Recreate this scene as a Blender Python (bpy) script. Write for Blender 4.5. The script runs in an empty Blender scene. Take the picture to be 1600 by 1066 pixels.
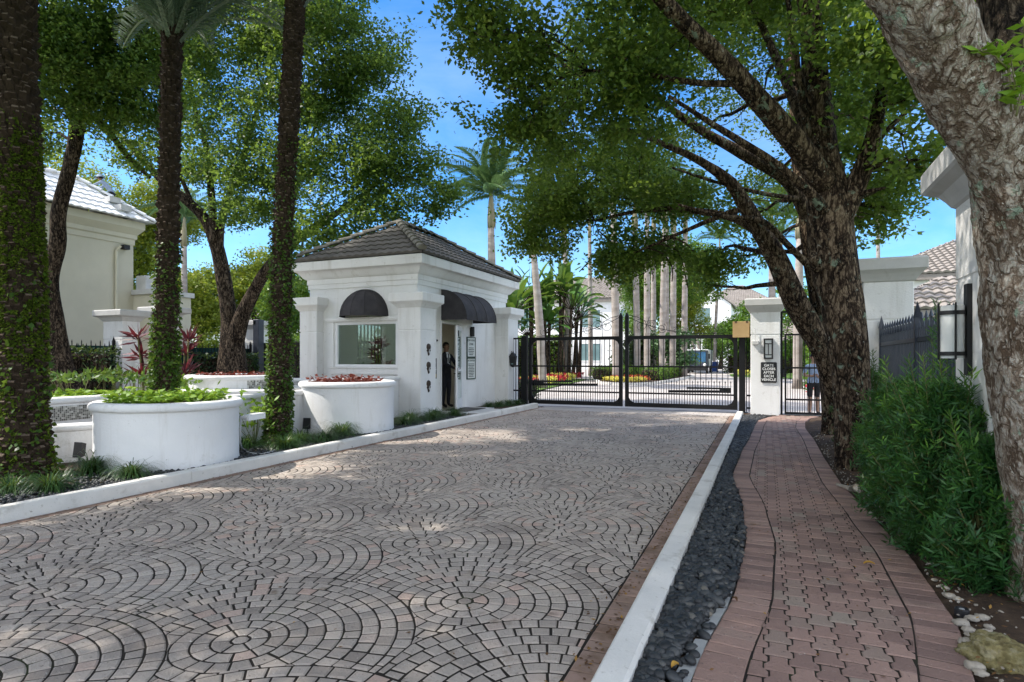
import bpy, math, random
import numpy as np
from mathutils import Vector, Matrix, noise as mnoise

RND = random.Random(11)
NR = np.random.default_rng(11)
scene = bpy.context.scene
COL = scene.collection
PI = math.pi

# ------------------------------------------------------------------ camera geometry
YAW = math.radians(22.9)
CY, SY = math.cos(YAW), math.sin(YAW)
FPX, HOR, EYE = 940.0, 560.0, 1.5


def P(px, py, d):
    """world point seen at photo pixel (px, py) at depth d metres"""
    X = (px - 800) / FPX * d
    return Vector((X * CY - d * SY, X * SY + d * CY, EYE + (HOR - py) * d / FPX))


def G(px, py, z=0.0):
    d = (EYE - z) * FPX / (py - HOR)
    return P(px, py, d)


# ------------------------------------------------------------------ object helpers
def tag(o, label=None, cat=None, group=None, kind=None):
    if label: o['label'] = label
    if cat: o['category'] = cat
    if group: o['group'] = group
    if kind: o['kind'] = kind
    return o


WL = {}


def thing(name, loc, label, cat, group=None, rz=0.0):
    o = bpy.data.objects.new(name, None)
    COL.objects.link(o)
    o.location = loc
    o.rotation_euler = (0, 0, rz)
    o.empty_display_size = 0.1
    WL[o] = Vector(loc)
    return tag(o, label, cat, group)


def link_mesh(name, me, mats, parent=None, origin=None):
    o = bpy.data.objects.new(name, me)
    COL.objects.link(o)
    for m in (mats if isinstance(mats, (list, tuple)) else [mats]):
        me.materials.append(m)
    if parent is not None:
        o.parent = parent
        WL[o] = WL[parent]
    else:
        o.location = origin if origin is not None else (0, 0, 0)
        WL[o] = Vector(o.location)
    return o


def copy_tree(o, loc=None, rz=None, sc=None, parent=None):
    c = o.copy()
    COL.objects.link(c)
    if parent is not None:
        c.parent = parent
    if loc is not None: c.location = loc
    if rz is not None: c.rotation_euler = (0, 0, rz)
    if sc is not None: c.scale = (sc, sc, sc) if not hasattr(sc, '__len__') else sc
    for ch in list(o.children):
        copy_tree(ch, parent=c)
    return c


class MB:
    """collects shapes into one mesh"""

    def __init__(self):
        self.v, self.f, self.m, self.t = [], [], [], []

    def add(self, vs, fs, mi=0, tone=0.5):
        b = len(self.v)
        self.v.extend([tuple(p) for p in vs])
        for q in fs:
            self.f.append([b + i for i in q])
            self.m.append(mi)
            self.t.append(tone)

    def box(self, x0, x1, y0, y1, z0, z1, mi=0, tone=0.5):
        vs = [(x0, y0, z0), (x1, y0, z0), (x1, y1, z0), (x0, y1, z0), (x0, y0, z1), (x1, y0, z1), (x1, y1, z1), (x0, y1, z1)]
        self.add(vs, [(0, 3, 2, 1), (4, 5, 6, 7), (0, 1, 5, 4), (1, 2, 6, 5), (2, 3, 7, 6), (3, 0, 4, 7)], mi, tone)

    def cbox(self, x0, x1, y0, y1, z0, z1, b=0.01, mi=0):
        """box with chamfered edges"""
        self.prof_rect(x0, x1, y0, y1, [(-b, z0), (0, z0 + b), (0, z1 - b), (-b, z1)], mi, cap=True, ch=b)

    def prof_rect(self, x0, x1, y0, y1, prof, mi=0, cap=True, ch=0.0):
        """rings of a rectangle grown by offset o at height z; ch cuts the corners"""
        rings = []
        for o, z in prof:
            a, b_, c, d = x0 - o, x1 + o, y0 - o, y1 + o
            if ch > 0:
                rings.append([(a + ch, c, z), (b_ - ch, c, z), (b_, c + ch, z), (b_, d - ch, z), (b_ - ch, d, z), (a + ch, d, z), (a, d - ch, z), (a, c + ch, z)])
            else:
                rings.append([(a, c, z), (b_, c, z), (b_, d, z), (a, d, z)])
        n = len(rings[0])
        vs = [p for r in rings for p in r]
        fs = []
        for k in range(len(rings) - 1):
            for i in range(n):
                j = (i + 1) % n
                fs.append((k * n + i, k * n + j, (k + 1) * n + j, (k + 1) * n + i))
        if cap:
            fs.append(tuple(range(n - 1, -1, -1)))
            fs.append(tuple((len(rings) - 1) * n + i for i in range(n)))
        self.add(vs, fs, mi)

    def hexa(self, p, mi=0):
        """8 corners, bottom 4 ccw then top 4"""
        self.add(p, [(0, 3, 2, 1), (4, 5, 6, 7), (0, 1, 5, 4), (1, 2, 6, 5), (2, 3, 7, 6), (3, 0, 4, 7)], mi)

    def bar(self, a, b, w, h=None, mi=0, up=(0, 0, 1)):
        a, b = Vector(a), Vector(b)
        h = h or w
        d = (b - a).normalized()
        s = d.cross(Vector(up))
        if s.length < 1e-4: s = d.cross(Vector((0, 1, 0)))
        s.normalize()
        u = s.cross(d)
        s, u = s * w / 2, u * h / 2
        self.hexa([a - s - u, a + s - u, b + s - u, b - s - u, a - s + u, a + s + u, b + s + u, b - s + u], mi)

    def tube(self, pts, rad, n=8, mi=0, cap=True, tone=0.5, fn=None):
        pts = [Vector(p) for p in pts]
        if not hasattr(rad, '__len__'): rad = [rad] * len(pts)
        t0 = (pts[1] - pts[0]).normalized()
        s = t0.cross(Vector((0, 1, 0)) if abs(t0.y) < 0.9 else Vector((1, 0, 0))).normalized()
        vs = []
        for i, p in enumerate(pts):
            t = (pts[min(i + 1, len(pts) - 1)] - pts[max(i - 1, 0)]).normalized()
            s = (s - t * s.dot(t)).normalized()
            w = t.cross(s)
            for k in range(n):
                a = 2 * PI * k / n
                dirv = s * math.cos(a) + w * math.sin(a)
                r = rad[i]
                if fn: r = fn(p, dirv, r, i, k)
                vs.append(p + dirv * r)
        fs = []
        for i in range(len(pts) - 1):
            for k in range(n):
                j = (k + 1) % n
                fs.append((i * n + k, i * n + j, (i + 1) * n + j, (i + 1) * n + k))
        if cap:
            fs.append(tuple(range(n - 1, -1, -1)))
            fs.append(tuple((len(pts) - 1) * n + k for k in range(n)))
        self.add(vs, fs, mi, tone)

    def lathe(self, cx, cy, prof, n=48, mi=0, sx=1, sy=1, a0=0.0, a1=2 * PI):
        full = abs(a1 - a0 - 2 * PI) < 1e-6
        m = n if full else n + 1
        vs = []
        for r, z in prof:
            for k in range(m):
                a = a0 + (a1 - a0) * k / n
                vs.append((cx + r * sx * math.cos(a), cy + r * sy * math.sin(a), z))
        fs = []
        for i in range(len(prof) - 1):
            for k in range(n):
                j = (k + 1) % m
                fs.append((i * m + k, i * m + j, (i + 1) * m + j, (i + 1) * m + k))
        self.add(vs, fs, mi)

    def ball(self, c, rx, ry=None, rz=None, n=10, mi=0):
        ry = ry or rx
        rz = rz or rx
        prof = [(max(1e-4, math.sin(PI * i / (n // 2 + 1))), math.cos(PI * i / (n // 2 + 1))) for i in range(n // 2 + 2)]
        vs, fs = [], []
        for r, z in prof:
            for k in range(n):
                a = 2 * PI * k / n
                vs.append((c[0] + rx * r * math.cos(a), c[1] + ry * r * math.sin(a), c[2] + rz * z))
        for i in range(len(prof) - 1):
            for k in range(n):
                j = (k + 1) % n
                fs.append((i * n + j, i * n + k, (i + 1) * n + k, (i + 1) * n + j))
        self.add(vs, fs, mi)

    def poly(self, pts, mi=0):
        self.add(pts, [tuple(range(len(pts)))], mi)

    def prism(self, pts, z0, z1, mi=0):
        n = len(pts)
        vs = [(p[0], p[1], z0) for p in pts] + [(p[0], p[1], z1) for p in pts]
        fs = [tuple(range(n - 1, -1, -1)), tuple(range(n, 2 * n))] + [(i, (i + 1) % n, n + (i + 1) % n, n + i) for i in range(n)]
        self.add(vs, fs, mi)

    def build(self, name, mats, parent=None, origin=None, smooth=False, auto=None):
        me = bpy.data.meshes.new(name)
        off = WL[parent] if parent is not None else Vector(origin if origin is not None else (0, 0, 0))
        v = np.array(self.v, dtype=np.float64) - np.array(off)
        me.from_pydata(v.tolist(), [], self.f)
        if any(self.m): me.polygons.foreach_set('material_index', self.m)
        at = me.attributes.new('tone', 'FLOAT', 'FACE')
        at.data.foreach_set('value', self.t)
        if smooth or auto:
            me.polygons.foreach_set('use_smooth', [True] * len(self.f))
        if auto:
            me.set_sharp_from_angle(angle=math.radians(auto))
        me.update()
        return link_mesh(name, me, mats, parent, origin)


def np_mesh(name, V, F, mats, parent=None, origin=None, tone=None, smooth=False, tonedom='FACE'):
    """V (n,3) array, F (m,k) int array, all faces with k corners"""
    me = bpy.data.meshes.new(name)
    off = WL[parent] if parent is not None else Vector(origin if origin is not None else (0, 0, 0))
    V = np.asarray(V, dtype=np.float32) - np.array(off, dtype=np.float32)
    m, k = F.shape
    me.vertices.add(len(V))
    me.vertices.foreach_set('co', V.ravel())
    me.loops.add(m * k)
    me.loops.foreach_set('vertex_index', F.astype(np.int32).ravel())
    me.polygons.add(m)
    me.polygons.foreach_set('loop_start', np.arange(0, m * k, k, dtype=np.int32))
    me.polygons.foreach_set('loop_total', np.full(m, k, dtype=np.int32))
    if smooth: me.polygons.foreach_set('use_smooth', np.ones(m, dtype=bool))
    me.update(calc_edges=True)
    if tone is not None:
        at = me.attributes.new('tone', 'FLOAT', tonedom)
        at.data.foreach_set('value', np.asarray(tone, dtype=np.float32))
    return link_mesh(name, me, mats, parent, origin)


def letter_mesh(name, s, size, mat, parent, mw, offset=0.0):
    """lettering as real mesh, placed by the matrix mw (world)"""
    cu_ = bpy.data.curves.new(name, 'FONT')
    cu_.body = s; cu_.size = size; cu_.align_x = 'CENTER'; cu_.extrude = 0.002; cu_.offset = offset
    o = bpy.data.objects.new(name + '_curve', cu_)
    COL.objects.link(o)
    me = bpy.data.meshes.new_from_object(o.evaluated_get(bpy.context.evaluated_depsgraph_get()))
    bpy.data.objects.remove(o); bpy.data.curves.remove(cu_)
    me.name = name
    me.materials.clear()
    me.transform(Matrix.Translation(-WL[parent]) @ mw)
    return link_mesh(name, me, mat, parent)


# ------------------------------------------------------------------ materials
def new_mat(name):
    m = bpy.data.materials.new(name)
    m.use_nodes = True
    nt = m.node_tree
    nt.nodes.clear()
    out = nt.nodes.new('ShaderNodeOutputMaterial')
    return m, nt, out


def ramp(nt, cols):
    r = nt.nodes.new('ShaderNodeValToRGB')
    el = r.color_ramp.elements
    while len(el) < len(cols): el.new(0.5)
    for e, (p, c) in zip(el, cols):
        e.position = p
        e.color = (c[0], c[1], c[2], 1)
    return r


def coords(nt, stretch=(1, 1, 1), kind='Object'):
    tc = nt.nodes.new('ShaderNodeTexCoord')
    mp = nt.nodes.new('ShaderNodeMapping')
    mp.inputs['Scale'].default_value = stretch
    nt.links.new(tc.outputs[kind], mp.inputs['Vector'])
    return mp


def noise_tex(nt, mp, scale, detail=6, rough=0.6, dist=0.0):
    n = nt.nodes.new('ShaderNodeTexNoise')
    n.inputs['Scale'].default_value = scale
    n.inputs['Detail'].default_value = detail
    n.inputs['Roughness'].default_value = rough
    n.inputs['Distortion'].default_value = dist
    nt.links.new(mp.outputs[0], n.inputs['Vector'])
    return n


def mixc(nt, a, b, fac, mode='MIX'):
    m = nt.nodes.new('ShaderNodeMix')
    m.data_type = 'RGBA'
    m.blend_type = mode
    for s, x in ((m.inputs[6], a), (m.inputs[7], b), (m.inputs[0], fac)):
        if hasattr(x, 'links'): nt.links.new(x, s)
        elif isinstance(x, (int, float)): s.default_value = x
        else: s.default_value = (*x, 1)
    return m.outputs[2]


def mathn(nt, op, a, b=0.5, clamp=False):
    m = nt.nodes.new('ShaderNodeMath')
    m.operation = op
    m.use_clamp = clamp
    for s, x in ((m.inputs[0], a), (m.inputs[1], b)):
        if hasattr(x, 'links'): nt.links.new(x, s)
        else: s.default_value = x
    return m.outputs[0]


def pmat(name, cols, scale=4, detail=6, rough=0.75, bump=0.3, bscale=60, stretch=(1, 1, 1), spec=0.3, metal=0.0,
         tone=None, tone_amt=0.6, spots=None, bdist=0.01, coat=0.0, dist=0.0):
    """principled surface: noise ramp colour, optional per-face tone ramp, optional spots ((color, scale, lo, hi), ...)"""
    m, nt, out = new_mat(name)
    bs = nt.nodes.new('ShaderNodeBsdfPrincipled')
    nt.links.new(bs.outputs[0], out.inputs[0])
    mp = coords(nt, stretch)
    n1 = noise_tex(nt, mp, scale, detail, dist=dist)
    r = ramp(nt, cols)
    nt.links.new(n1.outputs[0], r.inputs[0])
    c = r.outputs[0]
    if tone:
        at = nt.nodes.new('ShaderNodeAttribute')
        at.attribute_name = 'tone'
        tr = ramp(nt, tone)
        nt.links.new(at.outputs['Fac'], tr.inputs[0])
        c = mixc(nt, c, tr.outputs[0], tone_amt)
    mp2 = coords(nt)
    for sp in spots or ():
        col, sc, lo, hi = sp[:4]
        ns = noise_tex(nt, mp2 if len(sp) < 5 else coords(nt, sp[4]), sc, 5, 0.65)
        rr = ramp(nt, [(lo, (0, 0, 0)), (hi, (1, 1, 1))])
        nt.links.new(ns.outputs[0], rr.inputs[0])
        c = mixc(nt, c, col, rr.outputs[0])
    nt.links.new(c, bs.inputs['Base Color'])
    bs.inputs['Roughness'].default_value = rough
    bs.inputs['Metallic'].default_value = metal
    bs.inputs['Specular IOR Level'].default_value = spec
    if coat: bs.inputs['Coat Weight'].default_value = coat
    if bump > 0:
        nb = noise_tex(nt, mp, bscale, 5, 0.65)
        b = nt.nodes.new('ShaderNodeBump')
        b.inputs['Strength'].default_value = bump
        b.inputs['Distance'].default_value = bdist
        nt.links.new(nb.outputs[0], b.inputs['Height'])
        nt.links.new(b.outputs[0], bs.inputs['Normal'])
    return m


def leaf_mat(name, cols, trans=0.4, rough=0.45, tcol=None, spec=0.35):
    m, nt, out = new_mat(name)
    at = nt.nodes.new('ShaderNodeAttribute')
    at.attribute_name = 'tone'
    r = ramp(nt, cols)
    nt.links.new(at.outputs['Fac'], r.inputs[0])
    bs = nt.nodes.new('ShaderNodeBsdfPrincipled')
    bs.inputs['Roughness'].default_value = rough
    bs.inputs['Specular IOR Level'].default_value = spec
    nt.links.new(r.outputs[0], bs.inputs['Base Color'])
    tr = nt.nodes.new('ShaderNodeBsdfTranslucent')
    tc = mixc(nt, r.outputs[0], tcol or (0.28, 0.38, 0.05), 0.55)
    nt.links.new(tc, tr.inputs[0])
    mx = nt.nodes.new('ShaderNodeMixShader')
    mx.inputs[0].default_value = trans
    nt.links.new(bs.outputs[0], mx.inputs[1])
    nt.links.new(tr.outputs[0], mx.inputs[2])
    nt.links.new(mx.outputs[0], out.inputs[0])
    return m


def bark_mat(name, fissure, mid, light, vs=22, stretch=0.35, spots=(), bd=0.03, nscale=55):
    """plated bark: dark fissures between rough plates, lichen and pale flake spots"""
    m, nt, out = new_mat(name)
    bs = nt.nodes.new('ShaderNodeBsdfPrincipled')
    nt.links.new(bs.outputs[0], out.inputs[0])
    mp = coords(nt, (1, 1, stretch))
    nd = noise_tex(nt, mp, 7, 4, 0.6)
    vm = nt.nodes.new('ShaderNodeVectorMath'); vm.operation = 'MULTIPLY_ADD'
    nt.links.new(nd.outputs[1], vm.inputs[0]); vm.inputs[1].default_value = (0.10, 0.10, 0.10); nt.links.new(mp.outputs[0], vm.inputs[2])
    def ridge(sc, k):
        nn = noise_tex(nt, vm, sc, 4, 0.55)
        q = mathn(nt, 'ABSOLUTE', mathn(nt, 'SUBTRACT', nn.outputs[0], 0.5))
        return mathn(nt, 'MULTIPLY', q, k, True)
    r1, r2 = ridge(vs, 11.0), ridge(vs * 2.3, 8.0)
    vr = mathn(nt, 'MULTIPLY', r1, mathn(nt, 'ADD', mathn(nt, 'MULTIPLY', r2, 0.6), 0.4))
    n2 = noise_tex(nt, mp, nscale, 6, 0.7)
    n3 = noise_tex(nt, mp, 5, 5, 0.6)
    h = mathn(nt, 'MULTIPLY', vr, mathn(nt, 'ADD', n2.outputs[0], 0.45))
    c = ramp(nt, [(0.05, fissure), (0.42, mid), (0.85, light)])
    hh = mathn(nt, 'ADD', h, mathn(nt, 'MULTIPLY', mathn(nt, 'SUBTRACT', n3.outputs[0], 0.5), 1.1), True)
    nt.links.new(hh, c.inputs[0])
    c = c.outputs[0]
    mp2 = coords(nt)
    for (col, sc, lo, hi) in spots:
        ns = noise_tex(nt, mp2, sc, 6, 0.7, 0.4)
        rr = ramp(nt, [(lo, (0, 0, 0)), (hi, (1, 1, 1))])
        nt.links.new(ns.outputs[0], rr.inputs[0])
        c = mixc(nt, c, col, rr.outputs[0])
    nt.links.new(c, bs.inputs['Base Color'])
    bs.inputs['Roughness'].default_value = 0.95
    bs.inputs['Specular IOR Level'].default_value = 0.12
    b = nt.nodes.new('ShaderNodeBump')
    b.inputs['Strength'].default_value = 1.0
    b.inputs['Distance'].default_value = bd
    nt.links.new(h, b.inputs['Height'])
    nt.links.new(b.outputs[0], bs.inputs['Normal'])
    return m


M = {}
M['stucco'] = pmat('white_stucco', [(0.3, (0.71, 0.705, 0.69)), (0.7, (0.80, 0.795, 0.78))], 1.2, 6, 0.85, 0.55, 45, spec=0.2,
                   spots=[((0.50, 0.48, 0.43), 0.9, 0.54, 0.95, (4, 4, 0.4)), ((0.45, 0.43, 0.38), 7, 0.62, 0.82)], bdist=0.016)
M['cream'] = pmat('cream_stucco', [(0.3, (0.56, 0.525, 0.42)), (0.7, (0.64, 0.60, 0.48))], 0.8, 6, 0.85, 0.4, 30, spec=0.2,
                  spots=[((0.45, 0.44, 0.38), 0.8, 0.6, 0.95, (3, 3, 0.4))])
M['planter'] = pmat('planter_stucco', [(0.3, (0.70, 0.705, 0.71)), (0.7, (0.79, 0.79, 0.79))], 1.5, 6, 0.8, 0.5, 30, spec=0.25,
                    spots=[((0.46, 0.45, 0.40), 3.5, 0.60, 0.85), ((0.50, 0.48, 0.43), 1.0, 0.54, 0.90, (5, 5, 0.5)), ((0.33, 0.31, 0.26), 22, 0.68, 0.74)], bdist=0.010)
M['capstone'] = pmat('grey_cap_stucco', [(0.3, (0.44, 0.435, 0.425)), (0.7, (0.57, 0.565, 0.55))], 2.0, 6, 0.85, 0.45, 45, spec=0.2,
                     spots=[((0.36, 0.35, 0.32), 2.2, 0.58, 0.85, (2, 2, 0.7))], bdist=0.006)
M['kerb'] = pmat('painted_kerb', [(0.3, (0.58, 0.57, 0.54)), (0.7, (0.72, 0.70, 0.66))], 2.5, 8, 0.8, 0.5, 40,
                 spots=[((0.30, 0.27, 0.22), 3.0, 0.58, 0.82), ((0.36, 0.34, 0.30), 18, 0.62, 0.74), ((0.14, 0.125, 0.105), 9, 0.70, 0.76)], bdist=0.010)
M['paver'] = pmat('fan_paver', [(0.25, (0.29, 0.235, 0.195)), (0.75, (0.42, 0.36, 0.305))], 1.1, 8, 0.72, 0.9, 55,
                  tone=[(0.0, (0.21, 0.178, 0.155)), (0.5, (0.385, 0.335, 0.29)), (0.8, (0.48, 0.415, 0.36)), (1.0, (0.49, 0.335, 0.27))], tone_amt=0.66,
                  spots=[((0.13, 0.085, 0.05), 4.6, 0.60, 0.78), ((0.46, 0.42, 0.38), 0.6, 0.54, 0.9), ((0.17, 0.135, 0.115), 0.75, 0.56, 0.85), ((0.10, 0.085, 0.07), 1.7, 0.66, 0.78), ((0.15, 0.125, 0.105), 38, 0.60, 0.70), ((0.56, 0.52, 0.47), 48, 0.63, 0.70)], bdist=0.010, spec=0.35)
M['joint'] = pmat('joint_sand', [(0.3, (0.012, 0.009, 0.007)), (0.7, (0.03, 0.023, 0.016))], 6, 6, 0.95, 0.6, 200,
                  spots=[((0.035, 0.05, 0.015), 2.5, 0.58, 0.75)])
M['border'] = pmat('brown_border_paver', [(0.3, (0.20, 0.13, 0.09)), (0.7, (0.34, 0.24, 0.19))], 2.2, 8, 0.8, 0.7, 120,
                   tone=[(0.0, (0.20, 0.14, 0.11)), (1.0, (0.36, 0.24, 0.20))], tone_amt=0.45,
                   spots=[((0.10, 0.055, 0.025), 3.5, 0.50, 0.72)], bdist=0.004)
M['brick'] = pmat('walk_paver', [(0.25, (0.22, 0.135, 0.105)), (0.75, (0.34, 0.22, 0.172))], 1.7, 8, 0.72, 0.9, 55,
                  tone=[(0.0, (0.15, 0.10, 0.09)), (0.35, (0.255, 0.165, 0.138)), (0.75, (0.35, 0.232, 0.192)), (0.93, (0.26, 0.20, 0.165)), (1.0, (0.30, 0.265, 0.215))], tone_amt=0.68,
                  spots=[((0.10, 0.062, 0.03), 5.5, 0.64, 0.8), ((0.10, 0.062, 0.052), 1.3, 0.56, 0.85), ((0.40, 0.33, 0.29), 45, 0.64, 0.71), ((0.11, 0.075, 0.06), 36, 0.62, 0.71)], bdist=0.010, spec=0.35)
M['soil'] = pmat('dark_soil', [(0.3, (0.035, 0.022, 0.014)), (0.6, (0.075, 0.048, 0.03)), (0.8, (0.13, 0.09, 0.06))], 9, 8, 0.95, 0.9, 70,
                 spots=[((0.24, 0.20, 0.15), 26, 0.66, 0.72)], bdist=0.02)
M['pebble'] = pmat('black_pebble', [(0.3, (0.014, 0.015, 0.016)), (0.7, (0.036, 0.038, 0.040))], 14, 5, 0.5, 0.25, 150,
                   tone=[(0.0, (0.008, 0.009, 0.010)), (0.5, (0.030, 0.033, 0.036)), (0.82, (0.075, 0.078, 0.078)), (1.0, (0.19, 0.165, 0.13))], tone_amt=0.8, spec=0.45, bdist=0.003)
M['grass'] = pmat('lawn_grass', [(0.3, (0.06, 0.12, 0.02)), (0.7, (0.13, 0.22, 0.04))], 3, 8, 0.9, 0.9, 60, bdist=0.03)
M['road'] = pmat('pale_paved_road', [(0.3, (0.36, 0.325, 0.30)), (0.7, (0.47, 0.435, 0.41))], 0.8, 8, 0.85, 0.4, 30,
                 spots=[((0.25, 0.22, 0.2), 5, 0.62, 0.75)])
M['iron'] = pmat('black_iron', [(0.3, (0.004, 0.004, 0.005)), (0.7, (0.008, 0.008, 0.009))], 8, 4, 0.5, 0.15, 90, spec=0.25)
M['navy'] = pmat('dark_blue_iron', [(0.3, (0.018, 0.024, 0.038)), (0.7, (0.035, 0.042, 0.06))], 5, 4, 0.4, 0.15, 90, spec=0.5,
                 spots=[((0.06, 0.07, 0.08), 6, 0.62, 0.8)])
M['canvas'] = pmat('charcoal_canvas', [(0.3, (0.038, 0.036, 0.04)), (0.7, (0.062, 0.058, 0.062))], 5, 6, 0.8, 0.5, 180, spec=0.2,
                   spots=[((0.09, 0.08, 0.075), 2.2, 0.55, 0.9)], bdist=0.003)
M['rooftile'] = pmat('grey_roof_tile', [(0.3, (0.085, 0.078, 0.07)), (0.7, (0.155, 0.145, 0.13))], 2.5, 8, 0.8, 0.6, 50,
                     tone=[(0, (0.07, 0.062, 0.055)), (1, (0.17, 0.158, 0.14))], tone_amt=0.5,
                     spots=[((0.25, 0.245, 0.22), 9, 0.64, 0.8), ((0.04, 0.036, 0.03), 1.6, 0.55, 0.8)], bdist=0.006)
M['hiptile'] = pmat('hip_cap_tile', [(0.3, (0.14, 0.13, 0.11)), (0.7, (0.25, 0.235, 0.20))], 4, 8, 0.85, 0.6, 50,
                    spots=[((0.06, 0.055, 0.045), 5, 0.55, 0.75)], bdist=0.006)
M['whitetile'] = pmat('white_roof_tile', [(0.3, (0.66, 0.67, 0.68)), (0.7, (0.78, 0.78, 0.78))], 2, 6, 0.7, 0.3, 30,
                      spots=[((0.42, 0.41, 0.38), 2.5, 0.62, 0.8)])
M['fartile'] = pmat('beige_roof_tile', [(0.3, (0.20, 0.175, 0.155)), (0.7, (0.30, 0.27, 0.245))], 2, 6, 0.8, 0.3, 30)
M['bark'] = bark_mat('oak_bark', (0.012, 0.008, 0.006), (0.085, 0.056, 0.036), (0.27, 0.20, 0.135), 13, 0.36, (((0.24, 0.30, 0.22), 4.2, 0.60, 0.66), ((0.40, 0.38, 0.31), 15, 0.63, 0.67), ((0.02, 0.014, 0.01), 6, 0.60, 0.72)), 0.03)
M['palebark'] = bark_mat('pale_bark', (0.10, 0.068, 0.046), (0.33, 0.265, 0.205), (0.56, 0.505, 0.43), 14, 0.55, (((0.32, 0.40, 0.30), 5.5, 0.595, 0.63), ((0.11, 0.07, 0.045), 7, 0.58, 0.70), ((0.58, 0.55, 0.48), 18, 0.62, 0.65)), 0.022, 70)
M['darkbark'] = bark_mat('dark_bark', (0.008, 0.006, 0.005), (0.055, 0.04, 0.028), (0.17, 0.13, 0.095), 12, 0.3, (((0.22, 0.20, 0.16), 11, 0.63, 0.69),), 0.03)
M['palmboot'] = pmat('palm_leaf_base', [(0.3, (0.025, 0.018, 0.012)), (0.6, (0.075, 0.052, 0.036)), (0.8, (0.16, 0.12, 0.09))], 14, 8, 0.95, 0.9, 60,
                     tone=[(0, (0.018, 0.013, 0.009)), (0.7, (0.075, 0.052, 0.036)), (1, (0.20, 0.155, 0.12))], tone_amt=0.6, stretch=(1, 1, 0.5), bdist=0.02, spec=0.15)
M['royal'] = pmat('royal_palm_bark', [(0.3, (0.24, 0.20, 0.175)), (0.7, (0.40, 0.36, 0.33))], 1.5, 6, 0.85, 0.4, 8, stretch=(1, 1, 2.5),
                  spots=[((0.28, 0.23, 0.2), 1.2, 0.55, 0.8)], bdist=0.03, spec=0.2)
M['crownshaft'] = pmat('palm_crownshaft', [(0.3, (0.20, 0.17, 0.10)), (0.7, (0.34, 0.31, 0.21))], 2, 6, 0.7, 0.3, 10, stretch=(3, 3, 0.4))
M['moss'] = pmat('moss', [(0.3, (0.03, 0.05, 0.008)), (0.7, (0.10, 0.13, 0.02))], 14, 8, 0.95, 1.0, 80, bdist=0.02)
M['stem'] = pmat('green_stem', [(0.3, (0.09, 0.11, 0.03)), (0.7, (0.17, 0.16, 0.06))], 8, 4, 0.7, 0.2)
M['oakleaf'] = leaf_mat('oak_leaf', [(0.0, (0.040, 0.085, 0.016)), (0.45, (0.105, 0.185, 0.032)), (0.75, (0.20, 0.29, 0.045)), (1.0, (0.32, 0.37, 0.065))], 0.55)
M['dimleaf'] = leaf_mat('dark_tree_leaf', [(0.0, (0.028, 0.075, 0.015)), (0.5, (0.072, 0.158, 0.03)), (1.0, (0.19, 0.29, 0.05))], 0.5)
M['sunleaf'] = leaf_mat('bright_tree_leaf', [(0.0, (0.10, 0.15, 0.016)), (0.6, (0.22, 0.26, 0.022)), (1.0, (0.40, 0.36, 0.03))], 0.42)
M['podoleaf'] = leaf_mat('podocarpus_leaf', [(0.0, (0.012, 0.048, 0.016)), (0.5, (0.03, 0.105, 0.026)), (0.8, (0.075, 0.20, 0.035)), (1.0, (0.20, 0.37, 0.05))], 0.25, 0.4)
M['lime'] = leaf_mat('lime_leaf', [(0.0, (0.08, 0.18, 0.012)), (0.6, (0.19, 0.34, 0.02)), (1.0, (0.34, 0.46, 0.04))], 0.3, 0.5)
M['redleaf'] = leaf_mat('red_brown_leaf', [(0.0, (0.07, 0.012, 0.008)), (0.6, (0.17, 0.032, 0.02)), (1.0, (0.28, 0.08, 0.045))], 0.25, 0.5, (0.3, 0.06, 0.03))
M['ivy'] = leaf_mat('ivy_leaf', [(0.0, (0.020, 0.055, 0.008)), (0.6, (0.05, 0.12, 0.012)), (1.0, (0.13, 0.20, 0.025))], 0.25, 0.5)
M['mossleaf'] = leaf_mat('moss_tuft', [(0.0, (0.03, 0.055, 0.006)), (0.6, (0.075, 0.12, 0.012)), (1.0, (0.15, 0.18, 0.025))], 0.15, 0.9, spec=0.1)
M['blade'] = leaf_mat('grass_blade', [(0.0, (0.012, 0.04, 0.012)), (0.6, (0.03, 0.085, 0.022)), (1.0, (0.10, 0.18, 0.05))], 0.22, 0.4)
M['frond'] = leaf_mat('palm_frond', [(0.0, (0.05, 0.12, 0.03)), (0.6, (0.085, 0.17, 0.065)), (1.0, (0.17, 0.25, 0.11))], 0.25, 0.45, (0.18, 0.28, 0.10))
M['datefrond'] = leaf_mat('date_frond', [(0.0, (0.05, 0.10, 0.06)), (0.6, (0.11, 0.17, 0.11)), (1.0, (0.24, 0.29, 0.21))], 0.25, 0.5, (0.25, 0.32, 0.15))
M['broadleaf'] = leaf_mat('banana_leaf', [(0.0, (0.03, 0.10, 0.015)), (0.6, (0.055, 0.14, 0.028)), (1.0, (0.10, 0.19, 0.04))], 0.3, 0.5)
M['cordy'] = leaf_mat('cordyline_leaf', [(0.0, (0.025, 0.006, 0.009)), (0.6, (0.07, 0.012, 0.02)), (1.0, (0.20, 0.05, 0.06))], 0.25, 0.4, (0.35, 0.05, 0.06))
M['hedge'] = leaf_mat('hedge_leaf', [(0.0, (0.03, 0.09, 0.010)), (0.6, (0.08, 0.18, 0.016)), (1.0, (0.18, 0.29, 0.03))], 0.35, 0.45)
M['darkhedge'] = leaf_mat('dark_hedge_leaf', [(0.0, (0.008, 0.022, 0.01)), (0.6, (0.018, 0.05, 0.018)), (1.0, (0.05, 0.10, 0.03))], 0.2, 0.5)
M['redflower'] = leaf_mat('red_flower', [(0.0, (0.25, 0.015, 0.02)), (1.0, (0.62, 0.05, 0.07))], 0.2, 0.6, (0.6, 0.05, 0.05))
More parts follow.
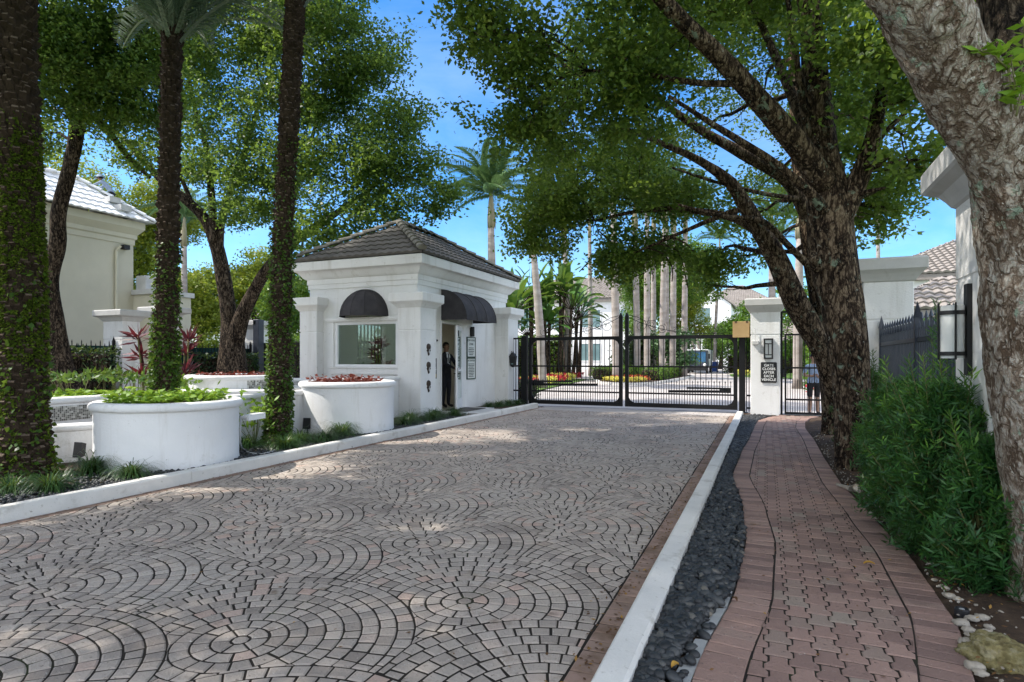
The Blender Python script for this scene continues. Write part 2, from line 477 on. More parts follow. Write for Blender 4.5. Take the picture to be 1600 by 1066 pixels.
M['yellowflower'] = leaf_mat('yellow_flower', [(0.0, (0.45, 0.40, 0.05)), (1.0, (0.75, 0.68, 0.16))], 0.2, 0.6, (0.7, 0.6, 0.1))
M['orangeflower'] = leaf_mat('orange_flower', [(0.0, (0.38, 0.05, 0.02)), (1.0, (0.65, 0.16, 0.06))], 0.2, 0.6, (0.6, 0.1, 0.05))
M['litter'] = leaf_mat('fallen_leaf', [(0.0, (0.07, 0.035, 0.015)), (0.6, (0.17, 0.085, 0.03)), (1.0, (0.42, 0.24, 0.04))], 0.15, 0.7, (0.4, 0.2, 0.04))
M['glass'] = None
m, nt, out = new_mat('window_glass')
fr = nt.nodes.new('ShaderNodeFresnel'); fr.inputs[0].default_value = 1.9
gl = nt.nodes.new('ShaderNodeBsdfGlossy'); gl.inputs['Roughness'].default_value = 0.015; gl.inputs[0].default_value = (0.9, 0.95, 0.95, 1)
tr = nt.nodes.new('ShaderNodeBsdfTransparent'); tr.inputs[0].default_value = (0.70, 0.76, 0.74, 1)
mx = nt.nodes.new('ShaderNodeMixShader')
nt.links.new(mathn(nt, 'MULTIPLY', fr.outputs[0], 0.8, True), mx.inputs[0])
nt.links.new(tr.outputs[0], mx.inputs[1]); nt.links.new(gl.outputs[0], mx.inputs[2]); nt.links.new(mx.outputs[0], out.inputs[0])
M['glass'] = m
M['farglass'] = pmat('house_window_glass', [(0.3, (0.10, 0.17, 0.18)), (0.7, (0.18, 0.27, 0.28))], 0.6, 3, 0.1, 0, spec=0.6)
M['blueglass'] = pmat('windscreen_glass', [(0.3, (0.006, 0.025, 0.055)), (0.7, (0.03, 0.12, 0.22))], 0.7, 3, 0.08, 0, spec=0.8)
M['whitepaint'] = pmat('white_paint', [(0.3, (0.74, 0.75, 0.76)), (0.7, (0.80, 0.80, 0.80))], 3, 4, 0.45, 0.1, 60, spec=0.4)
M['frostglass'] = pmat('frosted_lamp_glass', [(0.3, (0.62, 0.64, 0.63)), (0.7, (0.72, 0.73, 0.71))], 4, 3, 0.3, 0.05, 60, spec=0.5)
M['black'] = pmat('black_plastic', [(0.3, (0.01, 0.01, 0.011)), (0.7, (0.018, 0.018, 0.02))], 6, 4, 0.5, 0.15, 120, spec=0.4)
M['bronze'] = pmat('dark_bronze', [(0.3, (0.035, 0.026, 0.02)), (0.7, (0.075, 0.055, 0.042))], 20, 4, 0.55, 0.4, 120, metal=0.3)
M['cardboard'] = pmat('cardboard', [(0.3, (0.40, 0.27, 0.13)), (0.7, (0.48, 0.33, 0.17))], 3, 5, 0.9, 0.2, 90, spec=0.1)
M['signwhite'] = pmat('sign_face', [(0.3, (0.66, 0.68, 0.64)), (0.7, (0.72, 0.73, 0.69))], 3, 4, 0.5, 0.05)
M['signgreen'] = pmat('dark_green_sign_paint', [(0.3, (0.012, 0.035, 0.02)), (0.7, (0.02, 0.05, 0.03))], 4, 3, 0.5, 0.1)
M['letter'] = pmat('white_lettering', [(0.3, (0.70, 0.70, 0.68)), (0.7, (0.78, 0.78, 0.76))], 3, 3, 0.5, 0)
M['greytext'] = pmat('dark_lettering', [(0.3, (0.03, 0.05, 0.04)), (0.7, (0.05, 0.07, 0.06))], 3, 3, 0.6, 0)
M['amber'] = pmat('amber_label', [(0.3, (0.50, 0.36, 0.06)), (0.7, (0.60, 0.45, 0.09))], 3, 3, 0.6, 0)
M['greypvc'] = pmat('grey_conduit', [(0.3, (0.30, 0.31, 0.31)), (0.7, (0.40, 0.41, 0.41))], 6, 4, 0.5, 0.1)
M['screen'] = pmat('green_windscreen', [(0.3, (0.006, 0.035, 0.035)), (0.7, (0.012, 0.065, 0.06))], 3, 5, 0.8, 0.3, 90)
M['rock'] = pmat('limestone', [(0.3, (0.22, 0.185, 0.14)), (0.7, (0.44, 0.40, 0.34))], 7, 8, 0.9, 0.8, 40, bdist=0.015)
M['mossrock'] = pmat('mossy_rock', [(0.3, (0.11, 0.085, 0.035)), (0.5, (0.25, 0.21, 0.09)), (0.7, (0.42, 0.37, 0.24))], 16, 10, 0.95, 1.0, 40,
                     spots=[((0.10, 0.12, 0.025), 8, 0.55, 0.7), ((0.07, 0.05, 0.03), 12, 0.62, 0.7)], bdist=0.03)
M['interior'] = pmat('cream_room_wall', [(0.3, (0.55, 0.51, 0.42)), (0.7, (0.62, 0.58, 0.48))], 2, 4, 0.8, 0.1)
M['wood'] = pmat('desk_wood', [(0.3, (0.10, 0.06, 0.035)), (0.7, (0.16, 0.10, 0.06))], 4, 6, 0.5, 0.2, stretch=(1, 8, 1))
M['mat'] = pmat('door_mat', [(0.3, (0.06, 0.055, 0.05)), (0.7, (0.12, 0.11, 0.10))], 20, 5, 0.95, 0.8, 120)
M['skin'] = pmat('skin', [(0.3, (0.20, 0.105, 0.065)), (0.7, (0.25, 0.135, 0.085))], 12, 4, 0.55, 0.1)
M['paleskin'] = pmat('light_skin', [(0.3, (0.38, 0.22, 0.15)), (0.7, (0.44, 0.27, 0.19))], 12, 4, 0.55, 0.1)
M['hair'] = pmat('dark_hair', [(0.3, (0.008, 0.006, 0.005)), (0.7, (0.02, 0.015, 0.012))], 30, 4, 0.6, 0.4)
M['suit'] = pmat('black_suit', [(0.3, (0.010, 0.010, 0.014)), (0.7, (0.022, 0.022, 0.028))], 12, 4, 0.8, 0.3)
M['shirtwhite'] = pmat('white_shirt', [(0.3, (0.62, 0.63, 0.66)), (0.7, (0.72, 0.72, 0.74))], 10, 4, 0.8, 0.2)
M['shirtblue'] = pmat('light_blue_shirt', [(0.3, (0.26, 0.34, 0.50)), (0.7, (0.36, 0.44, 0.60))], 10, 4, 0.85, 0.3)
M['shirtgrey'] = pmat('grey_blue_shirt', [(0.3, (0.20, 0.26, 0.36)), (0.7, (0.30, 0.36, 0.46))], 10, 4, 0.85, 0.3)
M['shorts'] = pmat('black_shorts', [(0.3, (0.012, 0.012, 0.016)), (0.7, (0.025, 0.025, 0.03))], 10, 4, 0.85, 0.3)
M['binblue'] = pmat('blue_bin_plastic', [(0.3, (0.015, 0.05, 0.22)), (0.7, (0.03, 0.08, 0.30))], 4, 4, 0.45, 0.1)
M['tyre'] = pmat('tyre_rubber', [(0.3, (0.012, 0.012, 0.012)), (0.7, (0.025, 0.025, 0.025))], 10, 4, 0.8, 0.3)
M['yellowleaf'] = M['litter']

# mosaic tile material (small square tiles)
m, nt, out = new_mat('grey_mosaic')
bs = nt.nodes.new('ShaderNodeBsdfPrincipled'); nt.links.new(bs.outputs[0], out.inputs[0])
at = nt.nodes.new('ShaderNodeAttribute'); at.attribute_name = 'tone'
r = ramp(nt, [(0, (0.05, 0.05, 0.045)), (0.5, (0.20, 0.20, 0.18)), (0.9, (0.50, 0.50, 0.46)), (1, (0.62, 0.62, 0.6))])
nt.links.new(at.outputs['Fac'], r.inputs[0]); nt.links.new(r.outputs[0], bs.inputs['Base Color'])
bs.inputs['Roughness'].default_value = 0.3
M['mosaic'] = m

# ------------------------------------------------------------------ world, sun, camera
SUN_AZ = Vector((-0.90, -0.36, 0)).normalized()     # towards the sun, on the ground plane
SUN_EL = math.radians(50)
FILL_CLOUD_L = 14.0
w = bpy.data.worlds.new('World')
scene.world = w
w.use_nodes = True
nt = w.node_tree
bg = nt.nodes['Background']
sky = nt.nodes.new('ShaderNodeTexSky')
sky.sky_type = 'NISHITA'
sky.sun_disc = False
sky.sun_elevation = SUN_EL
sky.sun_rotation = math.atan2(SUN_AZ.x, SUN_AZ.y)
sky.air_density = 0.85
sky.dust_density = 0.7
sky.ozone_density = 3.0
hs = nt.nodes.new('ShaderNodeHueSaturation')
hs.inputs['Saturation'].default_value = 1.36
nt.links.new(sky.outputs[0], hs.inputs['Color'])
# white fill clouds added unseen behind and above to neutralise shade; wisps over gate
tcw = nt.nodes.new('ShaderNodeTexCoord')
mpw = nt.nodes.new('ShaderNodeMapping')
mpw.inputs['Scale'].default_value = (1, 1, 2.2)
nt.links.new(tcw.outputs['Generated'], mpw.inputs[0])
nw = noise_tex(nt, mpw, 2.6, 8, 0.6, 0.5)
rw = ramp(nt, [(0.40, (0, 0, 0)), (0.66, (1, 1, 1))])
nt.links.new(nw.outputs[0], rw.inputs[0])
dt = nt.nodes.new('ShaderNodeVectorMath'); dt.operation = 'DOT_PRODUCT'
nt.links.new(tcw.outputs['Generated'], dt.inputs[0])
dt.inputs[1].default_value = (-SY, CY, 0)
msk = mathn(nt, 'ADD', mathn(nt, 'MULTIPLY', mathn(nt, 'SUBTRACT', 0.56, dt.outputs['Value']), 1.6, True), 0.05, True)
fill_cloud = mathn(nt, 'MULTIPLY', rw.outputs[0], msk, True)
skyc = mixc(nt, hs.outputs[0], (FILL_CLOUD_L, FILL_CLOUD_L * 0.975, FILL_CLOUD_L * 0.93), fill_cloud)
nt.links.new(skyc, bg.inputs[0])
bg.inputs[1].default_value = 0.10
sd = bpy.data.lights.new('sun', 'SUN')
sd.energy = 2.35
sd.angle = math.radians(0.53)
sd.color = (1.0, 0.94, 0.85)
so = bpy.data.objects.new('sun', sd)
COL.objects.link(so)
sv = Vector((SUN_AZ.x * math.cos(SUN_EL), SUN_AZ.y * math.cos(SUN_EL), math.sin(SUN_EL)))
so.rotation_euler = sv.to_track_quat('Z', 'Y').to_euler()
so.location = sv * 60

cam = bpy.data.cameras.new('camera')
co = bpy.data.objects.new('camera', cam)
COL.objects.link(co)
co.location = (0, 0, EYE)
co.rotation_euler = (PI / 2, 0, YAW)
cam.sensor_width = 36
cam.lens = FPX / 1600 * 36
cam.shift_y = (HOR - 533) / 1600
cam.clip_start = 0.05
cam.clip_end = 3000
scene.camera = co
scene.view_settings.view_transform = 'Standard'
scene.view_settings.look = 'None'
scene.view_settings.exposure = 1.56
scene.view_settings.gamma = 1.0
scene.cycles.max_bounces = 8
scene.cycles.diffuse_bounces = 5
scene.cycles.transparent_max_bounces = 8

# ================================================================== GROUND
UL, UR = -6.40, -0.71          # driveway edges
GATE_V = 17.5


def clip_poly(poly, px, py, nx, ny):
    """keep the side where (p - (px,py)).n <= 0"""
    out = []
    n = len(poly)
    for i in range(n):
        a, b = poly[i], poly[(i + 1) % n]
        da = (a[0] - px) * nx + (a[1] - py) * ny
        db = (b[0] - px) * nx + (b[1] - py) * ny
        if da <= 0: out.append(a)
        if (da < 0 < db) or (db < 0 < da):
            t = da / (da - db)
            out.append((a[0] + (b[0] - a[0]) * t, a[1] + (b[1] - a[1]) * t))
    return out


def area(p):
    return 0.5 * sum(p[i][0] * p[(i + 1) % len(p)][1] - p[(i + 1) % len(p)][0] * p[i][1] for i in range(len(p)))


def inset(poly, d):
    n = len(poly)
    out = []
    for i in range(n):
        ax, ay = poly[i - 1]; bx, by = poly[i]; cx, cy = poly[(i + 1) % n]
        e1 = (bx - ax, by - ay); e2 = (cx - bx, cy - by)
        l1 = math.hypot(*e1) or 1e-6; l2 = math.hypot(*e2) or 1e-6
        n1 = (-e1[1] / l1, e1[0] / l1); n2 = (-e2[1] / l2, e2[0] / l2)
        mx_, my_ = n1[0] + n2[0], n1[1] + n2[1]
        k = 1 + n1[0] * n2[0] + n1[1] * n2[1]
        k = max(k, 0.5)
        out.append((bx + mx_ / k * d, by + my_ / k * d))
    return out


def clean(poly, eps=0.006):
    out = []
    for p in poly:
        if not out or math.hypot(p[0] - out[-1][0], p[1] - out[-1][1]) > eps: out.append(p)
    while len(out) > 2 and math.hypot(out[0][0] - out[-1][0], out[0][1] - out[-1][1]) <= eps: out.pop()
    return out


def stone(mb, poly, joint, bev, z=0.0, mi=0, tone=0.5, tilt=0.0, dep=0.016):
    poly = clean(poly)
    if len(poly) < 3: return
    if area(poly) < 0: poly = poly[::-1]
    if area(poly) < 0.0003: return
    a = inset(poly, joint / 2)
    b = inset(a, bev)
    if area(a) < 0.00012: return
    if area(b) < 0.00005: b = inset(a, bev * 0.3)
    cx = sum(p[0] for p in poly) / len(poly); cy = sum(p[1] for p in poly) / len(poly)
    gx, gy = RND.gauss(0, tilt), RND.gauss(0, tilt)
    zz = z + RND.gauss(0, tilt * 0.06)
    n = len(a)
    f = lambda p, h: (p[0], p[1], zz + h + (p[0] - cx) * gx + (p[1] - cy) * gy)
    vs = [f(p, 0) for p in b] + [f(p, -bev * 0.6) for p in a] + [(p[0], p[1], z - dep) for p in a]
    fs = [tuple(range(n))]
    for i in range(n):
        j = (i + 1) % n
        fs.append((n + i, n + j, j, i))
        fs.append((2 * n + i, 2 * n + j, n + j, n + i))
    mb.add(vs, fs, mi, tone)


FAN_R = 0.92


def ring_stones(mb, cx, cy, k, poly_cell, w, slen, v1, lower):
    r0, r1 = (0.0, 0.05) if k == 0 else (0.05 + (k - 1) * w, 0.05 + k * w)
    if k == 0:
        pts = [(cx + r1 * math.cos(2 * PI * i / 8), cy + r1 * math.sin(2 * PI * i / 8)) for i in range(8)]
        stone(mb, pts, 0.0130, 0.0095, tone=RND.random())
        return
    n = max(5, round(2 * PI * (r0 + r1) / 2 / slen))
    a0 = RND.random() * 2 * PI
    sub = 3 if k < 4 else 2
    cuts = [a0 + 2 * PI * (i + RND.uniform(-0.10, 0.10)) / n for i in range(n)]
    for i in range(n):
        aa, ab = cuts[i], cuts[(i + 1) % n] + (2 * PI if i == n - 1 else 0)
        am = (aa + ab) / 2
        mxp, myp = cx + (r0 + r1) / 2 * math.cos(am), cy + (r0 + r1) / 2 * math.sin(am)
        if any(math.hypot(mxp - c_[0], myp - c_[1]) < FAN_R - 0.09 for c_ in lower): continue
        if mxp < UL - 0.1 or mxp > UR + 0.1 or myp > v1 + 0.1: continue
        pts = [(cx + r1 * math.cos(aa + (ab - aa) * s / sub), cy + r1 * math.sin(aa + (ab - aa) * s / sub)) for s in range(sub + 1)]
        ins = 1 if k > 3 else sub
        pts += [(cx + r0 * math.cos(ab + (aa - ab) * s / ins), cy + r0 * math.sin(ab + (aa - ab) * s / ins)) for s in range(ins + 1)]
        for (px_, py_, nx, ny) in poly_cell:
            pts = clip_poly(pts, px_, py_, nx, ny)
            if len(pts) < 3: break
        for (lx, ly) in lower:          # nearer fans overlap this one
            if len(pts) < 3: break
            gx_ = sum(p[0] for p in pts) / len(pts) - lx; gy_ = sum(p[1] for p in pts) / len(pts) - ly
            gl = math.hypot(gx_, gy_)
            if gl > FAN_R + 0.2: continue
            gx_, gy_ = gx_ / gl, gy_ / gl
            pts = clip_poly(pts, lx + gx_ * FAN_R, ly + gy_ * FAN_R, -gx_, -gy_)
        if len(pts) < 3: continue
        t = min(1, max(0, RND.gauss(0.5, 0.22) + 0.25 * (mnoise.noise((mxp * 0.9, myp * 0.9, 3.1)))))
        stone(mb, pts, 0.0105, 0.0085, tone=t, tilt=0.018)


drive = MB()
V0, V1 = 0.6, 16.55
FL, FR = UL + 0.13, UR - 0.17
for i in range(-1, 9):
    cu = -1.72 - 0.865 * i
    for j in range(-2, 20):
        hx, hy = 0.865, 0.925
        cv = 3.32 + 1.85 * j + (-hy if i % 2 else 0)
        if cv < V0 - 1.2 or cv > V1 + 1: continue
        cell = [(FL, 0, -1, 0), (FR, 0, 1, 0), (0, V1, 0, 1), (cu - hx, 0, -1, 0), (cu + hx, 0, 1, 0)]
        lower = [(cu - hx, cv - hy), (cu + hx, cv - hy), (cu, cv - 2 * hy)]
        for k in range(0, 10):
            ring_stones(drive, cu, cv, k, cell, (FAN_R - 0.05) / 9, 0.102 if cv < 9 else 0.112, V1, lower)
# border courses beside the kerbs
y = V0
while y < 17.3:
    h = RND.uniform(0.10, 0.118)
    stone(drive, [(FR + 0.005, y), (UR - 0.005, y), (UR - 0.005, y + h), (FR + 0.005, y + h)], 0.007, 0.006, mi=1, tone=RND.random(), tilt=0.01)
    h2 = h
    stone(drive, [(UL + 0.005, y), (FL - 0.005, y), (FL - 0.005, y + h2), (UL + 0.005, y + h2)], 0.007, 0.006, mi=1, tone=RND.random() * 0.5, tilt=0.01)
    y += h
drive.add([(UL - 0.1, -5, -0.0052), (UR + 0.05, -5, -0.0052), (UR + 0.05, 17.9, -0.0052), (UL - 0.1, 17.9, -0.0052)], [(0, 1, 2, 3)], 2)
dv = drive.build('driveway', [M['paver'], M['border'], M['joint']])
tag(dv, kind='structure')

thr = MB()       # pale strip of straight pavers under the gate
x = UL
for row in range(5):
    yy = V1 + 0.02 + row * 0.235
    x = UL + (0.12 if row % 2 else 0)
    while x < UR - 0.02:
        x2 = min(x + 0.235, UR)
        stone(thr, [(x, yy), (x2, yy), (x2, yy + 0.235), (x, yy + 0.235)], 0.006, 0.004, tone=RND.random(), tilt=0.006)
        x = x2
tag(thr.build('gate_threshold', [M['road']]), kind='structure')

# the sheet that carries everything, out to the horizon
g = MB()
g.poly([(-700, -300, -0.07), (700, -300, -0.07), (700, 1100, -0.07), (-700, 1100, -0.07)])
tag(g.build('ground', M['grass']), kind='structure')


def strip(name, pts, z, mat, kind='structure'):
    b = MB()
    b.poly([(p[0], p[1], z) for p in pts])
    return tag(b.build(name, mat), kind=kind)


# beds (soil) either side of the drive
strip('planting_bed', [(-12.0, -5), (UL - 0.16, -5), (UL - 0.16, 17.6), (-12.0, 17.6)], 0.085, M['soil'])
strip('exit_lane', [(-18.9, -5), (-12.0, -5), (-12.0, 19), (-18.9, 19)], 0.0, M['road'])
strip('verge', [(-60, -5), (-18.9, -5), (-18.9, 30), (-60, 30)], 0.04, M['soil'])


def wavy_kerb(x0, x1, segs, h, label=None):
    b = MB()
    for (y0, y1) in segs:
        n = max(2, int((y1 - y0) / 0.25))
        rings = []
        for i in range(n + 1):
            yy = y0 + (y1 - y0) * i / n
            e = [0.004 * mnoise.noise((yy * 1.3, k * 7.7, x0)) for k in range(6)]
            c = 0.018
            rings.append([(x0 + e[0], yy, -0.06), (x0 + e[1], yy, h - c), (x0 + c + e[2], yy, h + e[3]), (x1 - c, yy, h + e[4]), (x1 + e[5], yy, h - c), (x1 + e[5], yy, -0.06)])
        m_ = 6
        vs = [p for r_ in rings for p in r_]
        fs = []
        for i in range(n):
            for k in range(m_ - 1):
                fs.append((i * m_ + k, i * m_ + k + 1, (i + 1) * m_ + k + 1, (i + 1) * m_ + k))
        fs.append(tuple(range(m_)))
        fs.append(tuple(n * m_ + k for k in range(m_ - 1, -1, -1)))
        b.add(vs, fs)
    o = b.build('kerb', M['kerb'], auto=40)
    tag(o, kind='structure')
    return o


def segs(a, b, l, gap=0.008):
    out = []
    while a < b:
        out.append((a, min(a + l, b) - gap))
        a += l
    return out


wavy_kerb(UR, UR + 0.155, segs(-1.2, 17.0, 3.05), 0.10)
wavy_kerb(UL - 0.155, UL, segs(-2.0, 17.2, 3.6), 0.14)

# ---- curved walkway
VL = [(-4.0, 0.05), (0.5, -0.25), (2.0, -0.36), (2.95, -0.31), (4.06, -0.18), (5.22, -0.15), (6.3, -0.21), (8.1, -0.39), (10.0, -0.36), (12.0, -0.28), (14.0, -0.23), (15.3, -0.18), (16.2, 0.02), (16.9, 0.30)]
VR = [(-4.0, 1.1), (0.5, 0.86), (2.0, 0.78), (2.95, 0.83), (4.06, 0.975), (5.22, 0.985), (6.3, 0.92), (8.1, 0.81), (10.0, 0.79), (12.0, 0.80), (14.0, 0.76), (15.3, 0.82), (16.2, 0.95), (17.2, 1.3)]


def interp(tab, v):
    for (a, ua), (b, ub) in zip(tab, tab[1:]):
        if v <= b:
            t = (v - a) / (b - a)
            t2 = t * t * (3 - 2 * t) * 0.5 + t * 0.5
            return ua + (ub - ua) * t2
    return tab[-1][1]


def bandw(v):
    return 0.215 if v < 5 else 0.215 - 0.035 * min(1, (v - 5) / 6)


walk = MB()
for tab, sg in ((VL, 1), (VR, -1)):
    v = 0.6
    while v < 16.9:
        st = RND.uniform(0.098, 0.108)
        v2 = v + st
        a, b = interp(tab, v), interp(tab, v2)
        wv = bandw(v)
        t = (b - a)
        p1, p2 = (a, v), (b, v2)
        q1, q2 = (a + sg * wv, v - t * sg * wv / st * 0.9), (b + sg * wv, v2 - t * sg * wv / st * 0.9)
        stone(walk, [p1, q1, q2, p2], 0.005, 0.006, z=0.035, tone=RND.random() * 0.85, tilt=0.014, dep=0.05)
        v = v2
PW, PL, PA = 0.112, 0.155, 0.0125
for j in range(-7, 12):
    x0 = 0.0 + j * PW
    i = 0
    while True:
        y0 = 0.6 + i * PL + (PL / 2 if j % 2 else 0)
        i += 1
        if y0 > 16.85: break
        s = 1
        c = 0.018
        h = PL / 2
        right = [(x0 + PW + s * PA, y0), (x0 + PW + s * PA, y0 + h - c), (x0 + PW - s * PA, y0 + h + c), (x0 + PW - s * PA, y0 + PL)]
        left = [(x0 + s * PA * -1, y0), (x0 - s * PA, y0 + h - c), (x0 + s * PA, y0 + h + c), (x0 + s * PA, y0 + PL)]
        pts = right + left[::-1]
        out = []
        ok = False
        for (px_, py_) in pts:
            lo = interp(VL, py_) + bandw(py_) + 0.006
            hi = interp(VR, py_) - bandw(py_) - 0.006
            if lo < px_ < hi: ok = True
            out.append((min(max(px_, lo), hi), py_))
        if not ok: continue
        stone(walk, out, 0.007, 0.006, z=0.035, tone=RND.random(), tilt=0.014, dep=0.05)
n = 60
base = [(interp(VL, -4 + 21.3 * i / n) + 0.012, -4 + 21.3 * i / n) for i in range(n + 1)]
base2 = [(interp(VR, -4 + 21.3 * i / n) - 0.012, -4 + 21.3 * i / n) for i in range(n + 1)]
for i in range(n):
    walk.add([(*base[i], 0.0305), (*base2[i], 0.0305), (*base2[i + 1], 0.0305), (*base[i + 1], 0.0305)], [(0, 1, 2, 3)], 1)
tag(walk.build('walkway', [M['brick'], M['joint']]), kind='structure')

# soil bed right of the walk, gently bumpy
NB, NV = 40, 130
V = []
for j in range(NV + 1):
    v = -3 + 20.5 * j / NV
    for i in range(NB + 1):
        u = -0.62 + 6.6 * (i / NB) ** 1.5
        h = 0.012 + (0.03 * mnoise.noise((u * 3, v * 3, 0)) + 0.012 * mnoise.noise((u * 11, v * 11, 4)))
        if u > 0.75: h += 0.05 * min(1, (u - 0.75) * 1.2)
        inside = interp(VL, v) - 0.02 < u < interp(VR, v) + 0.02
        if inside: h = -0.02
        V.append((u, v, h))
F = [(j * (NB + 1) + i, j * (NB + 1) + i + 1, (j + 1) * (NB + 1) + i + 1, (j + 1) * (NB + 1) + i) for j in range(NV) for i in range(NB)]
tag(np_mesh('soil_bed', np.array(V), np.array(F), M['soil'], smooth=True), kind='structure')

# concrete haunch showing under the walk edge, beside the pebbles
b = MB()
for (va, vb, wd) in ((2.0, 2.75, 0.10), (2.78, 3.3, 0.085), (3.33, 3.75, 0.07), (3.78, 4.3, 0.05)):
    b.hexa([(interp(VL, va) - wd, va, -0.02), (interp(VL, va) - 0.005, va, -0.02), (interp(VL, vb) - 0.005, vb, -0.02), (interp(VL, vb) - wd * 0.8, vb, -0.02),
            (interp(VL, va) - wd, va + 0.02, 0.03), (interp(VL, va) - 0.005, va, 0.03), (interp(VL, vb) - 0.005, vb, 0.03), (interp(VL, vb) - wd * 0.8, vb - 0.02, 0.03)])
tag(b.build('path_footing', M['greypvc'], auto=40), kind='structure')


# ---- pebbles
def ico(sub):
    import bmesh
    bm = bmesh.new()
    bmesh.ops.create_icosphere(bm, subdivisions=sub, radius=1)
    V = np.array([v.co[:] for v in bm.verts])
    F = np.array([[v.index for v in f.verts] for f in bm.faces])
    bm.free()
    return V, F


ICO = {1: ico(1), 2: ico(2), 3: ico(3)}


def rot_mats(n, flat=0.5):
    a = NR.uniform(0, 2 * PI, n); bx = NR.normal(0, flat, n); by = NR.normal(0, flat, n)
    ca, sa = np.cos(a), np.sin(a)
    Rz = np.zeros((n, 3, 3)); Rz[:, 0, 0] = ca; Rz[:, 0, 1] = -sa; Rz[:, 1, 0] = sa; Rz[:, 1, 1] = ca; Rz[:, 2, 2] = 1
    Rx = np.zeros((n, 3, 3)); Rx[:, 0, 0] = 1; Rx[:, 1, 1] = np.cos(bx); Rx[:, 1, 2] = -np.sin(bx); Rx[:, 2, 1] = np.sin(bx); Rx[:, 2, 2] = np.cos(bx)
    Ry = np.zeros((n, 3, 3)); Ry[:, 1, 1] = 1; Ry[:, 0, 0] = np.cos(by); Ry[:, 0, 2] = np.sin(by); Ry[:, 2, 0] = -np.sin(by); Ry[:, 2, 2] = np.cos(by)
    return Rz @ Rx @ Ry


def blobs(pos, size, sub, flat=0.3, asp=(1.0, 0.72, 0.5), jitter=0.12):
    V0_, F0 = ICO[sub]
    n = len(pos)
    s = np.array(size)[:, None] * np.array(asp)[None, :] * (1 + NR.uniform(-0.2, 0.2, (n, 3)))
    Vs = V0_[None] * s[:, None, :]
    ph = NR.uniform(0, 6, (n, 1, 3))
    Vs = Vs * (1 + jitter * np.sin(V0_[None] * 2.3 + ph).sum(2, keepdims=True) / 2)
    Vs = np.einsum('nij,nkj->nki', rot_mats(n, flat), Vs) + np.array(pos)[:, None, :]
    Fs = F0[None] + (np.arange(n) * len(V0_))[:, None, None]
    return Vs.reshape(-1, 3), Fs.reshape(-1, 3), len(F0)


def pebble_field(name, spots, lab, cat, near_v=6.0):
    near = [s for s in spots if s[1] < near_v]
    far = [s for s in spots if s[1] >= near_v]
    Vs, Fs, T = [], [], []
    off = 0
    for lst, sub in ((near, 2), (far, 1)):
        if not lst: continue
        v_, f_, nf = blobs([s[:3] for s in lst], [s[3] for s in lst], sub)
        Vs.append(v_); Fs.append(f_ + off); off += len(v_)
        T.append(np.repeat(np.clip(NR.beta(2, 3, len(lst)) * 1.1, 0, 1), nf))
    o = np_mesh(name, np.vstack(Vs), np.vstack(Fs), M['pebble'], tone=np.concatenate(T), smooth=True)
    return tag(o, lab, cat, kind='stuff')


spots = []
for k in range(15000):
    v = 1.7 + (NR.random() ** 1.25) * 14.9
    lo, hi = UR + 0.165, interp(VL, v) - 0.015
    if v > 15.4: hi = interp(VL, v) - 0.02 + 0.15 * (v - 15.4) * 0
    u = NR.uniform(lo, hi)
    edge = hi - u
    if v < 4.2 and edge < 0.11 * (4.4 - v) / 1.6 and NR.random() < 0.93: continue
    s = NR.uniform(0.016, 0.036) * (1.2 if v < 4.5 else 1.0)
    crown = 0.02 * math.sin(PI * min(1, max(0, (u - lo) / max(0.05, hi - lo))))
    spots.append((u, v, 0.008 + crown + NR.uniform(0, 0.045), s))
pebble_field('pebbles', spots, 'black river pebbles filling the strip between white kerb and brick walkway', 'pebbles')
DRUMS = [(-7.48, 5.73, 0.865, 0.94), (-7.55, 9.62, 0.875, 1.06)]
spots = []
for k in range(7000):
    v = 1.5 + NR.random() * 11.2
    u = UL - 0.17 - abs(NR.normal(0, 0.42))
    if u < -8.0: continue
    if any(math.hypot(u - c[0], v - c[1]) < c[2] + 0.01 for c in DRUMS): continue
    spots.append((u, v, 0.095 + NR.uniform(0, 0.03), NR.uniform(0.017, 0.032)))
pebble_field('pebbles', spots, 'black river pebbles around the white planters behind the far kerb', 'pebbles', near_v=0)


# ---------------------------------------------------------------- leaf helpers
def leaf_quads(P0, D, S, L, W):
    """rhombus leaves: base P0, unit direction D, unit side S, lengths L, widths W"""
    L = np.asarray(L)[:, None]; W = np.asarray(W)[:, None]
    V = np.stack([P0, P0 + D * L * 0.45 + S * W / 2, P0 + D * L, P0 + D * L * 0.45 - S * W / 2], 1)
    F = np.arange(len(P0) * 4).reshape(-1, 4)
    return V.reshape(-1, 3), F


def unit(a):
    return a / np.maximum(np.linalg.norm(a, axis=1, keepdims=True), 1e-9)


def rand_unit(n):
    return unit(NR.normal(size=(n, 3)))


def leaves(name, P0, L, asp, mat, parent=None, origin=None, up=0.0, tone=None, D=None, droop=0.0):
    n = len(P0)
    if D is None:
        D = rand_unit(n)
        D[:, 2] = D[:, 2] * 0.7 - droop
        D = unit(D)
    Nn = rand_unit(n) + np.array([0, 0, up])
    S = unit(np.cross(Nn, D))
    L = NR.uniform(0.7, 1.25, n) * L
    V, F = leaf_quads(np.asarray(P0), D, S, L, L * asp)
    if tone is None: tone = np.clip(NR.normal(0.5, 0.22, n), 0, 1)
    return np_mesh(name, V, F, mat, parent, origin, tone=tone)


# ---------------------------------------------------------------- round planters
def bead(r, z0, z1, out=0.05):
    return [(r, z0), (r + out * 0.7, z0 + 0.005), (r + out, z0 + (z1 - z0) * 0.3), (r + out, z0 + (z1 - z0) * 0.65), (r + out * 0.55, z1 - 0.008), (r + out * 0.1, z1), (r - 0.10, z1), (r - 0.13, z1 - 0.03), (r - 0.13, z1 - 0.10)]


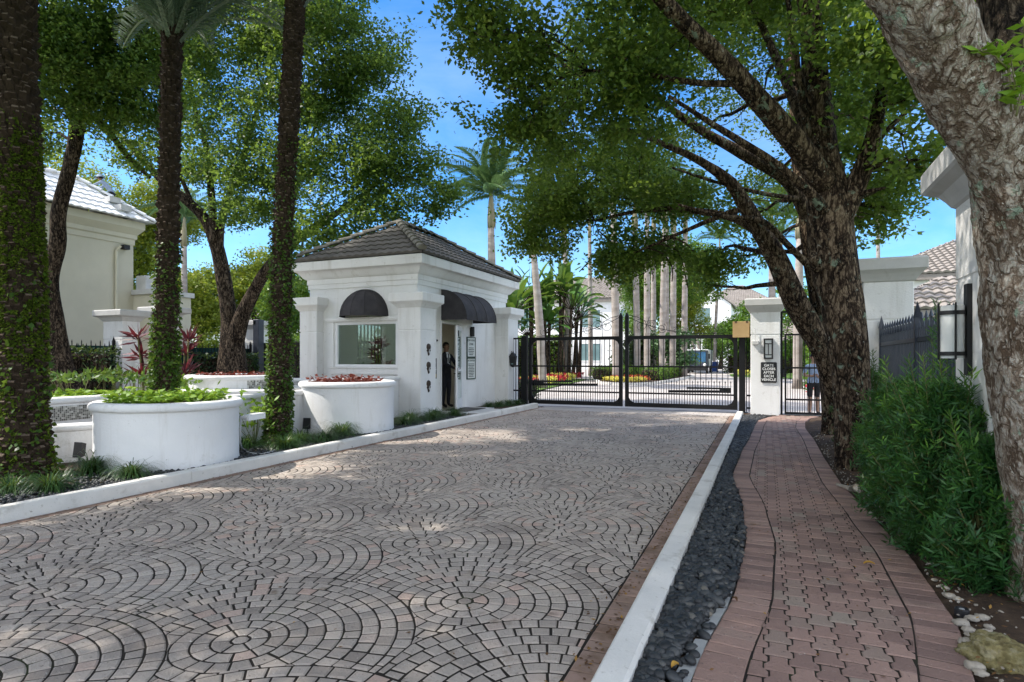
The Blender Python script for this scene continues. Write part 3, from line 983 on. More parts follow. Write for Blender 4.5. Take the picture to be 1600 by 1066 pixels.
def ground_cover(name, cx, cy, r, z, n, L, mat, lab, cat, hum=0.12, parent=None):
    a = NR.uniform(0, 2 * PI, n); rr = r * np.sqrt(NR.uniform(0, 1, n))
    x = cx + rr * np.cos(a); y_ = cy + rr * np.sin(a)
    hh = np.array([0.5 + 0.5 * mnoise.noise((x[i] * 4, y_[i] * 4, cx)) for i in range(n)])
    z_ = z + hum * hh * NR.uniform(0.15, 1.0, n)
    P0 = np.stack([x, y_, z_], 1)
    D = rand_unit(n); D[:, 2] = np.abs(D[:, 2]) * 0.35 - 0.1; D = unit(D)
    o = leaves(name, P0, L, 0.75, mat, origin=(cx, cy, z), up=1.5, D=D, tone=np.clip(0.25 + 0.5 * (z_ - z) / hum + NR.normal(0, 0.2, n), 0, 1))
    return tag(o, lab, cat, kind='stuff')


for i, (cx, cy, r, zt) in enumerate(DRUMS):
    lab = ['large round white planter full of lime green leaves beside the mossy palm', 'round white planter with red brown leaves in front of the guardhouse window'][i]
    t = thing('round_planter', (cx, cy, 0.08), lab, 'planter', 'round white planters by the kerb')
    b = MB()
    b.lathe(cx, cy, [(r + 0.012, 0.05), (r, 0.16), (r - 0.004, 0.5), (r, zt - 0.11)], 64)
    b.build('body', M['planter'], t, smooth=True)
    b = MB()
    b.lathe(cx, cy, bead(r, zt - 0.11, zt), 64)
    b.build('rim', M['planter'], t, smooth=True)
    b = MB()
    b.lathe(cx, cy, [(0.001, zt - 0.06), (r - 0.12, zt - 0.07)], 32)
    b.build('soil', M['soil'], t)
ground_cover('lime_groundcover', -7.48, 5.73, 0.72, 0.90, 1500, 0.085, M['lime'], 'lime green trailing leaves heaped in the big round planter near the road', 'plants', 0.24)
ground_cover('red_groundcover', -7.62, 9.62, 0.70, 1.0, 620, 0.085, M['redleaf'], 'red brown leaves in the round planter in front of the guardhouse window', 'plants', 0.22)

# raised fountain planters behind: mosaic front, bead rim
def mosaic_arc(b, cx, cy, r, z0, z1, a0, a1, tile=0.028):
    na = int(abs(a1 - a0) * r / tile); nz = max(1, int((z1 - z0) / tile))
    for i in range(na):
        for j in range(nz):
            p0 = a0 + (a1 - a0) * (i + 0.06) / na; p1 = a0 + (a1 - a0) * (i + 0.94) / na
            q0 = z0 + (z1 - z0) * (j + 0.06) / nz; q1 = z0 + (z1 - z0) * (j + 0.94) / nz
            R_ = r + 0.004
            b.add([(cx + R_ * math.cos(p0), cy + R_ * math.sin(p0), q0), (cx + R_ * math.cos(p1), cy + R_ * math.sin(p1), q0),
                   (cx + R_ * math.cos(p1), cy + R_ * math.sin(p1), q1), (cx + R_ * math.cos(p0), cy + R_ * math.sin(p0), q1)], [(0, 1, 2, 3)], 0, RND.random())


t = thing('raised_round_planter', (-9.66, 8.94, 0.08), 'raised round white planter with mosaic side and red leaves below the forked tree', 'planter')
b = MB(); b.lathe(-9.66, 8.94, [(1.12, 0.05), (1.12, 0.80), (1.16, 0.84), (1.16, 0.90), (1.10, 0.93), (0.94, 0.93), (0.94, 1.09)], 56); b.build('body', M['planter'], t, smooth=False, auto=50)
b = MB(); b.lathe(-9.66, 8.94, bead(0.94, 1.09, 1.18), 56); b.build('rim', M['planter'], t, smooth=True)
b = MB(); mosaic_arc(b, -9.66, 8.94, 0.94, 0.935, 1.085, -0.62, 0.75); b.build('mosaic_band', M['mosaic'], t)
b = MB(); b.lathe(-9.66, 8.94, [(0.001, 1.12), (0.82, 1.11)], 24); b.build('soil', M['soil'], t)
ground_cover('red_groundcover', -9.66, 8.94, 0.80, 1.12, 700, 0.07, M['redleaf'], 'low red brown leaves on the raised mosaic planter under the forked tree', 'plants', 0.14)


def rim_bar(b, pts, w, z0, z1):
    """bead cap swept along a plan polyline"""
    prof = [(-w / 2, z0), (-w / 2 - 0.03, z0 + 0.02), (-w / 2 - 0.035, z0 + (z1 - z0) * 0.6), (-w / 2, z1), (w / 2, z1), (w / 2 + 0.035, z0 + (z1 - z0) * 0.6), (w / 2 + 0.03, z0 + 0.02), (w / 2, z0)]
    n = len(prof)
    vs = []
    for i, p in enumerate(pts):
        p = Vector((p[0], p[1], 0)); a = Vector((*pts[max(i - 1, 0)][:2], 0)); c = Vector((*pts[min(i + 1, len(pts) - 1)][:2], 0))
        d = (c - a).normalized(); s = Vector((d.y, -d.x, 0))
        for o, z in prof: vs.append(p + s * o + Vector((0, 0, z)))
    fs = []
    for i in range(len(pts) - 1):
        for k in range(n):
            j = (k + 1) % n
            fs.append((i * n + k, i * n + j, (i + 1) * n + j, (i + 1) * n + k))
    fs.append(tuple(range(n))); fs.append(tuple((len(pts) - 1) * n + k for k in range(n - 1, -1, -1)))
    b.add(vs, fs)


def low_wall(name, pts, th, z1, lab, cat='planter wall'):
    t = thing(name, (*pts[0][:2], 0.08), lab, cat)
    b = MB()
    for a, c in zip(pts, pts[1:]):
        b.bar((a[0], a[1], (0.05 + z1 - 0.1) / 2), (c[0], c[1], (0.05 + z1 - 0.1) / 2), th, z1 - 0.15)
    b.build('wall', M['planter'], t)
    b = MB(); rim_bar(b, pts, th, z1 - 0.1, z1); b.build('rim', M['planter'], t, auto=50)
    return t


low_wall('garden_wall', [(-8.02, 6.35), (-8.05, 7.6), (-8.1, 9.05)], 0.16, 0.90, 'low white wall with rounded top between the two round planters')
low_wall('garden_wall', [(-8.25, 10.3), (-8.25, 12.28)], 0.2, 1.07, 'low white wall with rounded top joining the planter to the guardhouse')
low_wall('garden_wall', [(-10.75, 9.9), (-9.2, 11.2), (-8.45, 11.6)], 0.16, 1.05, 'low white wall with rounded top behind the planter below the guardhouse window')
low_wall('basin_wall', [(-9.25, 2.2), (-9.3, 4.2), (-8.7, 5.5), (-8.25, 5.95)], 0.2, 0.60, 'low white fountain basin wall between mossy palm and round planter', 'basin wall')
t = low_wall('mosaic_planter', [(-10.0, 1.8), (-10.0, 7.25)], 0.24, 0.90, 'long white planter with grey mosaic front behind the basin wall', 'planter')
b = MB()
for k in range(170):
    for j in range(8):
        y0 = 2.4 + k * 0.028; z0 = 0.55 + j * 0.028
        b.add([(-9.866, y0, z0), (-9.866, y0 + 0.025, z0), (-9.866, y0 + 0.025, z0 + 0.025), (-9.866, y0, z0 + 0.025)], [(0, 1, 2, 3)], 0, RND.random())
b.build('mosaic_band', M['mosaic'], t)
n = 2600
px_ = NR.uniform(-11.2, -10.1, n); py_ = NR.uniform(1.9, 7.2, n)
z_ = 0.84 + 0.12 * NR.uniform(0, 1, n) * (0.6 + 0.4 * np.sin(py_ * 5))
D = rand_unit(n); D[:, 2] = np.abs(D[:, 2]) * 0.3; D = unit(D)
tag(leaves('lime_groundcover', np.stack([px_, py_, z_], 1), 0.095, 0.75, M['lime'], origin=(-10.6, 4.5, 0.86), up=1.5, D=D), 'lime green leaves filling the long mosaic planter at the left', 'plants', kind='stuff')
b = MB(); b.box(-11.3, -10.13, 1.8, 7.3, 0.06, 0.82); tag(b.build('planter_soil', M['soil']), kind='structure')

# ================================================================== PILLARS
def pillar(name, u0, u1, v0, v1, ztop, lab, cap=0.17, z0=0.0, mat=None, group='white stucco pillars', mark=None):
    t = thing(name, ((u0 + u1) / 2, (v0 + v1) / 2, z0), lab, 'pillar', group)
    zc = ztop - 0.36
    b = MB()
    b.prof_rect(u0, u1, v0, v1, [(0.0, z0 - 0.05), (0.0, zc - 0.62), (-0.012, zc - 0.615), (-0.012, zc - 0.585), (0.0, zc - 0.58), (0.0, zc)], 0, True, 0.012)
    b.build('shaft', mat or M['stucco'], t)
    b = MB()
    b.prof_rect(u0, u1, v0, v1, [(0.004, zc - 0.005), (0.025, zc + 0.01), (0.055, zc + 0.06), (0.10, zc + 0.12), (cap - 0.02, zc + 0.16), (cap, zc + 0.18), (cap, zc + 0.33), (cap - 0.02, ztop)], 0, True, 0.01)
    b.build('cap', M['capstone'], t)
    return t


gp = pillar('gate_pillar', -0.38, 0.34, 17.2, 17.9, 3.08, 'white gate pillar carrying the black instruction plaque and a wall lamp', 0.14)
p2 = pillar('gate_pillar', 1.42, 2.1, 10.95, 11.65, 3.06, 'white pillar with grey cap right behind the oak trunk', 0.16)
p3 = pillar('gate_pillar', 1.42, 2.2, 5.12, 5.92, 3.08, 'white pillar with cylinder wall lamp beside the leaning pale trunk', 0.20)
pA = pillar('gate_pillar', -20.1, -19.15, 13.0, 13.6, 3.07, 'white pillar left of the first fern covered palm, beside the red leaved plant', 0.22)
pC = pillar('gate_pillar', -20.3, -19.55, 18.9, 19.6, 3.07, 'white pillar at the dark exit gate, right of the forked tree', 0.2)
pB = pillar('gate_pillar', -20.1, -19.3, 14.6, 15.2, 3.3, 'white pillar mostly hidden behind the ivy covered palm', 0.26)
# ================================================================== GUARDHOUSE
def tile_slope(b, e0, e1, r0, r1, course=0.33, wave=0.24, amp=0.032, step=0.03, sub=6, tones=True):
    """barrel tiles on the planar quad eave e0->e1, ridge r0->r1 (r0 over e0 side)"""
    e0, e1, r0, r1 = map(Vector, (e0, e1, r0, r1))
    U = (e1 - e0).normalized()
    up = (r0 - e0) - U * (r0 - e0).dot(U)
    H = up.length
    Wd = up.normalized()
    N = U.cross(Wd)
    if N.z < 0: N = -N
    Lw = (e1 - e0).length
    a = (r0 - e0).dot(U); c = (r1 - e0).dot(U)
    nr = max(1, int(round(H / course)))
    nc = int(Lw / (wave / sub))
    for i in range(nr):
        w0, w1 = H * i / nr, H * (i + 1) / nr
        prev = None
        run = []
        for k in range(nc + 1):
            x = Lw * k / nc
            wm = w0
            lo = a * wm / H; hi = Lw + (c - Lw) * wm / H
            wtop = w1
            if x < lo - 1e-6 or x > hi + 1e-6:
                prev = None
                continue
            # top limit where the hip cuts this column
            tl = H
            if a > 1e-6: tl = min(tl, H * x / a)
            if Lw - c > 1e-6: tl = min(tl, H * (Lw - x) / (Lw - c))
            wt = min(w1 + 0.04, max(tl, w0 + 0.001))
            ph = 2 * PI * x / wave
            h = amp * (0.5 + 0.5 * math.cos(ph)) ** 0.7
            p0 = e0 + U * x + Wd * w0 + N * (h + step + 0.012)
            pb = e0 + U * x + Wd * w0 + N * (h * 0.4 - 0.01)
            p1 = e0 + U * x + Wd * wt + N * (h + 0.004)
            if prev is not None:
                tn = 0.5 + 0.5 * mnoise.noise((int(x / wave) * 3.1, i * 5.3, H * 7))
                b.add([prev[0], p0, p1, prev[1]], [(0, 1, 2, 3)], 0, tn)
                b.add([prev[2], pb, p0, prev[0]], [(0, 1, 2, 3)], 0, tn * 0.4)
            prev = (p0, p1, pb)


def cap_tiles(b, p, q, r=0.085, l=0.34, lift=0.02):
    p, q = Vector(p), Vector(q)
    d = q - p
    n = max(1, int(d.length / l))
    dn = d.normalized()
    s = dn.cross(Vector((0, 0, 1))).normalized()
    u = s.cross(dn)
    for i in range(n):
        a = p + d * (i / n); c = p + d * ((i + 1.15) / n)
        vs = []
        for (pt, rr, li) in ((a, r * 1.12, lift + 0.03), (c, r * 0.92, lift)):
            for k in range(8):
                an = PI * k / 7
                vs.append(pt + s * rr * math.cos(an) + u * (rr * 0.85 * math.sin(an) + li - 0.03))
        vs += [a + s * r * 0.8 * math.cos(PI * k / 7) + u * (r * 0.6 * math.sin(PI * k / 7) + lift - 0.03) for k in range(8)]
        fs = [(k, k + 1, 9 + k, 8 + k) for k in range(7)] + [(16 + k, 16 + k + 1, k + 1, k) for k in range(7)] + [tuple(range(23, 15, -1))]
        b.add(vs, fs, 0, RND.random())


GU0, GU1, GV0, GV1 = -11.1, -7.8, 12.56, 17.95
gh = thing('guardhouse', (-9.45, 15.2, 0.1), 'white stucco guardhouse with grey tiled hip roof and dark awnings', 'guardhouse')
b = MB()
Z0, ZT, T = 0.05, 3.62, 0.2
WU0, WU1, WZ0, WZ1 = -10.24, -8.36, 1.29, 2.41          # front window opening
DV0, DV1, DZ1 = 13.72, 14.8, 2.42                       # door opening
b.box(GU0, WU0, GV0, GV0 + T, Z0, ZT); b.box(WU1, GU1, GV0, GV0 + T, Z0, ZT)
b.box(WU0, WU1, GV0, GV0 + T, Z0, WZ0); b.box(WU0, WU1, GV0, GV0 + T, WZ1, ZT)
b.box(GU1 - T, GU1, GV0 + T, DV0, Z0, ZT); b.box(GU1 - T, GU1, DV1, GV1 - T, Z0, ZT); b.box(GU1 - T, GU1, DV0, DV1, DZ1, ZT)
b.box(GU0, GU1, GV1 - T, GV1, Z0, ZT)
BV0, BV1 = 14.3, 15.7
b.box(GU0, GU0 + T, GV0 + T, BV0, Z0, ZT); b.box(GU0, GU0 + T, BV1, GV1 - T, Z0, ZT)
b.box(GU0, GU0 + T, BV0, BV1, Z0, 1.1); b.box(GU0, GU0 + T, BV0, BV1, 2.5, ZT)
b.build('wall', M['stucco'], gh)
b = MB()   # room lining and floor
b.box(GU0 + T + 0.001, GU1 - T - 0.001, GV0 + T + 0.001, GV1 - T - 0.001, Z0 + 0.06, 0.16)
b.box(GU0 + T + 0.001, GU1 - T - 0.001, GV0 + T + 0.001, GV1 - T - 0.001, 2.9, 2.95)
b.box(GU0 + T + 0.002, GU1 - T - 0.002, GV1 - T - 0.03, GV1 - T - 0.003, 0.16, 2.9)
b.box(-10.9 + 0.3, -8.6, 15.9, 15.94, 0.16, 2.9)
b.build('room_lining', M['interior'], gh)
b = MB()   # pilasters
PILS = [(-11.21, -10.65, 12.3, 12.56), (-8.2, -7.55, 12.3, 13.02), (-7.8, -7.35, 17.1, 17.9), (-11.3, -11.1, 17.3, 17.9)]
for q, (a, c, d, e) in enumerate(PILS):
    b = MB()
    zc = 2.72
    b.prof_rect(a, c, d, e, [(0, Z0), (0, 2.16), (-0.01, 2.165), (-0.01, 2.19), (0, 2.195), (0, zc)], 0, True, 0.01)
    pl = b.build('pilaster', M['stucco'], gh)
    b = MB()
    b.prof_rect(a, c, d, e, [(0.003, zc - 0.004), (0.02, zc + 0.01), (0.05, zc + 0.05), (0.10, zc + 0.10), (0.14, zc + 0.13), (0.155, zc + 0.15), (0.155, zc + 0.33), (0.14, zc + 0.345)], 0, True, 0.01)
    b.build('pilaster_cap', M['stucco'], pl)
b = MB()
b.prof_rect(GU0, GU1, GV0, GV1, [(0.03, 3.30), (0.03, 3.42), (0.05, 3.425), (0.05, 3.55), (0.09, 3.57), (0.13, 3.60), (0.17, 3.66), (0.22, 3.72), (0.25, 3.74), (0.33, 3.76), (0.335, 3.78), (0.335, 3.97), (0.32, 3.985)], 0, True, 0.0)
b.build('cornice', M['stucco'], gh, auto=35)
E0, E1, F0, F1 = GU0 - 0.36, GU1 + 0.36, GV0 - 0.36, GV1 + 0.36
ZE, ZR = 4.0, 5.22
RA, RB = Vector((-9.45, F0 + 2.05, ZR)), Vector((-9.45, F1 - 2.05, ZR))
c00, c10, c11, c01 = Vector((E0, F0, ZE)), Vector((E1, F0, ZE)), Vector((E1, F1, ZE)), Vector((E0, F1, ZE))
b = MB()
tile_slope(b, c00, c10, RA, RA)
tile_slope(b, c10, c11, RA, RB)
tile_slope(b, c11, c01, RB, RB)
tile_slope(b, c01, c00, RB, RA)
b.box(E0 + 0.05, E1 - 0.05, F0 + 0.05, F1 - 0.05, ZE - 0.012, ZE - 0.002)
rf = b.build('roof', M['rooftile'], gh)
b = MB()
for p, q in ((c10, RA), (c00, RA), (c11, RB), (c01, RB), (RA, RB)):
    cap_tiles(b, p + Vector((0, 0, 0.07)), q + Vector((0, 0, 0.07)), 0.10, 0.32)
b.build('hip_tiles', M['hiptile'], rf, auto=40)

# front window
b = MB()
fw = 0.055
v_ = GV0 - 0.012
for (a, c, d, e) in ((WU0, WU1, WZ0, WZ0 + fw), (WU0, WU1, WZ1 - fw, WZ1), (WU0, WU0 + fw, WZ0 + fw, WZ1 - fw), (WU1 - fw, WU1, WZ0 + fw, WZ1 - fw)):
    b.box(a + 0.001, c - 0.001, v_, v_ + 0.09, d + 0.001, e - 0.001)
wn = b.build('window', M['whitepaint'], gh)
b = MB(); b.box(WU0 + fw, WU1 - fw, v_ + 0.045, v_ + 0.053, WZ0 + fw, WZ1 - fw); b.build('pane', M['glass'], wn)
b = MB()
b.prof_rect(-10.5, -8.22, GV0 - 0.06, GV0 + 0.02, [(0, 2.43), (0.02, 2.45), (0.035, 2.49), (0.035, 2.53), (0, 2.54)], 0, True, 0.0)
b.prof_rect(-10.4, -8.22, GV0 - 0.05, GV0 + 0.02, [(0, 1.10), (0.0, 1.24), (0.03, 1.25), (0.03, 1.285)], 0, True, 0.0)
b.box(-10.42, -10.30, GV0 - 0.03, GV0 + 0.02, 1.29, 2.43)
b.build('window_trim', M['stucco'], gh)
# desk and things inside
b = MB(); b.box(-10.8, -8.1, 13.05, 13.6, 1.02, 1.07); b.box(-10.8, -10.7, 13.05, 13.6, 0.16, 1.02); b.box(-8.3, -8.2, 13.05, 13.6, 0.16, 1.02)
tag(b.build('guard_desk', M['wood'], origin=(-9.4, 13.3, 0.16)), 'wooden desk just inside the guardhouse window', 'desk')
for q, (mx_, hh) in enumerate(((-9.95, 0.30), (-8.85, 0.26))):
    t = thing('monitor', (mx_, 13.35, 1.07), ['computer screen at the left end of the desk behind the guardhouse glass', 'computer screen at the right end of the desk behind the guardhouse glass'][q], 'monitor')
    b = MB(); b.cbox(mx_ - 0.24, mx_ + 0.24, 13.33, 13.37, 1.2, 1.2 + hh, 0.008); b.build('screen', M['black'], t)
    b = MB(); b.box(mx_ - 0.03, mx_ + 0.03, 13.34, 13.36, 1.09, 1.22); b.box(mx_ - 0.1, mx_ + 0.1, 13.28, 13.42, 1.07, 1.09); b.build('stand', M['black'], t)
b = MB()
for k in range(8): b.box(GU0 + 0.08, GU0 + 0.12, BV0 + 0.1 + k * 0.17, BV0 + 0.13 + k * 0.17, 1.1, 2.5)
b.box(GU0 + 0.06, GU0 + 0.14, BV0, BV1, 1.75, 1.80)
b.build('window', M['black'], gh)

# quarter dome awning over the window
aw = MB()
cu, vz, rad, zb = -9.3, GV0 - 0.005, 0.66, 2.55
ng = 6
pts = []
for i in range(ng * 4 + 1):
    a = PI * i / (ng * 4)
    row = []
    for k in range(9):
        e = (PI / 2) * k / 8
        sc = 1 - 0.025 * abs(math.sin(a * ng)) * math.cos(e) * 1.0
        rr = rad * sc
        row.append((cu - rr * math.cos(a) * math.cos(e), vz - rr * math.sin(a) * math.cos(e) * 0.95, zb + rad * 1.03 * math.sin(e)))
    pts.append(row)
for i in range(ng * 4):
    for k in range(8):
        aw.add([pts[i][k], pts[i + 1][k], pts[i + 1][k + 1], pts[i][k + 1]], [(3, 2, 1, 0)])
dome = aw.build('dome_awning', M['canvas'], gh, smooth=True)
b = MB()
for i in range(0, ng + 1):
    a = PI * i / ng
    b.tube([(cu - (rad + 0.004) * math.cos(a) * math.cos(e), vz - (rad + 0.004) * math.sin(a) * math.cos(e) * 0.95, zb + (rad * 1.03 + 0.004) * math.sin(e)) for e in [PI / 2 * k / 8 for k in range(9)]], 0.008, 5)
b.tube([(cu - rad * math.cos(PI * i / 24), vz - rad * math.sin(PI * i / 24) * 0.95, zb) for i in range(25)], 0.012, 6)
b.build('awning_ribs', M['canvas'], dome)
# quarter barrel awning over the door
aw = MB()
ua, va, vb, rr, zb = GU1 + 0.005, 13.72, 15.55, 0.74, 2.5
K = 12
segv = [va + (vb - va) * i / 12 for i in range(13)]
for i in range(12):
    for k in range(K):
        q = []
        for (vv, kk) in ((segv[i], k), (segv[i + 1], k), (segv[i + 1], k + 1), (segv[i], k + 1)):
            e = PI / 2 * kk / K
            f = 1 - 0.018 * abs(math.sin((vv - va) / (vb - va) * PI * 3))
            q.append((ua + rr * f * math.cos(e), vv, zb + 0.78 * f * math.sin(e)))
        aw.add(q, [(0, 1, 2, 3)])
for vv in (va, vb):
    fan = [(ua, vv, zb)] + [(ua + rr * math.cos(PI / 2 * k / K), vv, zb + 0.78 * math.sin(PI / 2 * k / K)) for k in range(K + 1)]
    aw.poly(fan if vv == va else fan[::-1])
ba = aw.build('door_awning', M['canvas'], gh, auto=50)
b = MB()
for vv in [va + (vb - va) * i / 3 for i in range(4)]:
    b.tube([(ua + (rr + 0.005) * math.cos(PI / 2 * k / K), vv, zb + 0.785 * math.sin(PI / 2 * k / K)) for k in range(K + 1)], 0.011, 5)
b.tube([(ua + rr, va, zb), (ua + rr, vb, zb)], 0.014, 6)
b.build('awning_ribs', M['canvas'], ba)

# door, ajar
hv, ph = 14.76, math.radians(20)
b = MB()
dl = 1.0
dx, dy = math.sin(ph), -math.cos(ph)
nx, ny = math.cos(ph), math.sin(ph)


def dp(s, o, z): return (GU1 + 0.03 + dx * s + nx * o, hv + dy * s + ny * o, z)


def dbox(b, s0, s1, o0, o1, z0, z1, mi=0):
    b.hexa([dp(s0, o0, z0), dp(s0, o1, z0), dp(s1, o1, z0), dp(s1, o0, z0), dp(s0, o0, z1), dp(s0, o1, z1), dp(s1, o1, z1), dp(s1, o0, z1)], mi)


dbox(b, 0, 0.12, 0, 0.045, 0.16, 2.36); dbox(b, dl - 0.12, dl, 0, 0.045, 0.16, 2.36); dbox(b, 0.12, dl - 0.12, 0, 0.045, 0.16, 0.42); dbox(b, 0.12, dl - 0.12, 0, 0.045, 2.24, 2.36); dbox(b, 0.12, dl - 0.12, 0, 0.045, 1.15, 1.25)
dr = b.build('door', M['whitepaint'], gh)
b = MB(); dbox(b, 0.12, dl - 0.12, 0.018, 0.026, 0.42, 1.15); dbox(b, 0.12, dl - 0.12, 0.018, 0.026, 1.25, 2.24); b.build('pane', M['glass'], dr)
b = MB(); dbox(b, dl - 0.09, dl - 0.04, 0.045, 0.055, 1.0, 1.25); b.tube([dp(dl - 0.065, 0.05, 1.1), dp(dl - 0.065, 0.11, 1.1), dp(dl - 0.18, 0.11, 1.1)], 0.011, 6); b.tube([dp(dl - 0.065, 0.0, 1.1), dp(dl - 0.065, -0.06, 1.1), dp(dl - 0.18, -0.06, 1.1)], 0.011, 6); b.build('handle', M['black'], dr)
b = MB()
b.box(GU1 - 0.1, GU1 + 0.025, DV0 - 0.06, DV0 + 0.001, 0.12, DZ1 + 0.06); b.box(GU1 - 0.1, GU1 + 0.025, DV1 - 0.001, DV1 + 0.06, 0.12, DZ1 + 0.06); b.box(GU1 - 0.1, GU1 + 0.025, DV0 + 0.001, DV1 - 0.001, DZ1 - 0.001, DZ1 + 0.06)
b.build('door_frame', M['whitepaint'], gh)
b = MB()
b.box(GU1 + 0.001, UL - 0.56, 13.5, 15.2, 0.07, 0.13); b.box(UL - 0.56, UL - 0.16, 13.6, 15.0, 0.06, 0.118)
tag(b.build('doorstep', M['capstone']), kind='structure')
b = MB(); b.cbox(-7.7, -7.05, 13.75, 14.85, 0.131, 0.148, 0.004); tag(b.build('doormat', M['mat'], origin=(-7.4, 14.3, 0.13)), 'dark doormat in front of the guardhouse door', 'doormat')

# wall fittings -------------------------------------------------------------
def onside(b, v0, v1, z0, z1, o0, o1, mi=0, u=GU1):
    b.box(u + o0, u + o1, v0, v1, z0, z1, mi)


def wall_plate_text(t, name, lines, vstart, vend, ztop, size, u, mat, lead=1.25):
    """lettering on a wall that faces +u, reading towards +v"""
    for k, s in enumerate(lines):
        o = letter_mesh(name, s, size, mat, t, Matrix.Translation(Vector((u, (vstart + vend) / 2, ztop - size * (0.8 + lead * k)))) @ Matrix.Rotation(PI / 2, 4, 'Z') @ Matrix.Rotation(PI / 2, 4, 'X'))
    return o


def text_lines(b, v0, v1, z0, z1, n, u, seed):
    """rows of tiny illegible print"""
    r_ = random.Random(seed)
    for k in range(n):
        z = z1 - (z1 - z0) * (k + 0.5) / n
        h = (z1 - z0) / n * 0.52
        marg = r_.uniform(0, 0.14) * (v1 - v0)
        v = v0 + marg
        while v < v1 - marg - 0.02:
            l = r_.uniform(0.02, 0.055)
            b.box(u, u + 0.002, v, min(v + l, v1 - marg), z - h / 2, z + h / 2)
            v += l + 0.012


# two framed notices
for q, (z0, z1, lines, lab) in enumerate(((1.55, 2.08, ['TOW-AWAY', 'ZONE'], 'upper framed notice headed tow-away zone beside the guardhouse door'), (0.93, 1.49, ['ATTENTION'], 'lower framed notice headed attention beside the guardhouse door'))):
    va_, vb_ = 15.18, 15.66
    t = thing('notice_board', (GU1 + 0.002, (va_ + vb_) / 2, z0), lab, 'sign', 'framed notices on the guardhouse wall')
    b = MB(); onside(b, va_, vb_, z0, z1, 0.002, 0.02); b.build('board', M['signwhite'], t)
    b = MB()
    f_ = 0.028
    for (a, c, d, e) in ((va_ - f_, vb_ + f_, z0 - f_, z0), (va_ - f_, vb_ + f_, z1, z1 + f_), (va_ - f_, va_, z0, z1), (vb_, vb_ + f_, z0, z1)): onside(b, a, c, d, e, 0.002, 0.03)
    b.build('frame', M['signgreen'], t)
    sz = 0.098 if q == 0 else 0.075
    wall_plate_text(t, 'lettering', lines, va_, vb_, z1 - 0.02, sz, GU1 + 0.0215, M['signgreen'], 1.1)
    b = MB(); text_lines(b, va_ + 0.05, vb_ - 0.05, z0 + 0.03, z1 - (0.26 if q == 0 else 0.13), 5 if q == 0 else 9, GU1 + 0.0205, q); b.build('small_print', M['greytext'], t)
# small black surveillance plaque
t = thing('surveillance_plaque', (GU1 + 0.002, 13.33, 1.0), 'small black plaque with white camera symbol and amber strip left of the door', 'sign')
b = MB(); onside(b, 13.2, 13.46, 0.98, 1.50, 0.002, 0.018); b.build('board', M['black'], t)
b = MB(); onside(b, 13.26, 13.38, 1.36, 1.42, 0.0185, 0.021); onside(b, 13.38, 13.41, 1.37, 1.41, 0.0185, 0.021); onside(b, 13.30, 13.32, 1.30, 1.36, 0.0185, 0.021); b.build('white_symbol', M['letter'], t); b = MB(); text_lines(b, 13.23, 13.44, 1.14, 1.28, 3, GU1 + 0.0185, 8); b.build('small_print', M['letter'], t)
b = MB(); onside(b, 13.23, 13.43, 1.01, 1.10, 0.0185, 0.021); b.build('amber_strip', M['amber'], t)
# three cast ornaments on the corner pilaster side
for q, zc in enumerate((1.72, 1.28, 0.83)):
    t = thing('wall_ornament', (-7.548, 12.66, zc), ['topmost', 'middle', 'lowest'][q] + ' of three dark cast drop ornaments on the guardhouse corner', 'ornament', 'cast ornaments on the corner pilaster')
    b = MB()
    u = -7.55
    prof = [(0.0, 0.14), (0.05, 0.13), (0.085, 0.09), (0.09, 0.03), (0.055, 0.0), (0.085, -0.03), (0.05, -0.07), (0.02, -0.15), (0, -0.16)]
    ring = [(s_, z_) for s_, z_ in prof] + [(-s_, z_) for s_, z_ in prof[-2:0:-1]]
    n = len(ring)
    vs = [(u, 12.66 + s_, zc + z_) for s_, z_ in ring] + [(u + 0.025, 12.66 + s_ * 0.85, zc + z_ * 0.9) for s_, z_ in ring]
    b.add(vs, [tuple(range(n, 2 * n))] + [(i, (i + 1) % n, n + (i + 1) % n, n + i) for i in range(n)])
    b.ball((u + 0.02, 12.66, zc + 0.05), 0.03, 0.035, 0.035, 8)
    b.build('body', M['bronze'], t)
    b = MB(); b.box(u + 0.026, u + 0.032, 12.63, 12.69, zc - 0.075, zc - 0.055); b.box(u + 0.026, u + 0.034, 12.652, 12.668, zc - 0.10, zc + 0.0); b.build('relief', M['capstone'], t)
# small camera on bracket near the door
t = thing('wall_camera', (GU1, 13.2, 1.95), 'tiny white wall camera left of the guardhouse door', 'camera')
b = MB(); onside(b, 13.16, 13.26, 1.90, 1.96, 0.001, 0.05); b.tube([(GU1 + 0.04, 13.2, 1.93), (GU1 + 0.09, 13.3, 1.95)], 0.022, 8); b.build('body', M['whitepaint'], t)
b = MB(); b.tube([(GU1 + 0.091, 13.302, 1.95), (GU1 + 0.11, 13.34, 1.955)], 0.025, 8); b.build('lens', M['black'], t)
# black wall light
t = thing('wall_light', (GU1, 15.42, 2.2), 'black half cylinder wall light above the notices', 'lamp')
b = MB(); b.lathe(GU1 + 0.06, 15.42, [(0.001, 2.12), (0.055, 2.12), (0.06, 2.14), (0.06, 2.38), (0.055, 2.40), (0.001, 2.40)], 16); onside(b, 15.37, 15.47, 2.15, 2.37, 0.001, 0.02); b.build('housing', M['black'], t, auto=40)
b = MB(); b.lathe(GU1 + 0.06, 15.42, [(0.001, 2.115), (0.048, 2.115), (0.048, 2.119)], 16); b.build('diffuser', M['frostglass'], t)
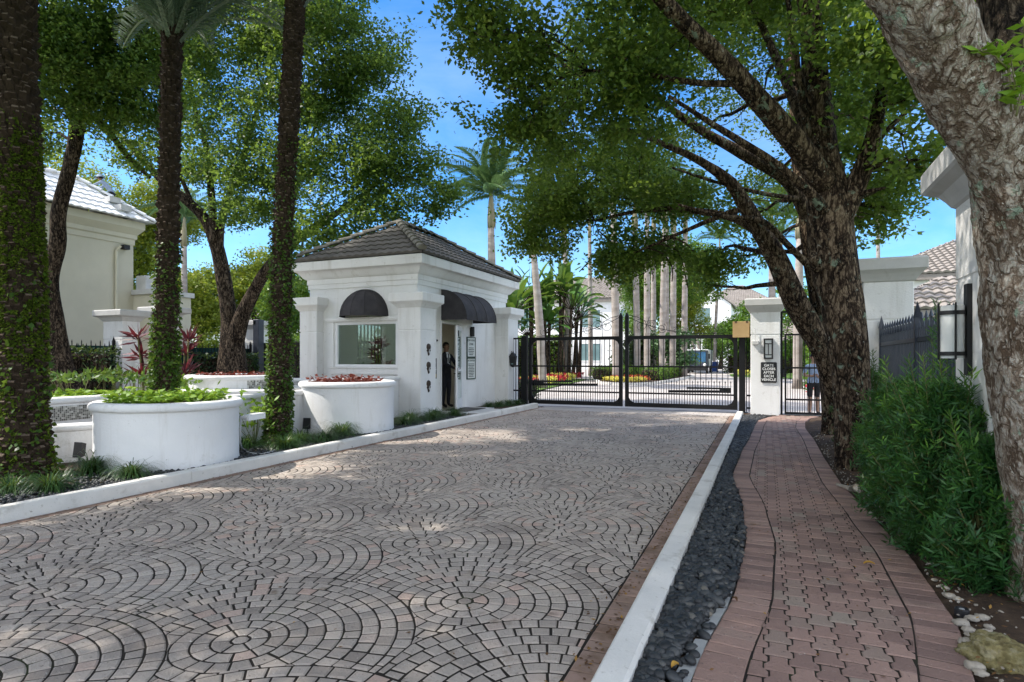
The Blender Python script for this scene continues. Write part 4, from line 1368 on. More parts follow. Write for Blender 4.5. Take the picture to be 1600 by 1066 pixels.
# lantern on the far pilaster
t = thing('wall_lantern', (-7.35, 17.3, 1.5), 'black carriage lantern at the left end of the gate', 'lamp')
b = MB()
lx, ly, lz = -7.25, 17.25, 1.22
b.prof_rect(lx - 0.05, lx + 0.05, ly - 0.05, ly + 0.05, [(-0.02, lz), (0.02, lz + 0.06), (0.045, lz + 0.32), (0.05, lz + 0.34), (0.0, lz + 0.42), (-0.035, lz + 0.47)], 0, True)
b.tube([(-7.35, ly, lz + 0.3), (-7.3, ly, lz + 0.5), (lx, ly, lz + 0.5), (lx, ly, lz + 0.45)], 0.012, 6)
b.box(-7.352, -7.335, ly - 0.05, ly + 0.05, lz + 0.15, lz + 0.4)
b.build('frame', M['black'], t)
b = MB()
for s in (-1, 1):
    b = MB(); b.box(lx - 0.035, lx + 0.035, ly + s * 0.074 - 0.002, ly + s * 0.074 + 0.002, lz + 0.09, lz + 0.27); b.build('pane', M['farglass'], t)

# ================================================================== GATES
def picket_leaf(name, A, B, ztop, lab, cat='gate', group=None, mirror=False, scroll=True, zbot=0.09, mat=None, stile_top=None, pitch=0.143, kick=True, arms=True):
    """gate leaf from A (hinge) to B (meeting stile)"""
    mat = mat or M['iron']
    A, B = Vector((*A, 0)), Vector((*B, 0))
    d = (B - A).normalized(); L = (B - A).length
    t = thing(name, (A.x, A.y, zbot), lab, cat, group)
    q = lambda s, z: Vector((A.x + d.x * s, A.y + d.y * s, z))
    b = MB()
    for z, h in ((zbot + 0.06, 0.12), (ztop - 0.05, 0.10)):
        b.bar(q(0.1, z), q(L - 0.1, z), 0.06, h)
    for z in (0.49, 1.26):
        b.bar(q(0.1, z), q(L - 0.1, z), 0.035, 0.045)
    st = stile_top or ztop
    b.bar(q(0.05, zbot), q(0.05, ztop + 0.0), 0.09, 0.1, up=(d.x, d.y, 0))
    b.bar(q(L - 0.05, zbot), q(L - 0.05, st), 0.09, 0.1, up=(d.x, d.y, 0))
    if st > ztop:
        c = q(L - 0.05, st)
        b.add([c + Vector((-0.05, -0.045, 0)), c + Vector((0.05, -0.045, 0)), c + Vector((0.05, 0.045, 0)), c + Vector((-0.05, 0.045, 0)), c + Vector((0, 0, 0.12))], [(0, 1, 4), (1, 2, 4), (2, 3, 4), (3, 0, 4)])
    g_ = 0.16
    for s0, sg in ((0.1, 1), (L - 0.1, -1)):
        for z0, zs in ((zbot + 0.12, 1), (ztop - 0.1, -1)):
            p = [q(s0, z0), q(s0 + sg * g_, z0), q(s0 + sg * g_ * 0.35, z0 + zs * g_ * 0.35), q(s0, z0 + zs * g_)]
            n = Vector((d.y, -d.x, 0)) * 0.012
            vs = [x + n for x in p] + [x - n for x in p]
            b.add(vs, [(0, 1, 2, 3), (7, 6, 5, 4), (0, 4, 5, 1), (1, 5, 6, 2), (2, 6, 7, 3), (3, 7, 4, 0)])
    b.build('frame', mat, t)
    b = MB()
    n = int((L - 0.2) / pitch)
    for i in range(1, n):
        s = 0.1 + (L - 0.2) * i / n
        b.bar(q(s, zbot + 0.12), q(s, ztop - 0.1), 0.019, 0.019, up=(d.x, d.y, 0))
    if kick:
        for i in range(n):
            s = 0.1 + (L - 0.2) * (i + 0.5) / n
            b.bar(q(s, zbot + 0.12), q(s, 0.82), 0.016, 0.016, up=(d.x, d.y, 0))
            c = q(s, 0.82)
            b.add([c + d * -0.018, c + Vector((0, 0.012, 0)), c + d * 0.018, c + Vector((0, -0.012, 0)), c + Vector((0, 0, 0.07)), c + Vector((0, 0, -0.02))], [(0, 1, 4), (1, 2, 4), (2, 3, 4), (3, 0, 4), (1, 0, 5), (2, 1, 5), (3, 2, 5), (0, 3, 5)])
    b.build('pickets', mat, t)
    if scroll:
        b = MB()
        e = L - 0.1
        curve = [q(e - 2.6 + 2.6 * k / 24, ztop + 0.03 + 0.52 * (k / 24) ** 2.6) for k in range(25)]
        b.tube(curve, 0.009, 5)
        for (s, z, r, turn, ph_) in ((e - 0.35, ztop + 0.30, 0.20, 1.5, 0.5), (e - 0.95, ztop + 0.20, 0.15, 1.6, 2.0), (e - 1.35, ztop + 0.14, 0.10, 1.5, 0.8), (e - 0.65, ztop + 0.32, 0.12, 1.4, 3.5), (e - 2.35, ztop + 0.16, 0.14, 1.1, 2.6)):
            b.tube([q(s + r * (1 - 0.75 * k / 26) * math.cos(ph_ + turn * 2 * PI * k / 26), z + r * (1 - 0.75 * k / 26) * math.sin(ph_ + turn * 2 * PI * k / 26)) for k in range(27)], 0.007, 5)
        b.tube([q(e - 0.02, ztop + 0.6), q(e - 0.25, ztop + 0.55), q(e - 0.5, ztop + 0.42), q(e - 0.75, ztop + 0.44), q(e - 0.85, ztop + 0.3)], 0.008, 5)
        b.tube([q(e - 0.5, ztop), q(e - 0.52, ztop + 0.3), q(e - 0.6, ztop + 0.55)], 0.008, 5)
        b.build('scrollwork', mat, t)
    return t


GV = 17.52
picket_leaf('drive_gate', (-6.83, GV + 0.03), (-3.88, GV), 2.15, 'left leaf of the black iron driveway gate, next to the guardhouse', 'gate', 'leaves of the driveway gate', stile_top=2.74)
picket_leaf('drive_gate', (-0.72, GV - 0.02), (-3.80, GV), 2.15, 'right leaf of the black iron driveway gate, under the cardboard box', 'gate', 'leaves of the driveway gate', stile_top=2.74)
# gate posts
for (uu, w_, lab) in ((-6.96, 0.17, 'thick black gate post at the hinge beside the guardhouse'), (-0.60, 0.16, 'thick black gate post with the cardboard box on top')):
    b = MB(); b.cbox(uu - w_ / 2, uu + w_ / 2, GV - 0.08, GV + 0.08, -0.05, 2.2, 0.008)
    b.box(uu - 0.14, uu + 0.14, GV - 0.12, GV + 0.12, -0.03, 0.03)
    tag(b.build('gate_post', M['iron'], origin=(uu, GV, 0)), lab, 'gate post', 'driveway gate posts')
for (a, c, lab) in ((-7.36, -7.08, 'narrow black iron infill panel between guardhouse and gate post'), (-0.49, -0.36, 'narrow black iron infill panel between gate post and plaque pillar')):
    b = MB()
    for z in (0.15, 0.49, 1.26, 2.12): b.bar((a, GV, z), (c, GV, z), 0.03, 0.05)
    nb = max(2, int((c - a) / 0.09))
    for i in range(nb + 1):
        x = a + (c - a) * i / nb
        b.bar((x, GV, 0.05), (x, GV, 2.15), 0.022, 0.022, up=(1, 0, 0))
    tag(b.build('infill_panel', M['iron'], origin=(a, GV, 0)), lab, 'railing')
# cardboard box upside down over the post
t = thing('cardboard_box', (-0.62, GV - 0.02, 2.02), 'tan cardboard box stuck over the top of the right gate post', 'box')
b = MB(); b.cbox(-0.83, -0.41, GV - 0.26, GV + 0.16, 2.06, 2.49, 0.006); b.build('carton', M['cardboard'], t)
b = MB(); b.box(-0.78, -0.72, GV - 0.262, GV - 0.2615, 2.44, 2.49); b.box(-0.50, -0.44, GV - 0.262, GV - 0.2615, 2.44, 2.49); b.box(-0.825, -0.415, GV - 0.07, GV - 0.03, 2.4905, 2.492); b.build('tape', M['wood'], t)
# gate openers behind the leaves
for (a, c, z, lab) in ((-6.8, -4.7, 0.68, 'long black gate opener arm behind the left gate leaf'), (-2.6, -0.9, 0.55, 'short thick black gate opener arm behind the right gate leaf')):
    t = thing('gate_opener', (a, GV + 0.35, 0), lab, 'gate opener')
    b = MB(); b.bar((a, GV + 0.2, z), (c, GV + 0.3, z + 0.02), 0.06, 0.07); b.build('arm', M['iron'], t)
    b = MB(); b.bar((a if a < -4 else c, GV + 0.3, z + 0.1), ((a if a < -4 else c) + (1.3 if a < -4 else -1.2), GV + 0.33, z + 0.1), 0.05, 0.05); b.bar(((a if a < -4 else c - 0.3), GV + 0.3, z + 0.05), ((a if a < -4 else c) + (0.35 if a < -4 else 0), GV + 0.3, z + 0.05), 0.12, 0.14); b.build('motor', M['black'], t)
# pedestrian gate
t = thing('pedestrian_gate', (0.36, 17.4, 0), 'tall narrow black pedestrian gate at the end of the brick walkway', 'gate')
b = MB()
for x in (0.375, 1.43): b.bar((x, 17.4, 0), (x, 17.4, 2.74), 0.05, 0.05, up=(1, 0, 0))
b.bar((0.36, 17.4, 2.72), (1.45, 17.4, 2.72), 0.05, 0.045); b.bar((0.45, 17.4, 0.06), (1.40, 17.4, 0.06), 0.04, 0.06)
for z in (2.12, 1.25, 0.42): b.bar((0.45, 17.4, z), (1.40, 17.4, z), 0.04, 0.045)
b.bar((0.47, 17.4, 0.04), (0.47, 17.4, 2.14), 0.045, 0.045, up=(1, 0, 0)); b.bar((1.38, 17.4, 0.04), (1.38, 17.4, 2.14), 0.045, 0.045, up=(1, 0, 0))
b.build('frame', M['iron'], t)
b = MB()
for i in range(1, 8):
    x = 0.47 + 0.91 * i / 8
    b.bar((x, 17.4, 0.06), (x, 17.4, 2.12), 0.018, 0.018, up=(1, 0, 0))
for i in range(8):
    x = 0.47 + 0.91 * (i + 0.5) / 8
    b.bar((x, 17.4, 0.06), (x, 17.4, 0.95), 0.014, 0.014, up=(1, 0, 0))
b.build('pickets', M['iron'], t)
b = MB()
b.tube([(0.5 + 0.43 * (1 - math.cos(PI * k / 20)), 17.4, 2.14 + 0.5 * math.sin(PI * k / 20)) for k in range(21)], 0.011, 5)
b.tube([(0.93 + 0.2 * math.cos(2 * PI * k / 20), 17.4, 2.36 + 0.2 * math.sin(2 * PI * k / 20)) for k in range(21)], 0.009, 5)
b.build('scrollwork', M['iron'], t)
b = MB(); b.box(0.40, 0.46, 17.34, 17.38, 1.0, 1.2); b.tube([(0.43, 17.34, 1.1), (0.43, 17.28, 1.1), (0.53, 17.28, 1.1)], 0.01, 6); b.build('handle', M['black'], t)
# plaque and lantern on the gate pillar (front face v = 17.2)
t = thing('instruction_plaque', (0.02, 17.19, 1.05), 'black plaque with white capital letters on the gate pillar', 'sign')
b = MB(); b.cbox(-0.13, 0.26, 17.165, 17.199, 0.86, 1.4, 0.02); b.build('board', M['black'], t)
for k, s in enumerate(['GATE', 'CLOSES', 'AFTER', 'EACH', 'VEHICLE']):
    letter_mesh('lettering', s, 0.092, M['letter'], t, Matrix.Translation(Vector((0.065, 17.162, 1.285 - 0.094 * k))) @ Matrix.Rotation(PI / 2, 4, 'X'), 0.0012)
t = thing('pillar_lantern', (0.06, 17.19, 1.5), 'tall black framed lantern with white panes on the gate pillar', 'lamp')
b = MB()
x0, x1, z0, z1 = -0.06, 0.17, 1.48, 2.02
for (a, c, d, e) in ((x0, x1, z0, z0 + 0.04), (x0, x1, z1 - 0.04, z1), (x0, x0 + 0.04, z0 + 0.04, z1 - 0.04), (x1 - 0.04, x1, z0 + 0.04, z1 - 0.04), (x0 + 0.04, x1 - 0.04, z1 - 0.15, z1 - 0.125), (x0 + 0.04, x1 - 0.04, z0 + 0.10, z0 + 0.125)):
    b.box(a, c, 17.09, 17.199, d, e)
b.box(0.045, 0.065, 17.09, 17.11, z0 + 0.125, z1 - 0.15)
b.build('frame', M['black'], t)
b = MB(); b.box(x0 + 0.02, x1 - 0.02, 17.115, 17.19, z0 + 0.02, z1 - 0.02); b.build('pane', M['frostglass'], t)
t = thing('call_box', (-0.3, 17.19, 1.85), 'small white box on the gate pillar left of the lantern', 'call box')
b = MB(); b.cbox(-0.34, -0.18, 17.12, 17.199, 1.86, 1.96, 0.008); b.build('housing', M['capstone'], t)
b = MB(); b.tube([(-0.26, 17.15, 1.96), (-0.26, 17.15, 2.28), (-0.3, 17.15, 2.3)], 0.008, 6); b.build('cable', M['capstone'], t)
# exit gate between the pillars on the left
picket_leaf('exit_gate', (-19.4, 19.2), (-15.4, 18.9), 2.15, 'dark exit gate leaf behind the palm, on the far left side of the guardhouse', 'gate', 'leaves of the exit gate', mat=M['iron'], stile_top=2.7)
picket_leaf('exit_gate', (-11.45, 18.5), (-15.3, 18.9), 2.15, 'dark exit gate leaf right behind the guardhouse corner', 'gate', 'leaves of the exit gate', mat=M['iron'], stile_top=2.7)
b = MB(); b.cbox(-19.5, -19.2, 18.7, 19.0, -0.05, 3.1, 0.01); tag(b.build('gate_post', M['navy'], origin=(-19.35, 18.85, 0)), 'tall dark blue gate post right of the exit pillar', 'gate post')
# ================================================================== TREES
def smooth_path(pts, sub=5):
    """Catmull-Rom through (Vector, radius)"""
    out = []
    n = len(pts)
    for i in range(n - 1):
        p0, p1, p2, p3 = pts[max(i - 1, 0)], pts[i], pts[i + 1], pts[min(i + 2, n - 1)]
        for k in range(sub):
            t = k / sub
            f = lambda a, b_, c, d: 0.5 * (2 * b_ + (c - a) * t + (2 * a - 5 * b_ + 4 * c - d) * t * t + (3 * b_ - a - 3 * c + d) * t ** 3)
            out.append((f(p0[0], p1[0], p2[0], p3[0]), max(0.004, f(p0[1], p1[1], p2[1], p3[1]))))
    out.append(pts[-1])
    return out


def limb(b, pts, n=12, sub=6, rough=0.09, seed=0, mi=0, flare=0.0):
    sp = smooth_path(pts, sub)
    fr = [p for p, r in sp]; rr = [r for p, r in sp]

    def fn(p, d, r, i, k):
        q = p * 2.2 + d * r * 7
        e = mnoise.noise((q.x, q.y, q.z * 0.45 + seed)) + 0.5 * mnoise.noise((q.x * 2.7, q.y * 2.7, q.z * 1.1 + seed))
        f = 1 + rough * e
        if flare and i < sub * 2:
            a = math.atan2(d.y, d.x)
            f *= 1 + flare * (1 - i / (sub * 2)) ** 2 * (1 + 0.6 * math.sin(a * 4 + seed) + 0.3 * math.sin(a * 7 + 1))
        return r * f
    b.tube(fr, rr, n, mi, True, 0.5, fn)
    return sp


def twig(b, a, c, r0, r1, bend=0.12, n=5, steps=6):
    a, c = Vector(a), Vector(c)
    L = (c - a).length
    o1 = Vector((RND.gauss(0, bend), RND.gauss(0, bend), RND.gauss(0, bend) + 0.05)) * L
    pts = []
    for k in range(steps + 1):
        t = k / steps
        pts.append(a.lerp(c, t) + o1 * math.sin(PI * t) + Vector((RND.gauss(0, 0.012), RND.gauss(0, 0.012), RND.gauss(0, 0.012))) * L * (0 < k < steps))
    b.tube(pts, [r0 + (r1 - r0) * k / steps for k in range(steps + 1)], n, 0, True)
    return pts


def make_tree(name, lab, cat, group, base, limbs, clumps, leafmat, bark, leafL=0.075, asp=0.48, tuft_r=0.19, per=15, dens=105,
              twigs=7, parts=None, up=0.5, flare=0.35, tone_shift=0.0, nseg=14, rough=0.09, tr_n=None):
    t = thing(name, base, lab, cat, group)
    b = MB()
    nodes = []
    for li, pts in enumerate(limbs):
        sp = limb(b, pts, nseg if pts[0][1] > 0.1 else 9, 6, rough, li * 3.7, 0, flare if li == 0 else 0)
        nodes += [(p, r) for p, r in sp[len(sp) // 3 if li == 0 else 2:]]
    P0, T = [], []
    for (c, r, *rest) in clumps:
        k = rest[0] if rest else 1.0
        c = Vector(c)
        sx = (r, r, r * 0.75)
        j = min(range(len(nodes)), key=lambda i: (nodes[i][0] - c).length - nodes[i][1] * 3)
        a, ra = nodes[j]
        path = twig(b, a, c, min(ra * 0.6, 0.03 + 0.014 * (c - a).length), 0.012, 0.10)
        nt = int(dens * r * r * k)
        for q in range(nt):
            d = Vector((RND.gauss(0, 1), RND.gauss(0, 1), RND.gauss(0, 1))).normalized()
            rad = RND.random() ** 0.42
            p = c + Vector((d.x * sx[0], d.y * sx[1], d.z * sx[2])) * rad
            if mnoise.noise((p.x * 0.9 + 17, p.y * 0.9, p.z * 1.1)) < -0.16 or mnoise.noise((p.x * 2.3, p.y * 2.3 + 31, p.z * 2.3)) < -0.30: continue
            if q < twigs * r * 1.3:
                tw = twig(b, path[RND.randrange(2, len(path))], p, 0.011, 0.004, 0.12, 4, 4)
            P0.append(p)
            T.append(RND.gauss(0.45, 0.16) + tone_shift)
    b.build('trunk', bark, t, smooth=True)
    P0 = np.array([p[:] for p in P0]); n = len(P0)
    PP = np.repeat(P0, per, 0) + NR.normal(0, 1, (n * per, 3)) * np.array([tuft_r, tuft_r, tuft_r * 0.6]) * 0.62
    TT = np.clip(np.repeat(np.array(T), per) + NR.normal(0, 0.16, n * per), 0, 1)
    leaves('crown', PP, leafL, asp, leafmat, t, up=up, tone=TT, droop=0.12)
    return t


def PL(*a):
    return [(P(x, y, d), r) for (x, y, d, r) in a]


def CL(*a):
    return [(P(c[0], c[1], c[2]), c[3], *(c[4:])) for c in a]


def base_of(limb_, z=0.0):
    p = limb_[0][0]
    return (p.x, p.y, z)


# oak in front (right of the walkway)
R1 = [PL((1342, 770, 8.0, 0.27), (1335, 725, 8.06, 0.225), (1330, 600, 8.1, 0.225), (1318, 490, 8.2, 0.26), (1302, 400, 8.3, 0.29), (1296, 320, 8.3, 0.27), (1286, 240, 8.3, 0.20), (1276, 150, 8.25, 0.17), (1268, 50, 8.2, 0.15), (1255, -60, 8.1, 0.12), (1230, -260, 8.0, 0.07)),
      PL((1290, 290, 8.2, 0.17), (1250, 232, 8.05, 0.155), (1185, 155, 7.8, 0.135), (1120, 85, 7.6, 0.115), (1055, 22, 7.4, 0.095), (980, -60, 7.2, 0.06), (900, -150, 7.2, 0.03)),
      PL((1310, 350, 8.2, 0.15), (1340, 285, 8.1, 0.13), (1362, 225, 7.9, 0.10), (1378, 140, 7.7, 0.075), (1395, 40, 7.5, 0.05), (1410, -60, 7.4, 0.03)),
      PL((1290, 330, 8.15, 0.08), (1262, 298, 8.0, 0.062), (1212, 256, 7.85, 0.052), (1165, 226, 7.7, 0.045), (1110, 192, 7.5, 0.035), (1045, 150, 7.3, 0.02)),
      PL((1322, 320, 8.15, 0.05), (1345, 303, 8.0, 0.034), (1382, 294, 7.8, 0.02)),
      PL((1262, 215, 8.2, 0.06), (1252, 150, 8.2, 0.045), (1240, 60, 8.2, 0.04), (1225, -40, 8.1, 0.025)),
      PL((1286, 250, 8.25, 0.10), (1255, 190, 8.6, 0.085), (1225, 120, 9.0, 0.07), (1190, 40, 9.4, 0.05), (1150, -40, 9.6, 0.03)),
      PL((1360, 230, 7.95, 0.045), (1400, 190, 7.9, 0.03), (1445, 150, 7.8, 0.02)),
      PL((1278, 420, 8.15, 0.085), (1272, 404, 8.02, 0.075), (1271, 400, 7.98, 0.068)),
      PL((1160, 130, 7.7, 0.05), (1090, 130, 7.9, 0.04), (1000, 115, 8.3, 0.03), (920, 110, 8.7, 0.02))]
C1 = CL((755, 40, 8.6, 0.75), (735, 15, 8.8, 0.45, 0.6), (790, 140, 8.8, 0.85), (850, 60, 8.4, 1.05), (900, 140, 8.9, 1.1), (820, 210, 9.4, 0.75), (960, 60, 8.2, 1.1), (1050, 60, 8.2, 0.9, 0.8), (1000, 170, 9.0, 1.05, 0.85), (900, 240, 10, 1.0), (1110, 20, 9.5, 1.0, 0.6),
        (1340, 60, 7.6, 1.0), (1400, 130, 7.6, 0.95), (1420, 215, 7.9, 0.8), (1365, 190, 8.6, 0.9), (1450, 250, 8.2, 0.5, 0.8), (1330, 150, 9.4, 0.9), (1390, 290, 9.3, 0.75), (1345, 345, 9.8, 0.55, 0.7), (1410, 330, 9.6, 0.42, 0.6), (1430, 60, 7.0, 0.8), (1465, 130, 7.2, 0.5),
        (1180, -40, 9.2, 1.1), (1290, -60, 8.8, 1.1), (780, -60, 8.2, 0.9), (900, -90, 8.2, 1.2), (1020, -120, 7.8, 1.2), (1130, -220, 8.2, 1.4), (1280, -280, 8.5, 1.5), (1000, -320, 8.5, 1.5), (850, -280, 8.5, 1.3), (1400, -130, 7.5, 1.2), (1150, -480, 9, 1.6), (1340, -420, 8.6, 1.5))
make_tree('oak_tree', 'big dark oak with forked limbs standing nearest the brick walkway', 'tree', 'oaks beside the brick walkway', base_of(R1[0]), R1, C1, M['oakleaf'], M['bark'], 0.085, 0.58, 0.17, 18, 260, 9, rough=0.10, nseg=22)
b = MB()
c = P(1271, 400, 7.96); n_ = (P(1271, 400, 7.0) - c).normalized()
# oak behind, leaning over the drive
R2 = [PL((1305, 705, 11.6, 0.25), (1302, 670, 11.7, 0.20), (1298, 600, 11.7, 0.20), (1288, 500, 11.6, 0.21), (1276, 420, 11.5, 0.215), (1264, 330, 11.5, 0.20), (1252, 250, 11.5, 0.17), (1244, 160, 11.5, 0.13), (1238, 60, 11.5, 0.09), (1225, -60, 11.5, 0.05)),
      PL((1302, 620, 11.6, 0.15), (1288, 555, 11.5, 0.19), (1262, 505, 11.45, 0.215), (1240, 465, 11.4, 0.215), (1217, 412, 11.3, 0.195), (1196, 372, 11.2, 0.17), (1170, 330, 11.1, 0.14), (1140, 285, 11.0, 0.105), (1090, 250, 10.8, 0.07), (1020, 218, 10.6, 0.045), (950, 190, 10.5, 0.025)),
      PL((1196, 372, 11.2, 0.09), (1150, 342, 11.5, 0.08), (1085, 330, 12.0, 0.065), (1010, 328, 12.3, 0.045), (930, 345, 12.6, 0.025)),
      PL((1268, 420, 11.3, 0.07), (1232, 384, 11.0, 0.058), (1192, 346, 10.9, 0.05), (1130, 338, 10.7, 0.035), (1060, 320, 10.6, 0.02)),
      PL((1258, 330, 11.4, 0.13), (1228, 280, 11.3, 0.12), (1160, 240, 11.2, 0.10), (1090, 200, 11.2, 0.075), (1020, 150, 11.1, 0.05), (950, 110, 11, 0.025)),
      PL((1250, 310, 11.3, 0.05), (1200, 304, 11.1, 0.04), (1120, 285, 11.0, 0.03), (1050, 262, 11, 0.02)),
      PL((1165, 325, 11.1, 0.06), (1120, 340, 11.6, 0.05), (1050, 370, 12.2, 0.035), (980, 400, 12.8, 0.02))]
C2 = CL((835, 280, 13, 0.6), (850, 330, 13, 1.0), (900, 290, 12.4, 1.1), (935, 365, 13.2, 1.0), (880, 395, 13.4, 0.55, 0.9), (1000, 310, 12.4, 1.05), (1000, 400, 13.2, 0.75), (1060, 385, 13.2, 0.8), (1080, 310, 12.5, 0.9, 0.8), (1120, 410, 13.4, 0.55), (1160, 350, 13.2, 0.8), (1000, 230, 13, 1.1, 0.8), (900, 215, 13.2, 1.1), (1095, 200, 13.5, 1.0, 0.55), (860, 225, 13.2, 0.75), (950, 430, 13.4, 0.42), (1020, 440, 13.4, 0.38), (1190, 290, 14, 0.8, 0.7), (1190, 160, 14, 1.0, 0.55), (1110, 445, 13.6, 0.3), (905, 425, 13.4, 0.25), (1185, 400, 13.6, 0.35), (1220, 330, 14, 0.6, 0.7),
        (830, 380, 13.2, 0.6), (870, 360, 13, 0.8), (960, 395, 13, 0.7), (1010, 425, 13, 0.5), (1050, 440, 13.2, 0.5), (930, 415, 13.2, 0.5), (1090, 400, 13, 0.7), (1075, 450, 13.3, 0.35), (1140, 400, 13.3, 0.6), (1000, 80, 13, 1.4, 0.7), (880, 100, 13, 1.4, 0.8), (1120, 60, 13, 1.5, 0.6), (1240, 40, 13, 1.4, 0.7), (1000, -60, 13, 1.6), (1160, -80, 13, 1.7), (1300, 200, 13.5, 1.2, 0.8), (1350, 300, 13, 0.7, 0.8), (1380, 140, 12.5, 1.2), (1300, -60, 12.5, 1.6))
make_tree('oak_tree', 'second oak with a brown limb leaning left over the gate', 'tree', 'oaks beside the brick walkway', base_of(R2[0]), R2, C2, M['oakleaf'], M['bark'], 0.09, 0.58, 0.20, 18, 255, 9, rough=0.09, nseg=18, tone_shift=0.05)

# leaning pale trunk at the right edge
FG = [PL((1668, 1040, 3.62, 0.30), (1652, 985, 3.6, 0.255), (1652, 850, 3.55, 0.235), (1636, 690, 3.5, 0.235), (1622, 560, 3.5, 0.255), (1618, 470, 3.5, 0.26), (1618, 400, 3.5, 0.26), (1608, 325, 3.47, 0.255), (1576, 240, 3.42, 0.22), (1520, 155, 3.36, 0.20), (1472, 75, 3.3, 0.195), (1440, 5, 3.25, 0.205), (1410, -70, 3.2, 0.20), (1380, -180, 3.15, 0.15), (1330, -340, 3.1, 0.09), (1250, -520, 3.2, 0.05)),
      PL((1625, 420, 3.6, 0.16), (1610, 300, 3.75, 0.19), (1592, 180, 3.95, 0.175), (1578, 60, 4.1, 0.165), (1568, -60, 4.15, 0.15), (1560, -260, 4.2, 0.09))]
t = thing('leaning_tree', base_of(FG[0]), 'leaning pale barked tree trunk at the right edge nearest the viewer', 'tree')
b = MB()


def bark_fn(seed):
    def fn(p, d, r, i, k):
        q = p + d * r
        e = 0.075 * mnoise.noise((q.x * 4, q.y * 4, q.z * 3 + seed)) + 0.05 * mnoise.noise((q.x * 10, q.y * 10, q.z * 6)) + 0.03 * mnoise.noise((q.x * 24, q.y * 24, q.z * 12)) + 0.016 * mnoise.noise((q.x * 55, q.y * 55, q.z * 30))
        kn = 0
        for (kx, ky, kz, ks, ka) in KNOTS:
            dd = (q.x - kx) ** 2 + (q.y - ky) ** 2 + (q.z - kz) ** 2
            kn += ka * math.exp(-dd / ks ** 2) * (1.0 + 0.45 * math.cos(math.sqrt(dd) / ks * 7))
        return r * (1 + e) + kn
    return fn


def sp_path(pts, sub):
    s = smooth_path(pts, sub)
    return [p for p, r in s], [r for p, r in s]


k1, k2, k3, k4 = P(1478, 28, 3.08), P(1420, 45, 3.1), P(1555, 205, 3.2), P(1585, 330, 3.22)
KNOTS = [(k1.x, k1.y, k1.z, 0.085, 0.05), (k2.x, k2.y, k2.z, 0.10, 0.035), (k3.x, k3.y, k3.z, 0.06, 0.03), (k4.x, k4.y, k4.z, 0.10, 0.05)]
pp, rr_ = sp_path(FG[0], 26)
b.tube(pp, rr_, 110, 0, True, 0.5, bark_fn(0))
b.build('trunk', M['palebark'], t, smooth=True)
b = MB()
pp, rr_ = sp_path(FG[1], 22)
b.tube(pp, rr_, 60, 0, True, 0.5, bark_fn(5))
b.build('limb', M['darkbark'], t, smooth=True)
Pc, Tc = [], []
b = MB()
for (c_, r_) in ((P(1100, -620, 3.6), 1.0), (P(1400, -560, 3.6), 1.1), (P(1650, -640, 4.4), 1.3), (P(1200, -1000, 4.2), 1.3), (P(1550, -1000, 4.2), 1.4), (P(1900, -700, 4.2), 1.2), (P(1350, -760, 2.6), 1.0), (Vector((-1.2, 1.6, 5.6)), 1.1), (Vector((-2.6, 0.4, 6.6)), 1.5), (Vector((-3.9, 1.6, 7.2)), 1.5), (Vector((-2.2, 2.6, 6.6)), 1.3), (Vector((-4.2, -1.0, 7.4)), 1.6), (Vector((-5.4, 0.6, 8.0)), 1.4), (Vector((-0.8, 0.0, 6.2)), 1.2), (Vector((-3.0, 3.6, 7.6)), 1.2), (Vector((-5.2, 2.8, 8.2)), 1.4), (Vector((-1.8, -1.6, 6.8)), 1.4)):
    twig(b, P(1330, -340, 3.1) if c_.x < 1.5 else P(1560, -260, 4.2), c_, 0.05, 0.015)
    for q in range(int(250 * r_ * r_)):
        d = Vector((RND.gauss(0, 1), RND.gauss(0, 1), RND.gauss(0, 1))).normalized() * (r_ * RND.random() ** 0.42)
        Pc.append((c_ + d)[:])
b.build('branches', M['darkbark'], t, smooth=True)
Pc = np.repeat(np.array(Pc), 14, 0) + NR.normal(0, 0.11, (len(Pc) * 14, 3))
leaves('crown', Pc, 0.075, 0.5, M['oakleaf'], t, up=0.5)
# fresh shoots sprouting from the fork
b = MB()
LP, LD = [], []
for (x0, y0, x1, y1, d0) in ((1580, 175, 1572, 70, 3.16), (1586, 172, 1580, 95, 3.14), (1592, 180, 1600, 40, 3.2), (1588, 182, 1604, 130, 3.12), (1575, 110, 1530, 78, 3.14)):
    a_, c_ = P(x0, y0, d0), P(x1, y1, d0 - 0.03)
    path = twig(b, a_, c_, 0.0055, 0.003, 0.05, 5, 8)
    for p in path[2:]:
        for s in range(2):
            LP.append(p[:]); dd = Vector((RND.gauss(0, 1), RND.gauss(0, 0.6), RND.gauss(0.25, 0.35))).normalized(); LD.append(dd[:])
    for s in range(4):
        LP.append(path[-1][:]); dd = Vector((RND.gauss(0, 1), RND.gauss(0, 0.6), RND.gauss(0.5, 0.4))).normalized(); LD.append(dd[:])
sh = b.build('shoots', M['stem'], t, smooth=True)
leaves('leaves', np.array(LP), 0.085, 0.42, M['lime'], sh if False else t, up=1.0, D=np.array(LD))

